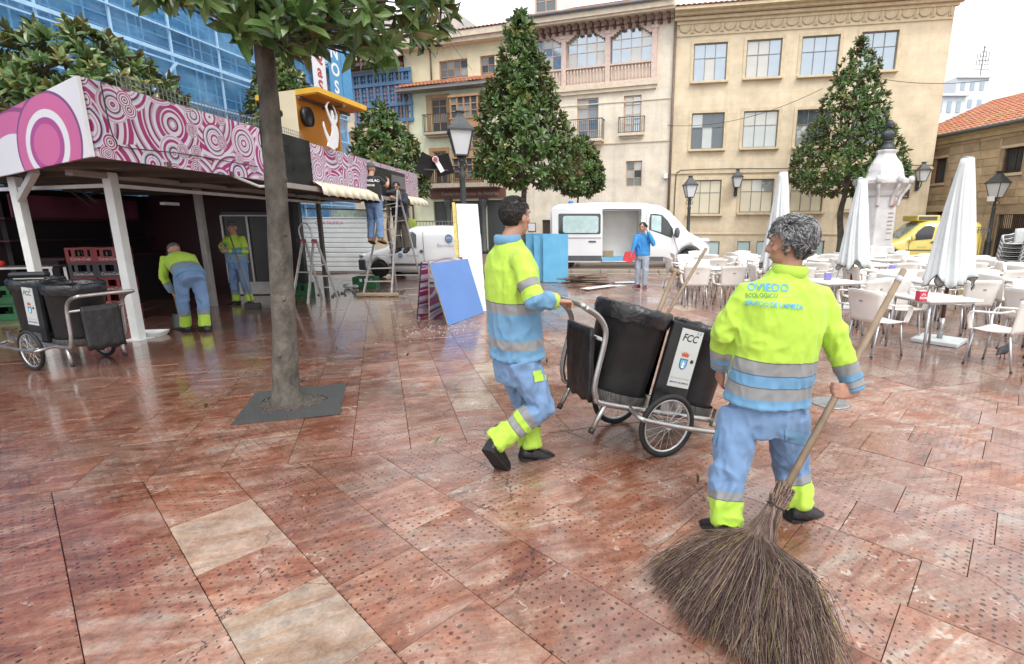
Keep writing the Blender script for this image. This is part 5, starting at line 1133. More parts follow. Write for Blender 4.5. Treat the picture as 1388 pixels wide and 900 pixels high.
# slid-back door and its glass
dp = rrect(vx(748.5), vx(816), vz(355), vz(283), .1); do = side_patch('sliding_door', dp, -1.04, CARW, vt, .05)
side_patch('door_window', rrect(vx(757), vx(814), vz(317), vz(290), .05), -1.094, CGD, do, .006); side_patch('window_blind', rrect(vx(763), vx(811), vz(315.5), vz(293), .09), -1.102, mat('frosted_window', (.5,.66,.66), .3, .1), do, .004)
side_patch('rub_strip', rrect(vx(769), vx(816), vz(353), vz(346), .02), -1.094, TRIM, do, .012); side_patch('door_handle', rrect(vx(798), vx(808), vz(328), vz(326), .015), -1.094, TRIM, do, .02)
side_patch('rub_strip', rrect(vx(880), vx(901), vz(353.5), vz(347.5), .02), -1.028, TRIM, vt, .012)
side_patch('cab_window', [(vx(881),vz(290.5)),(vx(886),vz(289.8)),(vx(897),vz(291.5)),(vx(905),vz(299)),(vx(912.5),vz(310)),(vx(913),vz(317)),(vx(911),vz(322)),(vx(890),vz(314.5)),(vx(880),vz(311))], -1.02, CGD, vt, .012)
side_patch('cab_quarter_glass', [(vx(883),vz(292)),(vx(896),vz(293)),(vx(896.5),vz(315)),(vx(883),vz(311))], -1.034, mat('frosted_window', (.5,.66,.66)), vt, .004)
m = MB(); m.sphere((vx(917),-1.2,vz(315)), (.1,.09,.2), 10, 8); m.bar((vx(915),-1.0,vz(318)),(vx(917),-1.18,vz(318)), .05); m.build('wing_mirror', TRIM, vt)
side_patch('cab_door_handle', rrect(vx(884), vx(889), vz(328.5), vz(326.5), .015), -1.03, TRIM, vt, .02)
m = MB(); m.lathe([(.10,0),(.1,.06),(.05,.1)], 12, (vx(774),-.3,2.33)); m.build('beacon', mat('blue_beacon', (.05,.2,.7), .2), vt)
m = MB(); m.sphere((5.72,-.72,.98), (.22,.16,.1), 10, 8); m.build('headlight', mat('headlight', (.7,.7,.75), .1, .3), vt); m = MB(); m.sphere((5.72,.72,.98), (.22,.16,.1), 10, 8); m.build('headlight', mat('headlight', (.7,.7,.75)), vt)
m = MB(); m.loft([[V((5.62,-.9,z)),V((5.95,-.72,z)),V((6.02,0,z)),V((5.95,.72,z)),V((5.62,.9,z)),V((5.5,.5,z)),V((5.5,-.5,z))] for z in (.28,.72)], sm=False); m.build('bumper', TRIM, vt, bev=.03)
m = MB()
for i in range(14): a = math.pi*i/14; b_ = math.pi*(i+1)/14; m.bar((vx(937)+.44*math.cos(a),-1.035,.36+.44*math.sin(a)),(vx(937)+.44*math.cos(b_),-1.035,.36+.44*math.sin(b_)), .05, .07, up=(0,1,0))
m.build('wheel_arch_trim', TRIM, vt)
for a, b, y0, y1 in ((876,876,284,357),(913,921,318,340),(921,921,340,357)): m = MB(); m.bar((vx(a),-1.032,vz(y0)),(vx(b),-1.032,vz(y1)), .012, .008, up=(0,1,0)); m.build('panel_seam', TRIM, vt)
m = MB(); m.bar((vx(752),-1.096,vz(322)),(vx(815),-1.096,vz(322)), .03, .012); m.build('door_rail', TRIM, do)
m = MB(); m.bar((.3,-1.0,.3),(d0,-1.0,.3), .05, .12); m.build('sill_shadow_gap', TRIM, vt); m = MB(); m.box((.0,-.85,.95),(.04,.14,.5)); m.build('tail_light', mat('red_lens', (.5,.02,.04), .2), vt)
# ---------------------------------------------------------------- small vans
def small_van(name, label, loc_, rz, paint, L_=3.95, hh=1.62, grp=None):
    t = thing(name, label, 'van', loc_, rz, grp); k = hh/1.8; x = L_/4.1
    st = [(.0,.4,.55,.66,.55,.05),(.06,.3,.62,.74,.7,.08),(.3,.22,.72,.86,.8,.1),(.75,.2,.82,.99,.83,.13),(1.02,.2,.9,1.06,.84,.15),(1.35,.2,.95,1.32,.85,.2),(1.75,.2,1.0,1.68,.85,.17),(2.1,.2,1.05,1.79,.85,.13),(3.0,.2,1.08,1.81,.85,.09),(3.8,.2,1.08,1.77,.85,.07),(4.02,.24,1.08,1.7,.82,.07),(4.1,.36,1.05,1.55,.76,.07)]
    st = [(a*x, b*k, c*k, d*k, w*.98, i) for a, b, c, d, w, i in st]
    m = body_loft(st, lambda i, j: i in (4,5) and j in (6,7,8,9,10)); o = m.build('body', [paint, CGL], t); cuts = []
    for wx in (.82*x, 3.4*x):
        m = MB(); m.lathe([(.335*k,-1.2),(.335*k,1.2)], 24, (wx,0,.31*k), M=Matrix.Rotation(R(90),3,'X')); cuts.append(m.build('cut', TRIM, t))
    boolean(o, cuts)
    m = MB(); ubox(m, .3*x, 3.9*x, .25*k, .8*k, -.5, .5); m.build('underbody', TRIM, t)
    for xx, za, zb_ in ((1.3,.3,1.0),(2.45,.3,1.6),(3.95,.4,1.5)): m = MB(); m.bar((xx*x,-.838,za*k),(xx*x,-.838,zb_*k), .012, .01, up=(0,1,0)); m.build('panel_seam', TRIM, t)
    m = MB(); m.box((-.06*x,0,.42*k),(.02,.5,.11)); m.build('number_plate', WHITEM, t)
    for wx in (.82*x, 3.4*x):
        for s_ in (-1, 1): wheel_part(t, (wx, s_*.73, .3*k), .3*k, .19, HUB)
    return t, x, k, o
sv, X_, K_, _ = small_van('small_white_van', 'small white delivery van with dark bumper and blue round emblem, parked by the hoarding', (-6.75,16.95,0), R(-3), CARW, 3.75, 1.62)
side_patch('side_window', [(1.42*X_,1.02*K_),(2.2*X_,1.06*K_),(2.22*X_,1.5*K_),(2.1*X_,1.6*K_),(1.9*X_,1.58*K_),(1.62*X_,1.36*K_)], -.83, CGL, sv, .014)
m = MB(); m.sphere((1.4*X_,-.95,1.08*K_), (.09,.07,.12), 10, 8); m.build('wing_mirror', TRIM, sv)
side_patch('door_handle', rrect(2.32*X_,2.42*X_,.88*K_,.97*K_,.02), -.84, TRIM, sv, .02); side_patch('rub_strip', rrect(1.2*X_,2.95*X_,.42*K_,.5*K_,.02), -.842, TRIM, sv, .012)
m = MB(); m.loft([[V((.3,-.83,z)),V((.02,-.68,z)),V((-.05,0,z)),V((.02,.68,z)),V((.3,.83,z)),V((.4,.4,z)),V((.4,-.4,z))] for z in (.22,.56)], sm=False); m.build('bumper', TRIM, sv, bev=.03)
for s_ in (-1,1): m = MB(); m.sphere((.2,s_*.62,.68), (.16,.14,.08), 10, 8); m.build('headlight', mat('headlight', (.7,.7,.75)), sv)
EMB = mat('emblem_blue', (.16,.28,.50), .4); GRT = mat('grey_lettering', (.38,.4,.44), .5)
for (x, z, r_) in ((3.35*X_,1.38*K_,.12), (1.62*X_,.78*K_,.075)):
    m = MB(); m.lathe([(r_,0),(r_,.01),(r_*.72,.012),(r_*.7,.005)], 18, (x,-.845,z), M=Matrix.Rotation(R(90),3,'X')); o = m.build('round_emblem', EMB, sv)
    text('emblem_letters', 'VN', r_*1.0, frame((x,-.862,z), (1,0,0), (0,0,1)), CARW, o)
text('van_lettering', 'Barredoras', .15, frame((3.3*X_,-.85,1.13*K_), (1,0,0), (0,0,1)), GRT, sv); text('van_lettering', 'limpiezas', .11, frame((2.05*X_,-.848,.78*K_), (1,0,0), (0,0,1)), GRT, sv)
yv, X_, K_, _ = small_van('yellow_van', 'yellow delivery van with rooftop cooling unit behind the marble monument', (12.7,21.75,0), R(-4), CARY, 4.2, 1.86)
side_patch('side_window', [(1.38*X_,1.0*K_),(2.15*X_,1.06*K_),(2.2*X_,1.5*K_),(2.0*X_,1.58*K_),(1.8*X_,1.55*K_),(1.58*X_,1.36*K_)], -.83, CGD, yv, .014)
m = MB(); m.sphere((1.36*X_,-.95,1.1*K_), (.09,.07,.13), 10, 8); m.build('wing_mirror', CARY, yv)
side_patch('door_handle', [(2.08*X_,.93*K_),(2.2*X_,.88*K_),(2.32*X_,.93*K_),(2.2*X_,.98*K_)], -.84, TRIM, yv, .02); side_patch('rub_strip', rrect(1.2*X_,3.1*X_,.6*K_,.64*K_,.01), -.842, TRIM, yv, .012)
m = MB(); ubox(m, 1.65*X_, 2.55*X_, 1.74*K_, 1.98*K_, -.55, .55); o = m.build('cooling_unit', CARY, yv, bev=.05); m = MB(); ubox(m, 1.7*X_, 2.4*X_, 1.79*K_, 1.93*K_, -.565, -.553); m.build('unit_grille', TRIM, o)
text('van_lettering', 'PASTELERIA', .34, frame((2.55*X_,-.85,1.4*K_), (1,0,0), (0,0,1)), TRIM, yv, align='LEFT'); text('van_lettering', 'servicio', .12, frame((1.8*X_,-.85,.75*K_), (1,0,0), (0,0,1)), GRT, yv)
side_patch('logo_plate', rrect(2.5*X_,3.2*X_,.7*K_,.9*K_,.03), -.842, CARW, yv, .006); text('logo_lettering', 'PAN Y MÁS', .13, frame((2.85*X_,-.852,.8*K_), (1,0,0), (0,0,1)), EMB, yv)
# ---------------------------------------------------------------- parked scooter seen past the sweeper's head
sc = thing('motor_scooter', 'parked black scooter with top box and red tail light in front of tan building', 'scooter', (8.8,20.4,.0), R(70))
for y in (-.6,.6): wheel_part(sc, (0,0,.0), .24, .11, HUB); o = [c for c in sc.children if c.name.startswith('wheel')][-1]; o.rotation_euler.z = R(90); o.location = (0,y,.25)
m = MB(); m.loft([[V((w*c_, y, z+h_*s2)) for c_, s2 in [(math.cos(6.283*q/10), math.sin(6.283*q/10)) for q in range(10)]] for y, z, w, h_ in ((-.75,.62,.05,.05),(-.6,.6,.14,.14),(-.2,.62,.17,.16),(.05,.36,.16,.08),(.4,.36,.16,.08),(.5,.6,.2,.2),(.62,.85,.16,.15),(.66,.95,.05,.05))]); m.build('fairing', BLACKP, sc)
m = MB(); m.box((0,-.3,.8),(.28,.75,.12)); m.build('seat', BLACKP, sc, bev=.04); m = MB(); m.box((0,-.78,1.12),(.42,.36,.28)); m.build('top_box', BLACKP, sc, bev=.09)
m = MB(); m.box((0,-.76,.88),(.3,.08,.12)); m.build('tail_light', mat('red_lens', (.6,.02,.04), .2), sc, bev=.03); m = MB(); m.tube([(-.34,.5,1.05),(0,.58,1.1),(.34,.5,1.05)], .02, 6); m.build('handlebar', TRIM, sc)
m = MB(); m.bar((0,-.7,.75),(0,-.78,1.0), .06); m.build('rack', TRIM, sc); m = MB(); m.box((0,-.83,.7),(.2,.01,.14)); m.build('number_plate', WHITEM, sc)
# ================================================================== cafe terrace
RESIN = mat('white_resin', (.80,.765,.715), .35, 0, .04, 5); LEGM = mat('chair_leg_alu', (.50,.51,.52), .35, .7, .1, 12)
def grid(m, f, nu, nv, th, mi=0):
    P = [[f(-1+2*i/nu, j/nv) for i in range(nu+1)] for j in range(nv+1)]
    def nrm(i, j):
        a = P[j][min(i+1,nu)]-P[j][max(i-1,0)]; b = P[min(j+1,nv)][i]-P[max(j-1,0)][i]; return a.cross(b).normalized()*th
    Q = [[P[j][i]+nrm(i,j) for i in range(nu+1)] for j in range(nv+1)]
    b0 = len(m.v); W = nu+1
    for A in (P, Q):
        for row in A: m.v += [tuple(p) for p in row]
    o2 = W*(nv+1)
    def f4(*ix): m.f.append([b0+k for k in ix]); m.m.append(mi); m.s.append(True)
    for j in range(nv):
        for i in range(nu):
            a = j*W+i; f4(a, a+1, a+W+1, a+W); f4(o2+a, o2+a+W, o2+a+W+1, o2+a+1)
    for i in range(nu): f4(i+1, i, o2+i, o2+i+1); a = nv*W+i; f4(a, a+1, o2+a+1, o2+a)
    for j in range(nv): a = j*W; f4(a, a+W, o2+a+W, o2+a); a = j*W+nu; f4(a+W, a, o2+a, o2+a+W)
def make_chair(shell, label, group, name='terrace_chair'):
    t = thing(name, label, 'chair', (0,0,0), 0, group)          # sits facing +y
    m = MB(); grid(m, lambda u, v: V((u*(.225+.02*v), -.2+.42*v, .43+.018*u*u-.02*math.sin(v*3.14)-.03*max(0,v-.85)*5*.5)), 8, 7, .012); m.build('seat', shell, t)
    m = MB(); grid(m, lambda u, v: V((u*(.225+.045*v), -.205-.11*v+.07*u*u*(.4+v*.7)-.05*max(0,v-.8)*3*(1-u*u), .425+.40*v+.02*(1-u*u)*v)), 10, 8, .012); bk = m.build('backrest', shell, t)
    m = MB(); [m.box((0,-.292+.0,.70-k*.012),(.05,.006,.004)) for k in range(2)]; o = m.build('moulded_mark', TRIM, bk); o.rotation_euler.x = 0
    for s_ in (-1,1):
        m = MB(); pts = smooth_path([(s_*.262,-.20,.70),(s_*.285,-.08,.665),(s_*.29,.08,.655),(s_*.285,.19,.64),(s_*.265,.215,.56),(s_*.235,.2,.43)], 5)
        m.tube(pts, [(.030,.013)]*len(pts), 8); m.build('armrest', shell, t)
    for sx in (-1,1):
        for y, yb in ((.17,.22),(-.17,-.25)):
            m = MB(); m.tube([(sx*.2,y,.425),(sx*.225,yb,.012)], .0125, 8); lg = m.build('leg', LEGM, t)
            m = MB(); m.tube([(sx*.2248,yb,.02),(sx*.226,yb*1.005,0)], .0145, 8); m.build('foot_cap', BLACKP, lg)
    return t
def make_table():
    t = thing('terrace_table', 'square white terrace table with aluminium legs', 'table', (0,0,0), 0, 'white terrace tables')
    m = MB(); m.box((0,0,.715),(.72,.72,.03)); m.build('table_top', RESIN, t, bev=.012)
    m = MB(); m.box((0,0,.685),(.6,.6,.03)); m.build('apron', LEGM, t)
    for sx in (-1,1):
        for sy in (-1,1): m = MB(); m.tube([(sx*.29,sy*.29,.67),(sx*.32,sy*.32,0)], .016, 8); m.build('leg', LEGM, t)
    return t
CL = 'white plastic armchair with aluminium legs at the cafe terrace'; CG = 'white chairs of the cafe terrace'
ch0 = make_chair(RESIN, CL, CG); tb0 = make_table(); first = [True, True]
def put_chair(x, y, rz):
    d_ = TDESC.get(cur[0]); lb_ = 'white plastic armchair with aluminium legs at '+(d_ or 'a bare terrace table'); gr_ = 'white chairs at '+(d_ or 'the bare terrace tables')
    if first[0]: first[0] = False; ch0.location = (x,y,0); ch0.rotation_euler.z = rz; ch0['label'] = lb_; ch0['group'] = gr_; return ch0
    return dup(ch0, (x,y,0), rz, lb_, gr_)
def put_table(x, y, rz):
    d_ = TDESC.get(cur[0]); lb_ = 'square white table with aluminium legs, '+(d_ or 'bare, on the cafe terrace'); gr_ = 'white tables on the terrace'
    if first[1]: first[1] = False; tb0.location = (x,y,0); tb0.rotation_euler.z = rz; tb0['label'] = lb_; return tb0
    return dup(tb0, (x,y,0), rz, lb_, gr_)
def face(dx, dy): return math.atan2(dy, dx)-math.pi/2
TABS_OLD = [(4.72,6.42,.1),(6.75,6.5,.05),(4.45,8.6,.2),(6.25,8.5,.0),(8.1,8.55,.1),(3.05,11.0,.05),(5.05,10.6,-.1),(7.0,10.5,.1),(9.0,10.5,.0),(3.7,12.9,.1),(5.7,12.6,.0),(7.8,12.5,.15),(9.95,12.5,.0),(4.25,15.0,.1),(6.5,14.8,0),(8.8,14.7,.1),(11.2,14.6,0)]
rt = random.Random(4)
TABS = [(4.72,6.42,.1),(6.75,6.5,.05),(4.4,8.35,.2),(6.1,8.3,.0),(7.8,8.3,.1),(3.05,11.0,.05),(4.75,10.75,-.1),(6.5,10.1,.1),(8.2,10.1,.0),(9.9,10.2,.1),(5.6,11.9,0),(7.3,11.9,.1),(9.0,11.9,0),(10.7,12,.1),(3.5,13.2,.1),(5.2,13.5,0),(6.9,13.6,.1),(8.6,13.6,0),(10.3,13.6,.1),(4.0,15.2,0),(5.7,15.3,.1),(7.4,15.3,0),(9.1,15.3,.1),(10.8,15.3,0)]
TDESC = {0:'the table with the red napkin holder', 1:'the violet-box table by the parasol', 2:'the table with a violet holder behind the sweeper', 4:'the table with the pink box', 5:'the table closest to the big white van', 7:'a middle table with a violet holder', 9:'a rear table with a white holder'}
cur = [0]
for i, (x, y, a) in enumerate(TABS):
    cur[0] = i; put_table(x, y, a)
    if i == 0:
        put_chair(5.05,5.72,face(-.45,.9)); put_chair(5.72,5.75,face(-.75,.65)); put_chair(3.98,6.35,face(.95,.25)); put_chair(4.9,7.35,face(-.1,-1)); continue
    if i == 5:
        put_chair(2.62,10.32,face(.1,1)); put_chair(3.3,10.28,face(-.05,1)); put_chair(3.1,11.75,face(0,-1)); put_chair(3.85,11.05,face(-1,.1)); continue
    for k in range(4):
        b = a + k*math.pi/2 + rt.uniform(-.12,.12); d = rt.uniform(.56,.72)
        put_chair(x+d*math.cos(b), y+d*math.sin(b), b+math.pi/2+rt.uniform(-.2,.2))
# stacked chairs at the right edge
GW = mat('grey_wicker', (.16,.16,.16), .6, 0, .4, 60, bump=.5, bscale=120); LW_ = mat('pale_wicker', (.60,.60,.58), .6, 0, .3, 60, bump=.5, bscale=120)
sk0 = make_chair(GW, 'grey wicker chair in the tall stack at the edge of the terrace', 'stacked wicker chairs', 'wicker_chair'); sk0.location = (12.05,13.7,0); sk0.rotation_euler.z = face(-.9,-.3)
sk1 = make_chair(LW_, 'pale wicker chair in the tall stack at the edge of the terrace', 'stacked pale wicker chairs', 'wicker_chair'); sk1.location = (12.06,13.7,.055); sk1.rotation_euler.z = sk0.rotation_euler.z
for k in range(1, 7): dup(sk0, (12.05+.012*k,13.7,k*.11)); dup(sk1, (12.06+.012*k,13.7,k*.11+.055))
# napkin holders and boxes on the tables
def napkin(x, y, mt, lab, txt=None):
    t = thing('napkin_holder', lab, 'napkin holder', (x,y,.731), rt.uniform(-.4,.1)); m = MB(); m.box((0,0,.06),(.1,.08,.12)); o = m.build('holder_box', mt, t, bev=.006); m = MB(); m.box((0,0,.123),(.08,.05,.012)); m.build('napkins', WHITEM, t)
    if txt:
        for k, s_ in enumerate(txt): text('holder_lettering', s_, .04, frame((0,-.0415,.085-k*.045), (1,0,0), (0,0,1)), LWH, o, bold=.001)
NR = mat('red_plastic', (.52,.03,.06), .35); NPU = mat('violet_print', (.22,.18,.48), .4)
p = G(1248,408,.73); napkin(p.x, p.y, NR, 'red napkin holder with white lettering on the nearest table', ['¡AL', 'ROM'])
napkin(4.35,8.4,NPU,'violet napkin holder on a table behind the sweeper'); napkin(6.7,6.5,NPU,'violet box on the table beside the near parasol'); napkin(6.5,10.1,NPU,'violet holder on a middle table of the terrace')
napkin(9.9,10.2,WHITEM,'white napkin holder on a rear terrace table'); napkin(7.8,8.3,mat('pink_print',(.6,.16,.35),.4),'pink box on a table near the stacked chairs')
m = MB(); m.lathe([(.045,0),(.05,.03),(.04,.032)], 12); tag(m.build('ashtray', ALU, loc=(4.55,6.6,.731)), 'small metal ashtray on the nearest table', 'ashtray')
# closed parasols
CANV = mat('parasol_canvas', (.66,.69,.69), .8, 0, .05, 3, bump=.1, bscale=200); DKRED = mat('parasol_pole', (.09,.03,.025), .5)
def parasol(label, p, ztop, zbot, r, seed):
    t = thing('parasol', label, 'parasol', (p[0],p[1],0), seed*.7, 'closed white parasols'); rg = random.Random(seed); n = 96; L_ = ztop-zbot
    ph = [rg.uniform(0,6.28) for _ in range(4)]
    def rad(a, f):
        fold = (.6*abs(math.sin(4*a+ph[0]+.35*math.sin(3*a+ph[1])))+.4*abs(math.sin(9*a+ph[2]+.8*math.sin(2*a))))
        return (.07+(r-.07)*f**.95)*(1-(.45*min(1,f*2.2))*(1-fold)**1.3+.05*math.sin(2*a+ph[2])*f)
    rings = []
    for k in range(22):
        f = k/21
        rings.append([V((rad(a,f)*math.cos(a+.5*f), rad(a,f)*math.sin(a+.5*f), ztop-L_*f-(.07*math.sin(4*a+ph[3])+.04*math.sin(7*a+ph[0]))*max(0,(f-.75)*4)**2)) for a in [2*math.pi*j/n for j in range(n)]])
    m = MB(); m.loft(rings, cap=False); o = m.build('canopy', CANV, t, flip=False); s_ = o.modifiers.new('s', 'SOLIDIFY'); s_.thickness = .004
    m = MB(); m.tube([V((q.x*1.008,q.y*1.008,q.z)) for q in rings[-1]], .006, 5, closed=True); m.build('hem_piping', BLACKP, o)
    m = MB(); m.lathe([(.072,ztop-.02),(.075,ztop+.008),(.05,ztop+.02),(.01,ztop+.028)], 14); m.build('cap', mat('cap_grey',(.3,.3,.3),.5), t)
    m = MB(); m.tube([(0,0,.03),(0,0,ztop-.05)], .024, 10); m.build('pole', DKRED, t)
    m = MB(); m.box((0,0,.03),(.55,.55,.055)); o = m.build('base_slab', mat('base_white', (.62,.66,.66), .5), t, bev=.01); m = MB(); m.tube([(0,0,.05),(0,0,.35)], .035, 10); m.build('base_tube', STEEL, o)
p1 = G(1282,472); parasol('closed white parasol at the nearest terrace table', (5.28,6.95), 2.49, .86, .31, 1)
parasol('closed white parasol standing in front of the marble monument', (D(1163,300,10.0).x,10.0), 2.49, .85, .30, 2)
parasol('closed white parasol showing behind the grey-haired sweeper', (D(1074,300,8.9).x,9.45), 2.56, .85, .29, 3)
# pigeon on the paving under the chairs
pg = thing('pigeon', 'dark grey pigeon pecking on the paving under the terrace chairs', 'pigeon', G(1358,486), R(-60))
PGM = mat('pigeon_grey', (.05,.055,.065), .5, 0, .5, 25)
m = MB(); secs = [(-.19,.07,.004,.008),(-.12,.085,.02,.016),(-.05,.105,.045,.045),(.02,.11,.052,.055),(.07,.115,.04,.05),(.1,.13,.026,.032),(.115,.15,.02,.022),(.13,.165,.02,.022),(.145,.165,.012,.012),(.165,.158,.004,.004)]
m.loft([[V((w*math.cos(q), y, z+h_*math.sin(q))) for q in [6.283*k/10 for k in range(10)]] for y, z, w, h_ in secs]); m.build('body', PGM, pg)
for s_ in (-1,1): m = MB(); m.tube([(s_*.02,.0,.07),(s_*.022,.01,.0)], .005, 5); m.bar((s_*.022,-.01,.003),(s_*.022,.035,.003), .012, .005); m.build('leg', mat('pigeon_leg',(.35,.1,.09),.6), pg)
# wall-side person things come with the people
# ================================================================== loose panels, ladders, crates
def board(name, label, BL, BR, tl_px, th, mt, edge=None, cat='panel', group=None, h=None):
    BL, BR = V((*BL[:2], 0)), V((*BR[:2], 0)); b = (BR-BL).normalized(); n = V((-b.y, b.x, 0)); r = ray(*tl_px)
    A = np.array([[r.x, -n.x, 0], [r.y, -n.y, 0], [r.z, -n.z, -1]]); k = np.linalg.solve(A, np.array(BL-V((0,0,H))))
    up = n*k[1]+V((0,0,k[2])); 
    if h: up = up.normalized()*h
    t = thing(name, label, cat, BL, 0, group); nn = b.cross(up).normalized()*th
    L_ = BR-BL; z0 = V((0,0,.006))
    m = MB(); P = [z0, z0+L_, z0+L_+up, z0+up]; q = [p-nn for p in P]
    m.add(P+q, [(0,1,2,3),(7,6,5,4)], 0); m.add(P+q, [(0,4,5,1),(1,5,6,2),(2,6,7,3),(3,7,4,0)], 1); m.build('sheet', [mt, edge or mt], t)
    return t, up, L_, nn
BLUEP = mat('blue_coated_panel', (.13,.26,.58), .4, 0, .06, 2, dirt=.12); WOODE = mat('raw_edge', (.35,.27,.18), .8, 0, .2, 10)
BL_, BR_ = G(608,442), G(656,424)
t, up, L_, nn = board('leaning_blue_board', 'large flat blue panel leaning on the swirl-printed panels', BL_, BR_, (582,358), .02, BLUEP, WOODE)
m = MB(); [m.bar(nn*-1.5+L_*f+up*.05, nn*-1.5+L_*f+up*.95, .04, .03, up=(1,0,0)) for f in (.05,.5,.95)]; m.build('rear_batten', WOODE, t)
a, b = V((-2.42,8.62,0)), V((-2.12,9.9,0)); board('swirl_panel', 'panel printed with violet swirls propped behind the blue panel', a, b, (582,355), .025, swirl_mat('swirl_print_d', .6, 3.2), WOODE)
a, b = V((-2.66,8.72,0)), V((-2.42,9.95,0)); board('grey_backed_panel', 'dark grey-backed swirl panel standing outermost left of the blue panel', a, b, (572,356), .025, swirl_mat('swirl_print_c', .6, 8.2), BOARD)
# tall white panel with yellow edge against the lamp post
wt = thing('white_tall_panel', 'tall narrow white panel with yellow edge leaning on the lamp post', 'panel', (-1.78,9.45,0)); A0 = V((0,0,.01)); up = D(633,277,10.6)-V((-1.78,9.45,0)); wx_ = V((.95,.3,0))*.44; th_ = V((-.08,-.0,0))+V((0,-.09,0))
nrm = wx_.cross(up).normalized()*.07
m = MB(); P = [A0-wx_/2, A0+wx_/2, A0+wx_/2+up, A0-wx_/2+up]; q = [p-nrm for p in P]
m.add(P+q, [(0,1,2,3),(7,6,5,4),(1,5,6,2),(2,6,7,3),(0,4,5,1)], 0); m.add(P+q, [(3,7,4,0)], 1)
m.build('panel_core', [mat('scuffed_white', (.60,.60,.58), .5, 0, .12, 4, dirt=.45), mat('yellow_edge', (.52,.42,.12), .6, 0, .3, 12)], wt)
m = MB(); m.bar(A0-wx_/2+V((-.035,-.04,.0)), A0-wx_/2+V((-.035,-.04,0))+up, .055, .1, up=(0,1,0)); m.build('edge_strip', mat('yellow_edge',(.5,.4,.1)), wt)
# upright blue boards
BEDGE = mat('board_edge', (.55,.62,.64), .7, 0, .2, 10); bd = MB(); bd.box((0,0,.70),(.72,.026,1.38)); bd.m = [1,1,0,1,0,1]; bd = bd.mesh('sheet', [BLUEB, BEDGE])
for k in range(7):
    t = thing('blue_board', 'thin upright blue board in the row beside the open van', 'board', (-.36-.125*k, 14.5+.13*k, .005), R((-3,-16,5,-12,8,-18,0)[k]), 'row of upright blue boards'); t.rotation_euler.x = R(-4)
    inst('sheet', bd, t, (.02*math.sin(k*2.7), 0, 0)).scale = (1, 1, 1-.03*(k%3)*.5)
    if k == 0: m = MB(); [m.lathe([(.012,0),(.012,.004)], 8, (x,-.012,z), M=Matrix.Rotation(R(90),3,'X')) for x, z in ((.3,1.3),(.3,.1))]; m.build('bolt_hole', BOARD, t)
# dismantled timber pile and white sheet offcuts
PALE = [mat('blue_board_%d' % i, c, .5, 0, .15, 3, dirt=.3) for i, c in enumerate(((.13,.42,.66),(.09,.33,.56),(.17,.47,.68)))]
WEATH = mat('weathered_timber', (.22,.16,.12), .8, 0, .3, 8, stretch=(.3,1,1), bump=.3)
rg = random.Random(12); pw = G(795,386)
for k in range(14):
    m = MB(); Lk = rg.uniform(.9,1.5); m.box((0,0,0),(Lk,.11,.028)); a = R(rg.uniform(-22,14)+ (35 if k > 10 else 0)); lay_ = k//3
    o = m.build('timber_slat', WEATH, loc=(pw.x+rg.uniform(-.15,.15), pw.y+.1+(k%3)*.17+rg.uniform(-.03,.03), .03+lay_*.055+.002*k), rz=a); o.rotation_euler.y = rg.uniform(-.04,.04)
    tag(o, 'weathered brown slat in the pile before the white van', 'plank', 'pile of dismantled slats')
for k, (x, y, a) in enumerate(((822,389,12),(838,384,-8),(812,391,25))):
    p = G(x,y); m = MB(); m.box((0,0,0),(1.15,.28,.012)); o = m.build('white_offcut', WHITEM, loc=(p.x,p.y,.012+.014*k), rz=R(a+20)); tag(o, 'white sheet offcut lying by the slat pile', 'offcut', 'white offcuts on the ground')
# ---------------------------------------------------------------- ladders
LAD = mat('worn_alu_ladder', (.56,.55,.53), .4, .6, .15, 10, dirt=.3); LADW = mat('wooden_foot', (.36,.27,.18), .8, 0, .2, 10)
def rail_pair(t, a, b, c, d, n, w=.05, name='rung'):
    """a,b foot points; c,d head points"""
    for p, q in ((a,c),(b,d)): m = MB(); m.bar(p, q, .028, .06, up=(0,1,0)); m.build('rail', LAD, t)
    for k in range(1, n+1):
        f = k/(n+1); m = MB(); m.bar(V(a).lerp(V(c),f), V(b).lerp(V(d),f), .05, .022); m.build(name, LAD, t)
l1 = thing('tall_stepladder', 'tall aluminium stepladder with wooden foot carrying the man in black', 'ladder', (-4.45,11.63,0)); o_ = V((-4.45,11.63,0))
ap = [D(521,262,12.5)-o_, D(539,258,12.5)-o_]
rail_pair(l1, V((-.33,0,.05)), V((.33,0,.05)), ap[0], ap[1], 7); rail_pair(l1, V((-.15,1.75,.0)), V((.55,1.75,.0)), ap[0]+V((0,.06,0)), ap[1]+V((0,.06,0)), 6)
m = MB(); m.box((0,0,.05),(.98,.09,.08)); m.build('foot_beam', LADW, l1, bev=.02); m = MB(); m.bar(ap[0]+V((0,.03,.02)), ap[1]+V((0,.03,.02)), .1, .04); m.build('hinge_cap', TRIM, l1)
l2 = thing('low_stepladder', 'low aluminium stepladder with hoop handrail standing empty by the stall', 'ladder', G(406,411)); o_ = G(406,411)
h0, h1 = D(410,327,11.0)-o_, D(425,327,11.0)-o_
rail_pair(l2, G(396,411)-o_, G(417.5,412)-o_, h0, h1, 1); rail_pair(l2, G(436,404)-o_, G(458,404)-o_, h0+V((.02,.08,0)), h1+V((.02,.08,0)), 4, name='tread')
m = MB(); tp = [D(x,y,11.0)-o_ for x, y in ((409,328),(405,312),(408,304),(414,303),(420,310),(425,328))]; m.tube(smooth_path(tp, 5), .014, 7); m.build('hand_hoop', LAD, l2)
for p in (h0, h1): m = MB(); m.box(p+V((0,.03,0)), (.08,.12,.09)); m.build('hinge_block', mat('red_hinge', (.30,.06,.05), .5), l2, bev=.015)
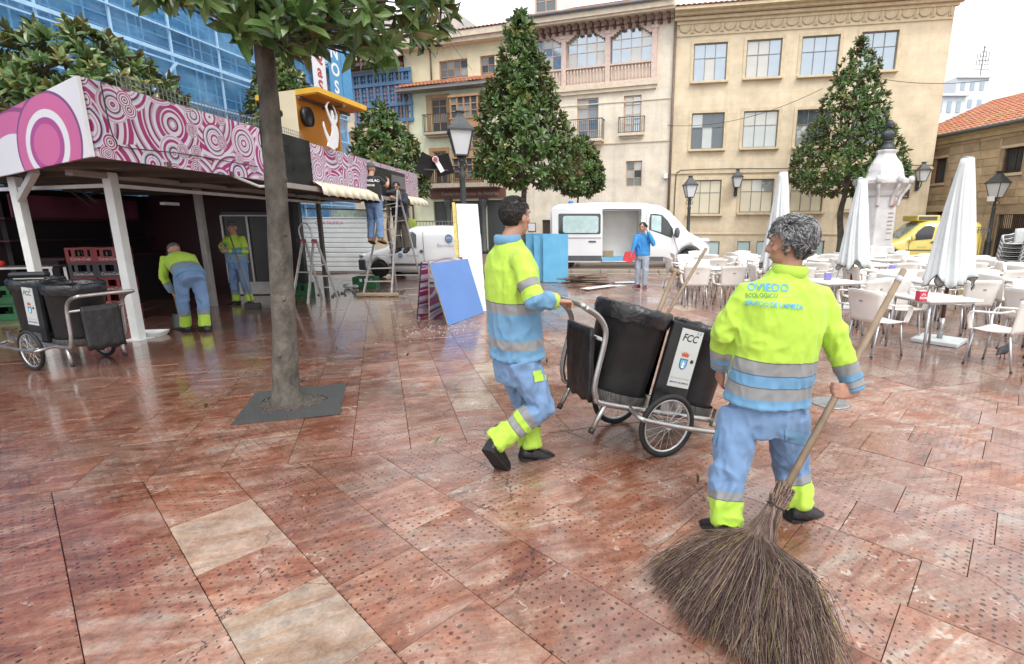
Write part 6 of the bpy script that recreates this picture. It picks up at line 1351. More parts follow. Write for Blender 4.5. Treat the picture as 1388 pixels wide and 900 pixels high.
# ---------------------------------------------------------------- crates
def crate_mesh(L_, W_, Hh, mt, rows=2):
    m = MB(); th = .012
    m.box((0,0,th/2),(L_,W_,th))
    for s_ in (-1,1):
        for (c, d) in (((0,s_*(W_/2-th/2)),(L_,th)), ((s_*(L_/2-th/2),0),(th,W_-2*th))):
            m.box((c[0],c[1],Hh*.22),(d[0],d[1],Hh*.40)); m.box((c[0],c[1],Hh*.93),(d[0],d[1],Hh*.14))
            n = 4
            for k in range(n+1):
                if k == 2 and d[0] > d[1]: continue
                f = -.5+k/n; wv = .05
                m.box((c[0]+(f*(d[0]-wv) if d[0] > d[1] else 0), c[1]+(f*(d[1]-wv) if d[1] > d[0] else 0), Hh*.64),(wv if d[0] > d[1] else th, wv if d[1] > d[0] else th, Hh*.44))
    return m.mesh('crate_shell', mt)
REDC = mat('red_crate', (.17,.007,.011), .4, 0, .15, 6); GRNC = mat('green_crate', (.02,.13,.045), .45, 0, .15, 6); BLKC = mat('black_crate', (.02,.02,.024), .45)
cm_ = crate_mesh(.40,.32,.25,REDC); cb2 = crate_mesh(.40,.32,.25,BLKC); txm = text_mesh('Coca-Cola', .066, shear=.25, bold=.002); txm.materials.clear(); txm.materials.append(mat('crate_script', (.30,.26,.25), .6, 0, .4, 30))
btl = MB()
for i in range(4):
    for j in range(3): btl.lathe([(.03,0),(.03,.13),(.012,.19),(.012,.22)], 8, (-.14+.093*i, -.09+.09*j, .013))
btl = btl.mesh('bottles', mat('bottle_glass', (.03,.02,.012), .1))
cs = G(150,434); ca_ = R(12)
for c in range(2):
    for k in range(5):
        x = cs.x-.2+c*.42; blk = (c == 0 and k == 3) or (c == 1 and k == 3)
        t = thing('bottle_crate', ('black bottle crate in the red stack inside the stall' if blk else 'red bottle crate with white script lettering, stacked inside the stall'), 'crate', (x+.012*math.sin(k*3+c), cs.y+.05*c, .003+k*.252), ca_+.05*math.sin(k*2+c), 'black crates in the stack' if blk else 'stack of red bottle crates')
        inst('crate_shell', cb2 if blk else cm_, t); inst('lettering', txm, t, M=frame((0,-.1625,.062), (1,0,0), (0,0,1)))
        if k == 4: inst('bottles', btl, t)
gm_ = crate_mesh(.6,.4,.28,GRNC)
for x, y, a, lab in ((497,389,5,'green plastic crate on the ground beside the tall stepladder'), (405,399,0,'green plastic crate under the low stepladder'), (20,432,20,'green crate at the left end of the stall behind the cart')):
    t = thing('green_crate', lab, 'crate', G(x,y), R(a)); inst('crate_shell', gm_, t)
    if x == 20: inst('crate_shell', gm_, t, (0.02,.01,.285))
m = MB(); p = G(403,391); m.box((0,0,.62),(.42,.4,1.24)); o = thing('loudspeaker_cabinet', 'tall black cabinet standing behind the low stepladder', 'cabinet', p, R(8)); m.build('cabinet', BOARD, o, bev=.02); m = MB(); m.lathe([(.15,0),(.15,.02),(.05,.0)], 16, (0,-.21,.9), M=Matrix.Rotation(R(90),3,'X')); m.build('cone', BLACKP, o)
m = MB(); p = G(430,402)
for k in range(60):
    s_ = rg.uniform(.015,.06); m.box((rg.uniform(-.9,1.2), rg.uniform(-.5,.9), s_*.3), (s_*2, s_, s_*.6), rotz(rg.uniform(0,3)))
tag(m.build('rubble', mat('dark_rubble', (.10,.09,.08), .7, 0, .5, 15), loc=p+V((.6,.3,.0))), 'scattered dark rubble and offcuts on the wet ground', 'rubble', kind='stuff')
m = MB(); m.sphere((0,0,.07),(.14,.1,.07),8,6); m.sphere((.16,.05,.05),(.1,.08,.05),8,6); tag(m.build('plastic_bag', mat('bag_white', (.66,.66,.66), .4, 0, .1, 20, bump=.6, bscale=20), loc=G(472,391)), 'crumpled white plastic bag among the rubble', 'bag')
m = MB(); p = G(600,447)
for k in range(130):
    s_ = rg.uniform(.006,.022); m.box((rg.gauss(0,.45), rg.gauss(0,.3), .006), (s_, s_*rg.uniform(.5,1.2), .003), rotz(rg.uniform(0,3)))
tag(m.build('paint_flakes', WHITEM, loc=p), 'white paint flakes scattered before the leaning blue board', 'flakes', kind='stuff')
lf_ = crown_mesh([((rg.uniform(-4,2.5), rg.uniform(1.9,7), .02), (rg.uniform(-.2,.2), rg.uniform(-.2,.2), 1), .6) for k in range(9)], .13, rg, nleaf=1, tilt=(80,90))
o = inst('fallen_leaves', lf_); tag(o, 'few fallen leaves lying on the wet paving', 'leaves', kind='stuff')
# white dustpan tub by the sweeping worker
m = MB(); m.loft([[V((x*s_, y*s_, z)) for x, y in rrect(-.19,.19,-.12,.12,.04)] for s_, z in ((.85,.0),(1,.07),(1.06,.072),(1.04,.06),(.9,.012))], sm=False); o = m.build('white_tub', WHITEM, loc=G(206,455), rz=R(10)); tag(o, 'shallow white tub on the ground beside the bending worker', 'tub')
# ================================================================== street-cleaning carts
def cart(label, loc_, rz, tilt):
    """+x is forward (away from the handle), wheels at x=0, y=+-.34"""
    t = thing('cleaning_cart', label, 'cart', loc_, rz, 'two-bin street cleaning carts'); t.rotation_mode = 'ZYX' if False else 'XYZ'
    RW = .232; Rt = Matrix.Rotation(-tilt, 4, 'Y'); T = lambda p: (Matrix.Translation((0,0,RW)) @ Rt.inverted() @ Matrix.Translation((0,0,-RW))) @ V(p)
    TALL = ('bin','bin_liner','tool_box_side','steel_plate','white_plate','tool_box_top','bin_tray'); zs = lambda p: (p[0], p[1], p[2] if p[2] < .38 else .38+(p[2]-.38)*1.2)
    def B(m, n, mt, par=t, **k):
        m.v = [tuple(T(zs(p) if n in TALL else p)) for p in m.v]; return m.build(n, mt, par, **k)
    for s_ in (-1,1):
        y = s_*.345; m = MB()
        n = 36; m.tube([(RW*.92*math.cos(a), y, RW+RW*.92*math.sin(a)) for a in [6.283*k/n for k in range(n)]], .021, 8, closed=True); w_ = m.build('wheel', RUBBER, t)
        m = MB(); m.tube([(RW*.82*math.cos(a), y, RW+RW*.82*math.sin(a)) for a in [6.283*k/n for k in range(n)]], .010, 6, closed=True); m.build('rim', ALU, w_)
        m = MB(); m.tube([(0,y-.03,RW),(0,y+.03,RW)], .024, 10); [m.tube([(.022*math.cos(a+.5),y+.02*(-1)**k,RW+.022*math.sin(a+.5)),(RW*.82*math.cos(a),y,RW+RW*.82*math.sin(a))], .0022, 3, cap=False) for k, a in [(k, 6.283*k/20) for k in range(20)]]; m.build('spokes', ALU, w_)
    m = MB(); m.tube([(0,-.34,RW),(0,.34,RW)], .015, 8); B(m, 'axle', STEEL)
    # main frame rails, handle hoop, legs, guard bars
    for s_ in (-1,1):
        y = s_*.26; m = MB(); m.tube(smooth_path([(.55,y,.30),(.1,y,.30),(-.5,y,.30),(-.585,y,.34),(-.62,y,.45),(-.63,y,.70),(-.655,y,.80),(-.73,y,.865),(-.84,y,.90)], 5), .02, 10); B(m, 'frame_tube', STEEL)
        m = MB(); m.tube([(-.5,y,.29),(-.545,y,.10)], .018, 8); lg = B(m, 'leg', STEEL); m = MB(); m.tube([(-.542,y,.12),(-.549,y,.085)], .021, 8); B(m, 'foot_cap', BLACKP, lg)
        yg = s_*.41; m = MB(); m.tube(smooth_path([(-.30,s_*.27,.30),(-.29,yg,.275),(-.2,yg+s_*.01,.265),(.1,yg+s_*.015,.255),(.42,yg+s_*.01,.255),(.5,yg-s_*.02,.262),(.53,s_*.28,.275)], 5), .0175, 10); B(m, 'wheel_guard', STEEL)
        m = MB(); m.box((.47,s_*.3,.33),(.05,.035,.14)); B(m, 'guard_bracket', STEEL)
    m = MB(); m.tube(smooth_path([(-.835,-.26,.898),(-.865,-.24,.91),(-.87,0,.912),(-.865,.24,.91),(-.835,.26,.898)], 5), .02, 10); B(m, 'handle', STEEL)
    m = MB(); m.tube([(-.64,-.26,.72),(-.64,.26,.72)], .014, 8); B(m, 'cross_tube', STEEL)
    PERF = perf_mat()
    for x in (-.30, .40):
        m = MB(); r_ = .245 if x < 0 else .215; m.lathe([(r_-.01,.285),(r_+.005,.29),(r_+.012,.375)], 28, (x,0,0), cap=False); m.lathe([(.001,.288),(r_-.005,.287)], 28, (x,0,0), cap=False); B(m, 'bin_tray', PERF)
        m = MB(); m.lathe([(r_-.03,.295),(r_-.015,.33),(r_+.012,.84),(r_+.03,.85),(r_+.03,.875),(r_+.012,.88),(r_-.004,.86),(r_-.03,.35)], 30, (x,0,0), cap=True); b_ = B(m, 'bin', BLACKP)
        m = MB(); rg_ = random.Random(int(x*100)+40); n = 60; ring = []
        for rr_, zz_ in ((r_-.02,.80),(r_+.0,.878),(r_+.024,.895),(r_+.042,.885),(r_+.045,.845),(r_+.03,.80)):
            ring.append([V((x+(rr_+.010*noise.noise((math.cos(a)*6,math.sin(a)*6,zz_*9+x)))*math.cos(a), (rr_+.010*noise.noise((math.cos(a)*6,math.sin(a)*6,zz_*9+x)))*math.sin(a), zz_+.014*noise.noise((math.cos(a)*5,math.sin(a)*5,7+x)) - (.03*abs(noise.noise((a*2.2,x,1))) if zz_ < .82 else 0))) for a in [6.283*k/n for k in range(n)]])
        m.loft(ring, cap=False); B(m, 'bin_liner', mat('bin_bag', (.012,.012,.014), .22, 0, .2, 10, bump=.4, bscale=35), b_, flip=False)
    # middle tool box with the white plate
    for s_ in (-1,1):
        pm = MB(); pts = [(-.10,.32),(.20,.32),(.20,.86),(-.10,.86)]; pm.prism(pts, lambda a, b, q: V((a, q, b)), s_*.235, s_*.20); tb_ = B(pm, 'tool_box_side', mat('black_sheet', (.02,.021,.023), .35, .2, .3, 8, rvar=.1), bev=.004)
        m = MB(); m.box((.085,s_*.2385,.34),(.20,.004,.13)); B(m, 'steel_plate', STEEL, tb_)
        m = MB(); m.box((.085,s_*.2385,.66),(.20,.004,.36)); pl = B(m, 'white_plate', mat('white_label', (.50,.525,.51), .35, 0, .05, 6), tb_)
        yy = s_*.2412; fx = (1,0,0) if s_ < 0 else (-1,0,0)
        M0 = lambda x, z: (Matrix.Translation((0,0,RW)) @ Rt.inverted() @ Matrix.Translation((0,0,-RW))) @ frame((.085+x*(1 if s_ < 0 else -1), yy, .38+(z-.38)*1.2), fx, (0,0,1))
        text('logo_letters', 'FCC', .075, M0(-.01,.785), BLACKP, pl, shear=.2, bold=.0015)
        for q in range(2):
            c = MB(); c.add([(0,-.012,0),(.011,0,0),(0,.012,0),(-.006,.012,0),(.005,0,0),(-.006,-.012,0)], [(0,1,4,5),(1,2,3,4)]); o = c.build('logo_arrow', mat('logo_green', (.01,.05,.04), .4), pl, flip=False); o.matrix_basis = M0(.045+.026*q,.825)
        c = MB(); c.add([(math.sin(a)*.036 if k < 9 else 0, 0, 0) for k, a in []], []) if False else None
        sh = [(-.036,.035),(.036,.035),(.037,-.01),(.027,-.035),(0,-.05),(-.027,-.035),(-.037,-.01)]
        for nm, sc, mt, dz in (('crest_shield', 1.0, mat('crest_blue', (.05,.14,.26), .4), 0), ('crest_field', .76, mat('crest_field', (.16,.38,.55), .4), .0012)):
            c = MB(); c.add([(a*sc, b*sc, dz) for a, b in sh], [tuple(range(7))]); o = c.build(nm, mt, pl, flip=False); o.matrix_basis = M0(-.012,.63)
        c = MB(); c.add([(-.012,-.028,.002),(.012,-.028,.002),(.004,-.0,.002),(.014,.0,.002),(.014,.008,.002),(.004,.008,.002),(.004,.022,.002),(-.004,.022,.002),(-.004,.008,.002),(-.014,.008,.002),(-.014,.0,.002),(-.004,.0,.002)], [tuple(range(12))]); o = c.build('crest_cross', LWH, pl, flip=False); o.matrix_basis = M0(-.012,.625)
        c = MB(); cr = [(-.03,0),(.03,0),(.04,.032),(.024,.02),(.018,.04),(.008,.022),(0,.045),(-.008,.022),(-.018,.04),(-.024,.02),(-.04,.032)]; c.add([(a, b, 0) for a, b in cr], [tuple(range(11))]); o = c.build('crest_crown', mat('crown_red', (.45,.10,.04), .4), pl, flip=False); o.matrix_basis = M0(-.012,.67)
        c = MB(); c.lathe([(.014,0),(.014,.003),(.001,.003)], 14); o = c.build('plate_lock', BLACKP, pl); o.matrix_basis = M0(.062,.65)
        text('label_line', 'EXCMO. AYUNTAMIENTO DE OVIEDO', .0105, M0(0,.535), mat('label_brown', (.16,.12,.11), .5), pl); text('label_line', 'SERVICIO DE LIMPIEZA', .0175, M0(0,.508), BLACKP, pl, bold=.0004)
    m = MB(); m.box((.05,0,.862),(.31,.46,.012)); B(m, 'tool_box_top', mat('black_sheet', (.02,.02,.02)), bev=.004)
    m = MB(); m.box((0,0,.30),(.95,.5,.012)); B(m, 'floor_plate', STEEL)
    # apron bag on the handle side
    m = MB(); n = 12; ring = []
    for k in range(9):
        z = .77-.50*k/8; ring.append([V((-.72+(.77-z)*math.tan(tilt)*1.05-.012*k/8+.014*noise.noise((q*2.1,k*.6,rz)), -.18+.36*q/n, z+.01*math.sin(q*1.3)*(k/8))) for q in range(n+1)])
    m.loft(ring, cap=False, closed=False); o = B(m, 'apron_flap', mat('black_vinyl', (.016,.016,.018), .4, 0, .3, 8, bump=.4, bscale=14), flip=False); s_ = o.modifiers.new('s', 'SOLIDIFY'); s_.thickness = .03
    return t, T
_pm = []
def perf_mat():
    if _pm: return _pm[0]
    m = bpy.data.materials.new('perforated_steel'); m.use_nodes = True; nt = m.node_tree; L = nt.links.new; b = nt.nodes['Principled BSDF']
    tc = nd(nt, 'TexCoord'); v = nd(nt, 'TexVoronoi'); v.inputs['Scale'].default_value = 70; v.inputs['Randomness'].default_value = .1; L(tc.outputs['Object'], v.inputs['Vector'])
    L(ramp(nt, v.outputs['Distance'], [(.28,(.006,.006,.006)),(.36,(.12,.115,.11))]), b.inputs['Base Color']); b.inputs['Metallic'].default_value = .4; b.inputs['Roughness'].default_value = .45; _pm.append(m); return m
c1, T1 = cart('black two-bin cleaning cart tilted forward, pushed by the dark-haired worker', (.555,3.65,0), math.atan2(.425,.905), R(16.5))
c2, T2 = cart('black two-bin cleaning cart parked beside the stall posts', (-6.0,5.86,0), math.atan2(.33,-.944), R(-2))
# broom shafts standing in the near cart's bin
HANDW = mat('worn_broom_handle', (.23,.165,.105), .6, 0, .25, 14, stretch=(1,1,.15), dirt=.3)
for (xa, ya, xb, yb, Ya, Yb, lab, r_, grip) in ((872,472,915,368,3.62,4.05,'thick broom handle with knob standing in the near cart', .019, True), (878,470,957,337,3.66,4.25,'long thin broom handle slanting out of the near cart', .013, False)):
    a, b = D(xa,ya,Ya), D(xb,yb,Yb); m = MB(); t = thing('broom_handle', lab, 'broom', a); m.tube([V((0,0,0)),(b-a)*.5,b-a], r_, 10); m.build('shaft', HANDW, t)
    if grip: m = MB(); d = (b-a).normalized(); x = d.cross(V((0,1,0))).normalized(); m.tube([b-a-x*.045,b-a+x*.045], .022, 10); m.build('knob_grip', HANDW, t)
# hand brush laid across the parked cart's tools
p = D(40,372,5.95); t = thing('deck_brush', 'black-bristled brush standing upright in the parked cart', 'brush', p, R(15))
m = MB(); m.box((0,0,0),(.36,.12,.06)); m.build('bristles', BLACKP, t, bev=.025); m = MB(); m.box((0,0,-.05),(.3,.07,.025)); m.build('brush_block', STEEL, t, bev=.01); m = MB(); m.tube([(0,0,-.06),(.07,0,-.55)], .014, 8); m.build('shaft', DKRED, t)
# ---------------------------------------------------------------- the big twig besom
bs = thing('twig_broom', 'large heather twig broom dragged behind the grey-haired sweeper', 'broom', (0,0,0))
TOP, NECK = D(1225,366,2.78), D(1053,684,2.24)
dn = (NECK-TOP).normalized(); m = MB(); m.tube([TOP, TOP.lerp(NECK,.5)+V((.004,0,.004)), NECK+dn*.12], [.0165,.0175,.019], 12); m.build('handle', HANDW, bs)
m = MB(); m.tube([TOP+dn*.05, TOP+dn*.085], .0185, 10); m.build('grey_tape', mat('grey_tape', (.45,.45,.47), .5), bs)
rg = random.Random(31)
TWC = [mat('twig_brown', (.15,.088,.07), .8, 0, .3, 20), mat('twig_straw', (.32,.22,.12), .8, 0, .25, 20), mat('twig_dark', (.075,.042,.042), .8, 0, .3, 20), mat('twig_grey', (.27,.205,.17), .8, 0, .25, 20), mat('twig_moss', (.17,.17,.035), .85, 0, .3, 20)]
def fan_target(u, v):          # u across 0..1, v depth in the bundle; ends on or near the ground
    x = 884 + (1128-884)*u; y = 800 + (905-800)*min(1, u*1.55)**.8 - 55*max(0,.25-u)
    p = G(x, y); return p
m = MB()
sidev = dn.cross(V((0,0,1))).normalized(); frontv = sidev.cross(dn).normalized()
for k in range(6800):
    u = rg.random(); v = rg.gauss(0,.45); e = fan_target(u, v)+V((rg.gauss(0,.035), rg.gauss(0,.05)+.05*math.sin(u*23), abs(rg.gauss(0,.028))+.004+.075*max(0,v)*.6))
    ln = rg.uniform(.55,1.04) if k > 900 else rg.uniform(.9,1.06)
    a0 = rg.uniform(0,6.283); r0 = .034*math.sqrt(rg.random()); st = NECK-dn*rg.uniform(-.02,.05)+(sidev*math.cos(a0)+frontv*math.sin(a0))*r0
    waist = NECK+dn*.15 + (e-NECK)*.05 + (sidev*(u-.5)*-.11+frontv*math.sin(a0)*.03)
    d1 = st.lerp(e,.62)+V((rg.gauss(0,.022),rg.gauss(0,.022),.008+.028*abs(rg.gauss(0,.8))*(1-abs(2*u-1)*.5)))
    if rg.random() < .3: st = waist.lerp(e, rg.uniform(.25,.6))+V((0,0,rg.uniform(0,.06))); waist = st.lerp(e,.3)+V((rg.gauss(0,.015),rg.gauss(0,.015),.02)); d1 = st.lerp(e,.7)+V((rg.gauss(0,.012),rg.gauss(0,.012),.02))
    end = d1.lerp(e, ln) if ln < 1 else e
    end += V((rg.gauss(0,.012), rg.gauss(0,.012), 0)); end.z = max(end.z, .004); d1.z = max(d1.z, .008)
    mi = rg.choices((0,1,2,3,4), (38,6,28,26,3))[0]; q = .00115 if mi != 1 else .0014
    P = smooth_path([st, waist, d1, end], 2); m.tube(P, [q*1.4]+[q]*(len(P)-2)+[q*.5], 3, mi, cap=False)
tw = m.build('twigs', TWC, bs, flip=False); tag(tw, kind='stuff')
m = MB()
for k in range(620): a0 = rg.uniform(0,6.283); h0 = rg.uniform(-.05,.03); s0 = NECK+dn*h0+(sidev*math.cos(a0)+frontv*math.sin(a0))*.036; m.tube([s0, s0-dn*rg.uniform(.03,.07)+V((rg.gauss(0,.008),rg.gauss(0,.008),rg.gauss(0,.008)))], .0022, 3, rg.choice((0,1,2,3)), cap=False)
o = m.build('neck_stubs', TWC, bs, flip=False); tag(o, kind='stuff')
m = MB(); m.tube([NECK-dn*.06, NECK+dn*.03, NECK+dn*.09], [.022,.026,.022], 12); m.build('bundle_core', TWC[2], bs)
for f, w0, nm in ((.012,.043,'neck_binding'), (.185,.10,'cord_binding')):
    c = NECK+dn*f+V((-.02 if f > .1 else 0,0,0)); m = MB(); m.tube([c+sidev*w0*math.cos(a)+frontv*w0*(.42 if f > .1 else 1)*math.sin(a)+V((0,0,.004*math.sin(5*a))) for a in [6.283*k/30 for k in range(30)]], .0035, 5, closed=True); m.build(nm, CABLE, bs)
# ================================================================== people
YELF, BLUW, GRYR = (.41,.63,.06), (.125,.285,.455), (.24,.245,.25)
BLUT = (.15,.255,.43)
def seams(stops):
    out = []
    for i, (p, c) in enumerate(stops):
        if i: out.append((p-.005, tuple(x*.42 for x in stops[i-1][1])))
        out.append((p, c))
    return out
def cloth_mat(name, stops, rough=.75, scale=30):
    if name in MATS: return MATS[name]
    m = bpy.data.materials.new(name); m.use_nodes = True; nt = m.node_tree; L = nt.links.new; b = nt.nodes['Principled BSDF']
    at = nd(nt, 'Attribute', attribute_name='c'); c = ramp(nt, math_(nt, 'MULTIPLY', at.outputs['Fac'], .5), [(p/2, col) for p, col in seams(stops)], True)
    tc = nd(nt, 'TexCoord'); n = nd(nt, 'TexNoise'); n.inputs['Scale'].default_value = 5; n.inputs['Detail'].default_value = 6; L(tc.outputs['Object'], n.inputs['Vector'])
    k = nd(nt, 'MapRange'); L(n.outputs[0], k.inputs[0]); k.inputs[1].default_value = .3; k.inputs[2].default_value = .7; k.inputs[3].default_value = .86; k.inputs[4].default_value = 1.08
    kv = nd(nt, 'CombineXYZ'); [L(k.outputs[0], kv.inputs[i]) for i in range(3)]; L(mixc(nt, 1.0, c, kv.outputs[0], 'MULTIPLY'), b.inputs['Base Color'])
    b.inputs['Roughness'].default_value = rough; b.inputs['Sheen Weight'].default_value = .15
    n2 = nd(nt, 'TexNoise'); n2.inputs['Scale'].default_value = scale; n2.inputs['Detail'].default_value = 3; L(tc.outputs['Object'], n2.inputs['Vector'])
    n4 = nd(nt, 'TexNoise'); n4.inputs['Scale'].default_value = 7; n4.inputs['Detail'].default_value = 2; n4.inputs['Distortion'].default_value = .6; L(tc.outputs['Object'], n4.inputs['Vector'])
    bp = nd(nt, 'Bump'); bp.inputs['Strength'].default_value = .3; bp.inputs['Distance'].default_value = .02; L(math_(nt, 'ADD', math_(nt, 'MULTIPLY', n2.outputs[0], .12), n4.outputs[0]), bp.inputs['Height']); L(bp.outputs[0], b.inputs['Normal'])
    MATS[name] = m; return m
SKIN = mat('skin_tan', (.42,.22,.15), .5, 0, .12, 12, bump=.12, bscale=90); SKINP = mat('skin_fair', (.50,.29,.21), .5, 0, .12, 12, bump=.1, bscale=90)
BOOT = mat('black_boot', (.014,.014,.015), .4, 0, .3, 20, bump=.3, bscale=60)
def remesh(mb, vox, sm):
    o = mb.build('tmp', SKIN, flip=True); r = o.modifiers.new('r', 'REMESH'); r.mode = 'VOXEL'; r.voxel_size = vox; r.use_smooth_shade = True
    if sm: s_ = o.modifiers.new('s', 'SMOOTH'); s_.factor = .5; s_.iterations = sm
    me = evalmesh(o); bpy.data.objects.remove(o); me.materials.clear(); return me
def coords(me): a = np.empty(len(me.vertices)*3); me.vertices.foreach_get('co', a); return a.reshape(-1,3)
def normals(me): a = np.empty(len(me.vertices)*3, dtype=np.float32); me.vertices.foreach_get('normal', a); return a.reshape(-1,3).astype(float)
def seg_near(P, pts):                    # distance and arc parameter along a polyline
    pts = [np.array(p) for p in pts]; Ls = [np.linalg.norm(b-a) for a, b in zip(pts, pts[1:])]; tot = sum(Ls); best = np.full(len(P), 1e9); tt = np.zeros(len(P)); acc = 0
    for (a, b), l in zip(zip(pts, pts[1:]), Ls):
        t = np.clip(((P-a)@(b-a))/max(l*l,1e-9), 0, 1); d = np.linalg.norm(P-(a+t[:,None]*(b-a)), axis=1); k = d < best; best[k] = d[k]; tt[k] = (acc+t[k]*l)/tot; acc += l
    return best, tt
def ering(c, x, y, a, b, n=20): return [c + x*(a*math.copysign(abs(math.cos(t))**.85, math.cos(t))) + y*(b*math.copysign(abs(math.sin(t))**.85, math.sin(t))) for t in [6.2832*k/n for k in range(n)]]
def wrinkle(me, amp, seed, joints, fr=9):
    P, N = coords(me), normals(me); out = P.copy()
    for i in range(len(P)):
        p = P[i]; k = .45
        for j, r_ in joints: k += 1.1*math.exp(-((p[0]-j[0])**2+(p[1]-j[1])**2+(p[2]-j[2])**2)/(r_*r_))
        v = V((p[0]*fr*1.15, p[1]*fr*1.15, p[2]*fr*.55+seed)); d = noise.noise(v+V((0,noise.noise(v*.5)*1.2,noise.noise(v*.6)*1.5))); e = noise.noise(V((v.x*2.1+4, v.y*2.1, v.z*2.6))+V((0,seed,0)))
        out[i] = P[i]+N[i]*amp*k*((1-abs(d)*3.4)*.7 + (1-abs(e)*3)*.32 - .25)
    me.vertices.foreach_set('co', out.ravel()); me.update()
def hand(mb, w_, d, nrm, side, curl, s_=1.0, tcurl=.6):
    """wrist, pointing direction, palm normal (palm side), +1 thumb towards lat"""
    d = V(d).normalized(); nrm = (V(nrm)-d*V(nrm).dot(d)).normalized(); lat = d.cross(nrm)*side; w_ = V(w_)
    mb.loft([[w_+d*f*s_+lat*(a*math.cos(t))*s_+nrm*(b*math.sin(t)+o)*s_ for t in [6.283*k/12 for k in range(12)]] for f, a, b, o in ((-.015,.026,.02,0),(.02,.034,.019,.002),(.06,.042,.017,.004),(.09,.042,.014,.004),(.098,.036,.01,.004))])
    for k, (ly, L_) in enumerate(((.031,.072),(.011,.080),(-.010,.074),(-.030,.058))):
        p = w_+(d*.088+lat*ly)*s_; dd = d.copy(); pts = [p-dd*.02*s_, p]
        for q in range(3):
            a = curl*(.8 if q == 0 else 1.0); dd = (Matrix.Rotation(a, 3, d.cross(nrm))@dd if True else dd); seg = L_*(.45,.31,.24)[q]*s_; p = p+dd*seg; pts.append(p)
        mb.tube(pts, [.0088*s_,.0092*s_,.0086*s_,.0078*s_,.0062*s_], 8)
    p = w_+(d*.025+lat*.032+nrm*.006)*s_; dd = (d*.65+lat*.75+nrm*.25).normalized(); pts = [p-dd*.015*s_, p]
    for q, L_ in enumerate((.038,.03,.024)):
        p = p+dd*L_*s_; pts.append(p); dd = (dd+d*.35*tcurl+nrm*.55*tcurl-lat*.35*tcurl).normalized()
    mb.tube(pts, [.013*s_,.0125*s_,.0105*s_,.0095*s_,.007*s_], 8)
def head(mb, c, f, up, s_=1.0):
    f = V(f).normalized(); up = (V(up)-f*V(up).dot(f)).normalized(); r = f.cross(up); M = Matrix((r, f, up)).transposed(); c = V(c)
    mb.sphere(c+M@V((0,-.012,.028))*s_, (.076*s_,.096*s_,.092*s_), 18, 12, M=M); mb.sphere(c+M@V((0,.022,-.045))*s_, (.058*s_,.068*s_,.075*s_), 14, 10, M=M)
    mb.sphere(c+M@V((0,.052,-.092))*s_, (.03*s_,.028*s_,.022*s_), 10, 8, M=M); mb.sphere(c+M@V((0,.07,.03))*s_, (.058*s_,.024*s_,.022*s_), 10, 8, M=M)
    mb.tube([c+M@V((0,.082,.02))*s_, c+M@V((0,.102,-.012))*s_, c+M@V((0,.108,-.024))*s_, c+M@V((0,.085,-.034))*s_], [.011*s_,.014*s_,.017*s_,.014*s_], 8)
    mb.sphere(c+M@V((0,.088,-.062))*s_, (.024*s_,.010*s_,.011*s_), 8, 6, M=M)
    for k in (-1,1):
        mb.sphere(c+M@V((k*.079,-.008,-.008))*s_, (.011*s_,.021*s_,.034*s_), 8, 8, M=M); mb.sphere(c+M@V((k*.045,.055,-.02))*s_, (.024*s_,.022*s_,.02*s_), 8, 6, M=M)
    return M
def face_parts(t, c, M, s_=1.0, brow=(.03,.022,.018)):
    for k in (-1,1):
        m = MB(); m.sphere(V(c)+M@V((k*.031,.0775,.006))*s_, .0105*s_, 10, 8); e = m.build('eye', mat('eye_white', (.32,.29,.27), .2), t)
        m = MB(); m.sphere(V(c)+M@V((k*.031,.086,.006))*s_, .005*s_, 8, 6); m.build('pupil', BOARD, e)
        m = MB(); m.tube([V(c)+M@V((k*x,y,z))*s_ for x, y, z in ((.014,.094,.03),(.032,.094,.036),(.05,.08,.03))], .0042*s_, 5); m.build('eyebrow', mat('brow_dark', brow, .8), t)
    m = MB(); m.tube([V(c)+M@V((x,y,-.063))*s_ for x, y in ((-.022,.091),(0,.099),(.022,.091))], .0035*s_, 5); m.build('mouth', mat('lips', (.28,.10,.08), .5), t)
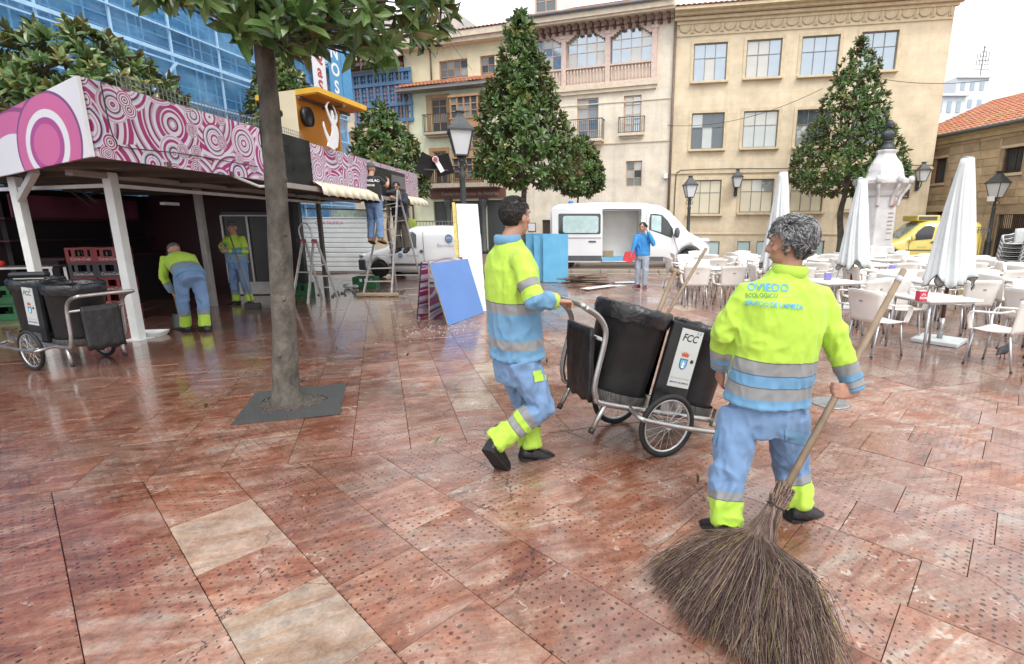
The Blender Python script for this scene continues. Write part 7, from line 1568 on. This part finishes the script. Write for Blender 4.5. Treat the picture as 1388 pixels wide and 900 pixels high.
def hair(t, c, M, kind, cols, seed, n=2200, s_=1.0, L_=.03):
    rg = random.Random(seed); c = V(c); m = MB(); cap = MB()
    def ok(q): x, y, z = q; return (z > .055 and y < .06+.012*math.sin(x*90)) or (y < .012 and z > -.012) or (y < -.035 and z > -.085)
    def surf(th, ph, e=0): return V(((.077+e)*math.sin(ph)*math.cos(th), -.012+(.098+e)*math.sin(ph)*math.sin(th), .028+(.094+e)*math.cos(ph)))
    nu, nv = 40, 24
    for i in range(nu):
        for j in range(nv):
            qs = [(6.2832*a/nu, .02+2.35*b/nv) for a, b in ((i,j),(i+1,j),(i+1,j+1),(i,j+1))]; P = [surf(*q, .006+.006*noise.noise((q[0]*3,q[1]*5,seed))) for q in qs]
            if all(ok(p) for p in P): cap.add([c+M@(p*s_) for p in P], [(0,1,2,3)], 0, True)
    h = cap.build('hair', cols[0], t, flip=False)
    k = 0
    while k < n:
        th, ph = rg.uniform(0,6.2832), rg.uniform(.02,2.4); p = surf(th, ph, .004)
        if not ok(p) : continue
        k += 1; nr = (p-V((0,-.012,.028))).normalized()
        if kind == 'curly':
            a = nr.cross(V((rg.uniform(-1,1),rg.uniform(-1,1),rg.uniform(-1,1)))).normalized(); b = nr.cross(a); pts = [p]; r_ = rg.uniform(.006,.012)
            for q in range(6): an = q*1.05; pts.append(p+nr*(.007+q*L_/6*.9)+(a*(math.cos(an)-1)+b*math.sin(an))*r_)
            w_ = .0022
        elif kind == 'wavy':
            lf = .008+.026*max(0,noise.noise(p*30+V((seed,0,0))))+(.008 if p.z > .05 else 0); dn_ = V((noise.noise(p*26)*2.2, -.6+1.6*noise.noise(p*21+V((5,0,0))), -.6+1.6*noise.noise(p*23+V((0,7,0))))); fl_ = (dn_-nr*dn_.dot(nr)).normalized(); sd2 = nr.cross(fl_); le = L_*rg.uniform(.6,1.1)
            pts = [p]+[p+nr*lf*min(1,q*.5)*(1-.1*q)+fl_*le*q/5+sd2*.004*math.sin(q*1.6+k) for q in range(1,6)]; w_ = .0019
        else:
            dn_ = (V((0,-.25,-1)) if p.z < .09 else V((rg.uniform(-.5,.5),-.9,-.1))); fl_ = (dn_-nr*dn_.dot(nr)).normalized(); pts = [p, p+nr*.004+fl_*L_*.4+V((rg.gauss(0,.002),rg.gauss(0,.002),0)), p+nr*.003+fl_*L_+V((rg.gauss(0,.004),rg.gauss(0,.004),0))]; w_ = .0016
        m.tube([c+M@(q*s_) for q in pts], [w_*s_]*(len(pts)-1)+[w_*.4*s_], 3, rg.choice(range(len(cols))), cap=False)
    o = m.build('hair_strands', cols, h, flip=False); tag(o, kind='stuff')
def person(label, root, J, fw, face, jm, tm, skin, vox=.011, seed=1, bulk=1.0, sleeve=1.0, hands=None, shoes=BOOT, legr=1.0, collar=None, wr=1.0, group=None, hand_s=1.0, waist=None, headup=(0,0,1)):
    root = V(root); t = thing('person', label, 'person', root, 0, group); J = {k: V(p)-root for k, p in J.items()}
    fw = V(fw).normalized(); up = (J['neck']-J['pel']).normalized(); fwd = (fw-up*fw.dot(up)).normalized(); rt_ = fwd.cross(up)
    # ---- body: one continuous skin surface
    b = MB(); M = head(b, J['head'], face, headup); b.tube([J['neck']-up*.06, J['neck'], J['head']-V((0,0,.07))-V(face).normalized()*.01, J['head']-V((0,0,.02))], [.075,.062,.056,.055], 12)
    b.loft([ering(J['pel']+(J['neck']-J['pel'])*f, rt_, fwd, a*.8*bulk, d*.8*bulk) for f, a, d in ((-.08,.15,.11),(.1,.17,.12),(.4,.15,.105),(.7,.17,.115),(.9,.14,.09),(1.0,.07,.07))])
    for s_ in 'LR':
        b.tube([J['neck'].lerp(J['sh'+s_],.4)-up*.04, J['sh'+s_], J['sh'+s_].lerp(J['el'+s_],.5), J['el'+s_], J['el'+s_].lerp(J['wr'+s_],.4), J['wr'+s_]], [.05,.052,.046,.040,.040,.027], 12)
        b.tube([J['hip'+s_]+V((0,0,.05)), J['hip'+s_].lerp(J['kn'+s_],.4), J['kn'+s_], J['kn'+s_].lerp(J['an'+s_],.35), J['an'+s_]], [.075,.07,.05,.05,.035], 12)
        b.tube([J['an'+s_]+V((0,0,.02)), J['an'+s_], J['an'+s_].lerp(J['to'+s_],.45)], [.032,.03,.02], 10)
        hd = (hands or {}).get(s_, {}); fo = (J['wr'+s_]-J['el'+s_]).normalized(); hand(b, J['wr'+s_]+fo*.008, hd.get('d', fo), hd.get('n', -rt_*(1 if s_ == 'R' else -1)), hd.get('side', 1 if s_ == 'R' else -1), hd.get('curl', .35), hand_s)
    me = remesh(b, min(vox, .0075) if vox < .011 else vox*.8, 1); me.materials.append(skin); bo = inst('body', me, t)
    # ---- jacket / shirt
    g_ = MB(); k = bulk
    P0, PN = J['pel'], J['neck']; prof = waist or ((-.115,.222,.158),(-.10,.222,.158),(.02,.215,.15),(.2,.212,.148),(.4,.21,.148),(.6,.218,.15),(.78,.212,.14),(.9,.16,.115),(.97,.095,.09),(1.02,.075,.078))
    g_.loft([ering(P0+(PN-P0)*f, rt_, fwd, a*k, d*k, 28) for f, a, d in prof])
    for s_ in 'LR':
        A, E, W_ = J['sh'+s_], J['el'+s_], J['wr'+s_]; inn = PN.lerp(A,.45)-up*.055
        if sleeve >= 1: g_.tube([inn, A, A.lerp(E,.35), A.lerp(E,.75), E, E.lerp(W_,.3), E.lerp(W_,.7), W_], [.066*k,.071*k,.069*k,.065*k,.062*k,.060*k,.055*k,.050*k], 16)
        else: g_.tube([inn, A, A.lerp(E,sleeve*.6), A.lerp(E,sleeve)], [.068*k,.072*k,.066*k,.066*k], 16)
    me = remesh(g_, vox, 3); C = coords(me)
    js = [(J['el'+s_], .13) for s_ in 'LR'] + [(J['sh'+s_]-up*.16, .08) for s_ in 'LR'] + [(P0+up*.06, .2)]
    spine = [P0-up*.06, P0, P0.lerp(PN,.5), PN]; ds, ts = seg_near(C, spine); cval = ts.copy()
    for s_ in 'LR':
        da, ta = seg_near(C, [J['sh'+s_], J['el'+s_], J['wr'+s_]]); q = (da < .098*k) & (ta > .12) & (ds > .10*k + .07*np.clip((.45-ta)*3, 0, 1)); q &= (da < ds*.95); cval[q] = 1+ta[q]
    wrinkle(me, .008*wr, seed, js); a = me.attributes.new('c', 'FLOAT', 'POINT'); a.data.foreach_set('value', cval.astype(np.float32)); me.materials.append(jm); jo = inst('jacket' if sleeve >= 1 else 't_shirt', me, t)
    if collar:
        m = MB(); m.tube([PN+up*.012*q2+rt_*(.083*math.cos(an))*(1-.10*q2)+fwd*(.085*math.sin(an))*(1-.10*q2)-fwd*.01 for q2, an in [(1, 6.283*q/24) for q in range(24)]], [(.012,.032)]*24, 8, closed=True); m.build('collar', collar, jo)
    # ---- trousers
    g_ = MB(); g_.loft([ering(P0+up*z+fwd*0, rt_, fwd, a*k*legr, d*k*legr, 24) for z, a, d in ((-.17,.165,.125),(-.08,.18,.135),(.0,.18,.132),(.08,.17,.125))])
    for s_ in 'LR':
        A, E, W_ = J['hip'+s_]+V((0,0,.03)), J['kn'+s_], J['an'+s_]; W2 = W_+(W_-E).normalized()*.012
        g_.tube([A, A.lerp(E,.3), A.lerp(E,.7), E, E.lerp(W_,.3), E.lerp(W_,.7), W_, W2], [.108*k*legr,.105*k*legr,.092*k*legr,.085*k*legr,.084*k*legr,.080*k*legr,.080*k*legr,.078*k*legr], 18)
    me = remesh(g_, vox, 3); C = coords(me); cv = np.zeros(len(C)); bd = np.full(len(C), 1e9)
    for s_ in 'LR':
        da, ta = seg_near(C, [J['hip'+s_], J['kn'+s_], J['an'+s_]+(J['an'+s_]-J['kn'+s_]).normalized()*.03]); q = da < bd; bd[q] = da[q]; cv[q] = ta[q]
    wrinkle(me, .010*wr, seed+5, [(J['kn'+s_], .15) for s_ in 'LR'] + [(J['an'+s_], .12) for s_ in 'LR'] + [(P0-up*.1, .16)]); a = me.attributes.new('c', 'FLOAT', 'POINT'); a.data.foreach_set('value', cv.astype(np.float32)); me.materials.append(tm); to = inst('trousers', me, t)
    for s_ in 'LR':
        an, tp = J['an'+s_], J['to'+s_]; d = tp-an; fl_ = V((d.x, d.y, d.z)); sole = d.normalized(); sd_ = sole.cross(V((0,0,1))).normalized(); upf = sd_.cross(sole); m = MB(); rings = []
        heel = an-sole*.055-upf*.045
        L_ = (tp-an).length+.06+.055
        for f, w_, h_ in ((0,.03,.06),(.06,.043,.08),(.25,.046,.09),(.4,.046,.08),(.6,.052,.066),(.8,.053,.056),(.94,.042,.044),(1.0,.024,.03)):
            c0 = heel+sole*f*L_-upf*.035; rings.append([c0+sd_*w_*x+upf*z for x, z in ((-1,0),(-1.04,h_*.35),(-.85,h_*.8),(-.4,h_),(.4,h_),(.85,h_*.8),(1.04,h_*.35),(1,0))])
        m.loft(rings); m.tube([an+upf*.10, an+upf*.02, an-upf*.03], [.048,.05,.048], 12); so_ = m.build('shoe', shoes, t)
        m = MB(); m.loft([[p for p in (r[0]*1.0, r[-1]*1.0, r[-1]-upf*.018, r[0]-upf*.018)] for r in [[q+(sd_*(-.004) if i < 4 else sd_*.004) for i, q in enumerate(rr_)] for rr_ in rings]], sm=False); m.build('sole', RUBBER, so_)
    return t, J, M, jo, to, bo
def stand(x, y, rz, h=1.75, z0=0.0, **mv):
    """default standing pose in world coordinates; facing +y turned by rz; mv overrides joints in body coordinates"""
    k = h/1.75; base = dict(pel=(0,0,.95), neck=(0,-.01,1.46), head=(0,.02,1.63), shL=(-.185,-.01,1.40), elL=(-.24,-.03,1.12), wrL=(-.23,.06,.88), shR=(.185,-.01,1.40), elR=(.24,-.03,1.12), wrR=(.23,.06,.88), hipL=(-.095,0,.92), knL=(-.11,.02,.50), anL=(-.12,-.02,.095), toL=(-.14,.13,.05), hipR=(.095,0,.92), knR=(.11,.02,.50), anR=(.12,-.02,.095), toR=(.14,.13,.05))
    base.update(mv); Mz = rotz(rz); return {n: Mz@(V(p)*k)+V((x,y,z0)) for n, p in base.items()}
def surf_decal(name, me_src, px_mesh, parent, mt, off=.003, grow=None):
    """lay a flat mesh, given in picture pixels, on a garment by casting from the viewpoint"""
    bm = bmesh.new(); bm.from_mesh(me_src.data); bm.transform(Matrix.Translation(me_src.parent.location)); bvh = BVHTree.FromBMesh(bm); bm.free(); o = V((0,0,H)); vs = []
    for x, y in px_mesh[0]:
        hit = bvh.ray_cast(o, ray(x, y).normalized())
        if hit[0] is None: hit = bvh.find_nearest(D(x, y, me_src.parent.location.y)) 
        vs.append(tuple(hit[0]+hit[1]*off-parent.parent.location))
    m = MB(); m.add(vs, px_mesh[1], 0, True); return m.build(name, mt, parent, flip=False)
def patch_px(quad, n=7):
    a, b, c, d = [V((*p, 0)) for p in quad]; vs = []; fs = []
    for j in range(n+1):
        for i in range(n+1): p = a.lerp(b, i/n).lerp(d.lerp(c, i/n), j/n); vs.append((p.x, p.y))
    for j in range(n):
        for i in range(n): k = j*(n+1)+i; fs.append((k, k+1, k+n+2, k+n+1))
    return vs, fs
def text_px(txt, x0, y0, x1, y1, hgt, bold=0.0):
    me = text_mesh(txt, 1.0, align='LEFT', bold=bold, res=2); C = coords(me); w_ = C[:,0].max()-C[:,0].min(); x_ = C[:,0].min(); sc = (V((x1-x0, y1-y0)).length)/w_
    bm = bmesh.new(); bm.from_mesh(me); bmesh.ops.triangulate(bm, faces=bm.faces)
    for _ in range(2): bmesh.ops.subdivide_edges(bm, edges=[e for e in bm.edges if e.calc_length() > .12], cuts=1); bmesh.ops.triangulate(bm, faces=bm.faces)
    bm.to_mesh(me); bm.free(); C = coords(me)
    return [(x0+(p[0]-x_)/w_*(x1-x0), y0+(p[0]-x_)/w_*(y1-y0)-p[1]*hgt) for p in C], [list(p.vertices) for p in me.polygons]
JK1 = cloth_mat('hivis_jacket', [(0,BLUW),(.155,GRYR),(.235,BLUW),(.325,GRYR),(.415,YELF),(1.70,GRYR),(1.81,BLUW),(1.88,GRYR),(1.95,BLUW)])
JK2 = cloth_mat('hivis_jacket_b', [(0,BLUW),(.17,GRYR),(.25,BLUW),(.46,GRYR),(.54,YELF),(1.34,GRYR),(1.45,YELF),(1.60,BLUW),(1.9,YELF)])
TR1 = cloth_mat('hivis_trousers', [(0,BLUT),(.67,GRYR),(.745,YELF)]); TR2 = cloth_mat('hivis_trousers_b', [(0,BLUT),(.57,GRYR),(.64,YELF),(.70,GRYR),(.76,YELF)])
TR3 = cloth_mat('hivis_trousers_c', [(0,BLUT),(.70,GRYR),(.735,BLUT),(.78,GRYR),(.81,YELF),(1.2,BLUW)])
JEAN = cloth_mat('blue_jeans', [(0,(.16,.27,.46))], .85); JEANL = cloth_mat('light_jeans', [(0,(.36,.42,.50))], .85); NAVY = cloth_mat('navy_cloth', [(0,(.018,.022,.045))], .8); BLKT = cloth_mat('black_cotton', [(0,(.02,.021,.024))], .85); BLUJ = cloth_mat('bright_blue_jacket', [(0,(.03,.24,.58))], .6); BRNT = cloth_mat('brown_work_trousers', [(0,(.10,.085,.07))], .85); WHT = cloth_mat('pale_shirt', [(0,(.55,.54,.52))], .8)
YELC, BLUC = cloth_mat('yellow_cloth', [(0,YELF)]), cloth_mat('blue_cloth', [(0,BLUW)])
JW = ((.0,.218,.156),(.012,.222,.158),(.05,.214,.15),(.2,.212,.148),(.4,.21,.148),(.6,.218,.15),(.78,.212,.14),(.9,.16,.115),(.97,.095,.09),(1.02,.075,.078))
# ---------------------------------------------------------------- 1: grey-haired sweeper with the besom
Y1 = 2.52
J1 = dict(pel=D(1038,542,Y1), neck=D(1068,370,2.50), head=D(1071,331,2.50), shL=D(1013,402,2.50), elL=D(983,450,2.52), wrL=D(977,497,2.62), shR=D(1110,404,2.55), elR=D(1137,468,2.52), wrR=D(1131,532,2.55),
          hipL=D(1005,563,Y1), knL=D(985,648,2.44), anL=D(981,738,2.36), toL=G(975,735)+V((-.02,.10,.05)), hipR=D(1066,565,Y1+.03), knR=D(1072,634,2.62), anR=D(1082,690,2.56), toR=D(1114,690,2.56))
J1['anL'].z = .10; J1['anR'].z = .09; J1['toL'] = J1['anL']+V((-.05,.15,-.045)); J1['toR'] = J1['anR']+V((.145,.06,-.045))
hp = TOP.lerp(NECK, .49)
axis = (NECK-TOP).normalized(); hp = TOP.lerp(NECK, .535)
hn = V((-.25,.95,.0)); hn = (hn-axis*hn.dot(axis)).normalized(); hd0 = hn.cross(axis); hd0 = hd0 if hd0.x < 0 else -hd0; hd0 = (hd0*.85+V((0,-.05,-.45))).normalized(); J1['wrR'] = hp-hd0*.07-hn*.03
t, J, M, jo, to, bo = person('grey-haired street sweeper seen from behind in yellow and blue hi-vis, dragging a twig broom', (J1['pel'].x, Y1, 0), J1, (-.22,.97,0), (-.80,.58,-.05), JK1, TR1, SKIN, .0085, 3, 1.06, hands={'R': dict(d=hd0, n=hn, curl=1.05, side=-1), 'L': dict(curl=.5)}, hand_s=1.08, collar=YELC, wr=1.5, legr=1.0, waist=JW)
GH = [mat('hair_grey_%d' % i, c, .5, 0, .2, 30) for i, c in enumerate(((.10,.10,.105),(.22,.22,.225),(.36,.36,.36),(.055,.055,.06)))]
face_parts(t, J['head'], M, brow=(.12,.12,.12)); hair(t, J['head'], M, 'wavy', GH, 5, 6500, 1.04, .046)
TB = mat('print_blue', (.05,.32,.62), .5); TG = mat('print_green', (.05,.16,.07), .5); TF = mat('print_faded', (.42,.72,.22), .5)
for a, mt in ((('OVIEDO',1013,390,1069,391,14,.01), TB), (('ECOLÓGICO',1011,401,1054,401.5,9,.005), TG), (('· limpieza ·',1058,401.5,1090,400,5,0), TF), (('SERVICIO DE LIMPIEZA',1010,410.5,1088,417,9.5,.005), TB)): surf_decal('back_print', jo, text_px(*a), jo, mt, .007)
surf_decal('pocket_flap', to, patch_px(((1064,582),(1097,588),(1097,604),(1064,597))), to, BLUC, .005); surf_decal('pocket_flap', to, patch_px(((960,596),(966,580),(975,583),(971,606))), to, BLUC, .005)
# ---------------------------------------------------------------- 2: dark-haired worker pushing the cart
J2 = dict(pel=D(700,482,3.25), neck=D(690,327,3.22), head=D(699,294,3.24), shL=D(672,352,3.42), elL=V((-.42,3.6,1.14)), wrL=V((-.36,3.50,1.06)), shR=D(706,352,3.06), elR=D(726,408,2.96), wrR=D(753,408,3.06),
          hipL=D(690,490,3.33), knL=D(717,556,3.40), anL=D(718,604,3.30), toL=G(738,612), hipR=D(706,492,3.15), knR=D(735,552,3.16), anR=D(676,600,3.06), toR=G(686,634))
J2['anL'].z = .095; J2['toL'] = J2['anL']+V((.14,.06,-.045)); J2['toR'] = G(688,630)+V((0,0,.055)); J2['anR'] = D(672,598,3.08)
t, J, M, jo, to, bo = person('dark-haired street worker in yellow and blue hi-vis pushing the near cart', (J2['pel'].x, 3.25, 0), J2, (.75,.66,0), (.62,.78,.0), JK2, TR2, SKIN, .0085, 9, .98, hands={'R': dict(curl=.9, n=(.3,.2,-1)), 'L': dict(curl=.9, n=(.3,.2,-1))}, collar=BLUC, wr=1.5, legr=1.02, waist=JW)
DH = [mat('hair_dark_%d' % i, c, .4, 0, .2, 30) for i, c in enumerate(((.012,.010,.009),(.025,.02,.017),(.04,.03,.025)))]
face_parts(t, J['head'], M); hair(t, J['head'], M, 'straight', DH, 6, 4200, 1.0, .017)
for q in (((687,476),(712,471),(712,476),(688,481)), ((737,466),(745,462),(748,480),(742,485)), ((722,503),(760,497),(762,511),(724,518))): surf_decal('pocket_flap', to, patch_px(q), to, YELC, .006)
surf_decal('brand_tag', to, patch_px(((758,533),(767,531),(767,541),(759,543)), 3), to, NAVY, .006)
# ---------------------------------------------------------------- 3: bending worker with a shovel
x0, y0 = -5.86, 7.72; k = .96
J3 = {n: V(p)*k+V((x0,y0,0)) for n, p in dict(pel=(.0,.03,.92), neck=(-.36,-.02,1.22), head=(-.50,-.03,1.28), shL=(-.33,-.2,1.16), elL=(-.40,-.24,.86), wrL=(-.38,-.16,.62), shR=(-.33,.17,1.17), elR=(-.42,.2,.9), wrR=(-.40,.1,.72), hipL=(.0,-.08,.88), knL=(-.04,-.10,.48), anL=(-.11,-.1,.095), toL=(-.25,-.13,.05), hipR=(.02,.12,.88), knR=(.08,.14,.48), anR=(.14,.1,.095), toR=(.0,.05,.05)).items()}
J3 = {n: rotz(R(-42))@(p-V((x0,y0,0)))+V((x0,y0,0)) for n, p in J3.items()}
t, J, M, jo, to, bo = person('bending worker in yellow and blue hi-vis shovelling beside the stall post', (x0,y0,0), J3, rotz(R(-42))@V((-.5,-.1,-.85)), rotz(R(-42))@V((-.75,-.3,-.6)), JK1, TR1, SKIN, .012, 13, .95, hands={'L': dict(curl=1.0), 'R': dict(curl=1.0)}, headup=rotz(R(-42))@V((-.5,0,.85)))
face_parts(t, J['head'], M); CAPG = mat('grey_cap', (.10,.10,.105), .8, 0, .15, 20)
def cap(t, J, M, mt, s_=1.0):
    m = MB(); c = J['head']; n = 20
    m.loft([[c+M@V(((.084*math.sin(p))*math.cos(a)*s_, (-.012+.104*math.sin(p)*math.sin(a))*s_, (.035+.1*math.cos(p))*s_)) for a in [6.283*q/n for q in range(n)]] for p in (1.62,1.4,1.1,.8,.5,.2,.03)]); o = m.build('cap', mt, t)
    m = MB(); m.loft([[c+M@V((x*s_, y*s_, z*s_)) for x, y, z in ((-.06,.07,.04-d),(-.03,.1,.045-d),(.03,.1,.045-d),(.06,.07,.04-d),(.045,.15,.032-d),(0,.165,.03-d),(-.045,.15,.032-d))] for d in (0,.006)], sm=False); m.build('cap_peak', mt, o)
cap(t, J, M, CAPG)
sv_ = thing('shovel', 'long-handled shovel held by the bending worker', 'shovel', (x0,y0,0)); hA, hB = J['wrR']+V((-.02,0,.12)), J['wrL']+V((.02,.0,-.02)); tip = rotz(R(-42))@V((-.36,-.12,.05))
m = MB(); m.tube([hA, hB, tip+V((.0,0,.18))], .014, 8); m.build('shaft', HANDW, sv_); m = MB(); m.tube([hA+V((-.06,0,0)),hA+V((.06,0,0))], .013, 8); m.build('grip', HANDW, sv_)
m = MB(); grid(m, lambda u, v: tip+V((u*.11,-.02+.0*v,.2-.24*v))+V((-.0,-.05*v+.03*u*u,0)), 6, 6, .006); m.build('blade', mat('dark_steel', (.08,.08,.08), .5, .6), sv_)
# ---------------------------------------------------------------- 4: standing worker with broom
x0, y0 = -6.85, 10.45
J4 = stand(x0, y0, R(172), 1.70, elR=(.27,.02,1.14), wrR=(.12,.24,1.26), elL=(-.26,.03,1.14), wrL=(-.06,.26,1.16), knL=(-.13,.02,.5), anL=(-.16,-.02,.095), toL=(-.2,.12,.05), anR=(.16,-.02,.095), toR=(.2,.12,.05), knR=(.13,.02,.5))
t, J, M, jo, to, bo = person('worker in hi-vis standing inside the stall, holding a broom upright', (x0,y0,0), J4, (.14,-.99,0), (.2,-.97,0), JK2, TR3, SKIN, .012, 17, .95, hands={'R': dict(curl=1.0), 'L': dict(curl=1.0)})
face_parts(t, J['head'], M); cap(t, J, M, CAPG)
m = MB(); bb = thing('push_broom', 'dark broom held slanting by the worker standing in the stall', 'broom', (x0,y0,0)); a = V((.12,-.3,1.42)); b = V((.55,-.55,.12)); m.tube([a,b], .013, 8); m.build('shaft', HANDW, bb); m = MB(); m.bar(b+V((-.16,0,-.06)), b+V((.16,.0,-.06)), .07, .11); m.build('bristles', BLACKP, bb, bev=.015)
# ---------------------------------------------------------------- 5, 6: men on the ladder
x0, y0 = D(515,327,11.85).x, 11.62; z0 = D(515,327,11.75).z-.01
J5 = stand(x0, y0, R(-6), 1.72, z0, elL=(-.34,.12,1.20), wrL=(-.42,.30,1.22), elR=(.26,.2,1.26), wrR=(.2,.42,1.38), head=(.0,.04,1.63), knL=(-.1,.04,.5), knR=(.1,.04,.5))
t, J, M, jo, to, bo = person('man in black T-shirt and jeans working on the tall stepladder', (x0,y0,z0), J5, (.1,.99,0), (.15,.97,.1), BLKT, JEAN, SKINP, .012, 21, .97, sleeve=.62, hands={'L': dict(curl=.5), 'R': dict(curl=.7)}, shoes=mat('tan_boot', (.35,.16,.05), .7), waist=((-.16,.2,.14),(.02,.2,.14),(.2,.2,.14),(.4,.205,.145),(.6,.21,.145),(.78,.205,.135),(.9,.155,.11),(.97,.095,.09),(1.02,.07,.075)))
face_parts(t, J['head'], M); cap(t, J, M, CAPG)
m = MB(); wl = J['wrL']; m.sphere(wl+(J['wrL']-J['elL']).normalized()*.08, (.055,.075,.05), 10, 8); m.build('work_glove', mat('glove_white', (.66,.64,.6), .8, bump=.3), t)
for s, dz, sz in (('EL TINGLAO', .40, .075), ('BEBIDAS', .30, .06)):
    c = J['pel']+(J['neck']-J['pel'])*0+V((0,-.155,dz+.0)); me = text_mesh(s, sz, bold=.002); bm = bmesh.new(); bm.from_mesh(jo.data); bv = BVHTree.FromBMesh(bm); bm.free()
    for v_ in me.vertices:
        q = c+V((v_.co.x, -.2, v_.co.y)); h_ = bv.ray_cast(q, V((0,1,0))); v_.co = (h_[0]+V((0,-.004,0))) if h_[0] else c
    me.materials.clear(); me.materials.append(LWH); inst('shirt_print', me, jo)
x0, y0 = -4.22, 12.95; z0 = 1.0
J6 = stand(x0, y0, R(165), 1.70, z0, elR=(.28,.16,1.26), wrR=(.14,.34,1.40), elL=(-.25,.14,1.2), wrL=(-.15,.36,1.3), neck=(0,.04,1.45), head=(0,.10,1.60))
t, J, M, jo, to, bo = person('man in navy jacket on the far side of the tall stepladder', (x0,y0,z0), J6, (.2,-.98,0), (.1,-.95,-.2), NAVY, BRNT, SKIN, .013, 23, .97)
face_parts(t, J['head'], M); hair(t, J['head'], M, 'straight', DH, 8, 900, 1.0, .03)
# ---------------------------------------------------------------- 7: man on the phone by the van
x0, y0 = 1.95, 13.3
J7 = stand(x0, y0, R(150), 1.70, 0, elR=(.30,.08,1.18), wrR=(.16,.12,1.50), elL=(-.26,-.02,1.14), wrL=(-.27,.12,.94), hipL=(-.1,0,.92), anL=(-.1,.0,.095), toL=(-.14,.15,.05), anR=(.13,-.04,.095), toR=(.2,.10,.05))
J7['elL'], J7['wrL'] = V((x0-.22,y0-.12,1.16)), V((x0-.30,y0-.16,.92)); J7['elR'], J7['wrR'] = V((x0+.26,y0-.22,1.14)), V((x0+.1,y0-.20,1.47))
J7['shL'], J7['shR'] = V((x0-.17,y0-.02,1.36)), V((x0+.18,y0-.06,1.36))
Jx = dict(J7); Jx['shL'], Jx['shR'], Jx['elL'], Jx['elR'], Jx['wrL'], Jx['wrR'] = J7['shR'], J7['shL'], J7['elR'], J7['elL'], J7['wrR'], J7['wrL']
t, J, M, jo, to, bo = person('man in bright blue jacket and pale jeans talking on a phone by the open van', (x0,y0,0), Jx, (-.35,-.94,0), (-.5,-.85,-.1), BLUJ, JEANL, SKINP, .012, 27, .95, hands={'L': dict(curl=.9), 'R': dict(curl=.5)}, shoes=mat('red_trainer', (.16,.04,.05), .6, 0, .6, 30))
face_parts(t, J['head'], M); hair(t, J['head'], M, 'straight', DH, 9, 1200, 1.0, .035)
m = MB(); m.box((0,0,0),(.07,.012,.14)); o = m.build('mobile_phone', BOARD, loc=V((x0+.075,y0-.10,1.58)), bev=.004); o.rotation_euler = (0,.2,.8); tag(o, 'dark mobile phone held to the ear of the man in blue', 'phone')
m = MB(); m.prism([(-.18,-.1),(.05,-.17),(.17,-.02),(.12,.16),(-.12,.12)], lambda a, b, q: V((a, q, b)), 0, .006); o = m.build('red_folder', mat('red_card', (.60,.05,.07), .5), loc=V((x0-.36,y0-.2,.84))); tag(o, 'bright red folder hanging from the hand of the man in blue', 'folder')
# ---------------------------------------------------------------- 8, 9: passers-by at the gate
for (px_, py_, Y_, sd_, jm_, tm_, fx, lab, hk) in ((1341,353,23.0,31,NAVY,NAVY,(.5,.8,0),'passer-by in navy clothes walking beside the dark lamp post', 1.6), (1348,352,23.5,33,NAVY,JEAN,(.2,.95,0),'passer-by in navy jacket and blue jeans near the barred gate', 1.62)):
    p = D(px_, py_, Y_); J9 = stand(p.x, Y_, math.atan2(fx[1], fx[0])-math.pi/2, hk, 0.02, knL=(-.1,.12,.5), anL=(-.1,.05,.1), toL=(-.1,.2,.06), anR=(.1,-.2,.12), toR=(.1,-.05,.06), elR=(.25,.05,1.15), wrR=(.12,.22,1.4) if sd_ == 33 else (.22,.12,.92))
    t, J, M, jo, to, bo = person(lab, (p.x,Y_,0), J9, fx, fx, jm_, tm_, SKINP, .016, sd_, .95); hair(t, J['head'], M, 'straight', [mat('hair_brown_%d' % sd_, (.10,.035,.02), .5)], sd_, 500, 1.0, .05); face_parts(t, J['head'], M)
# driver visible in the small van is left to the glass
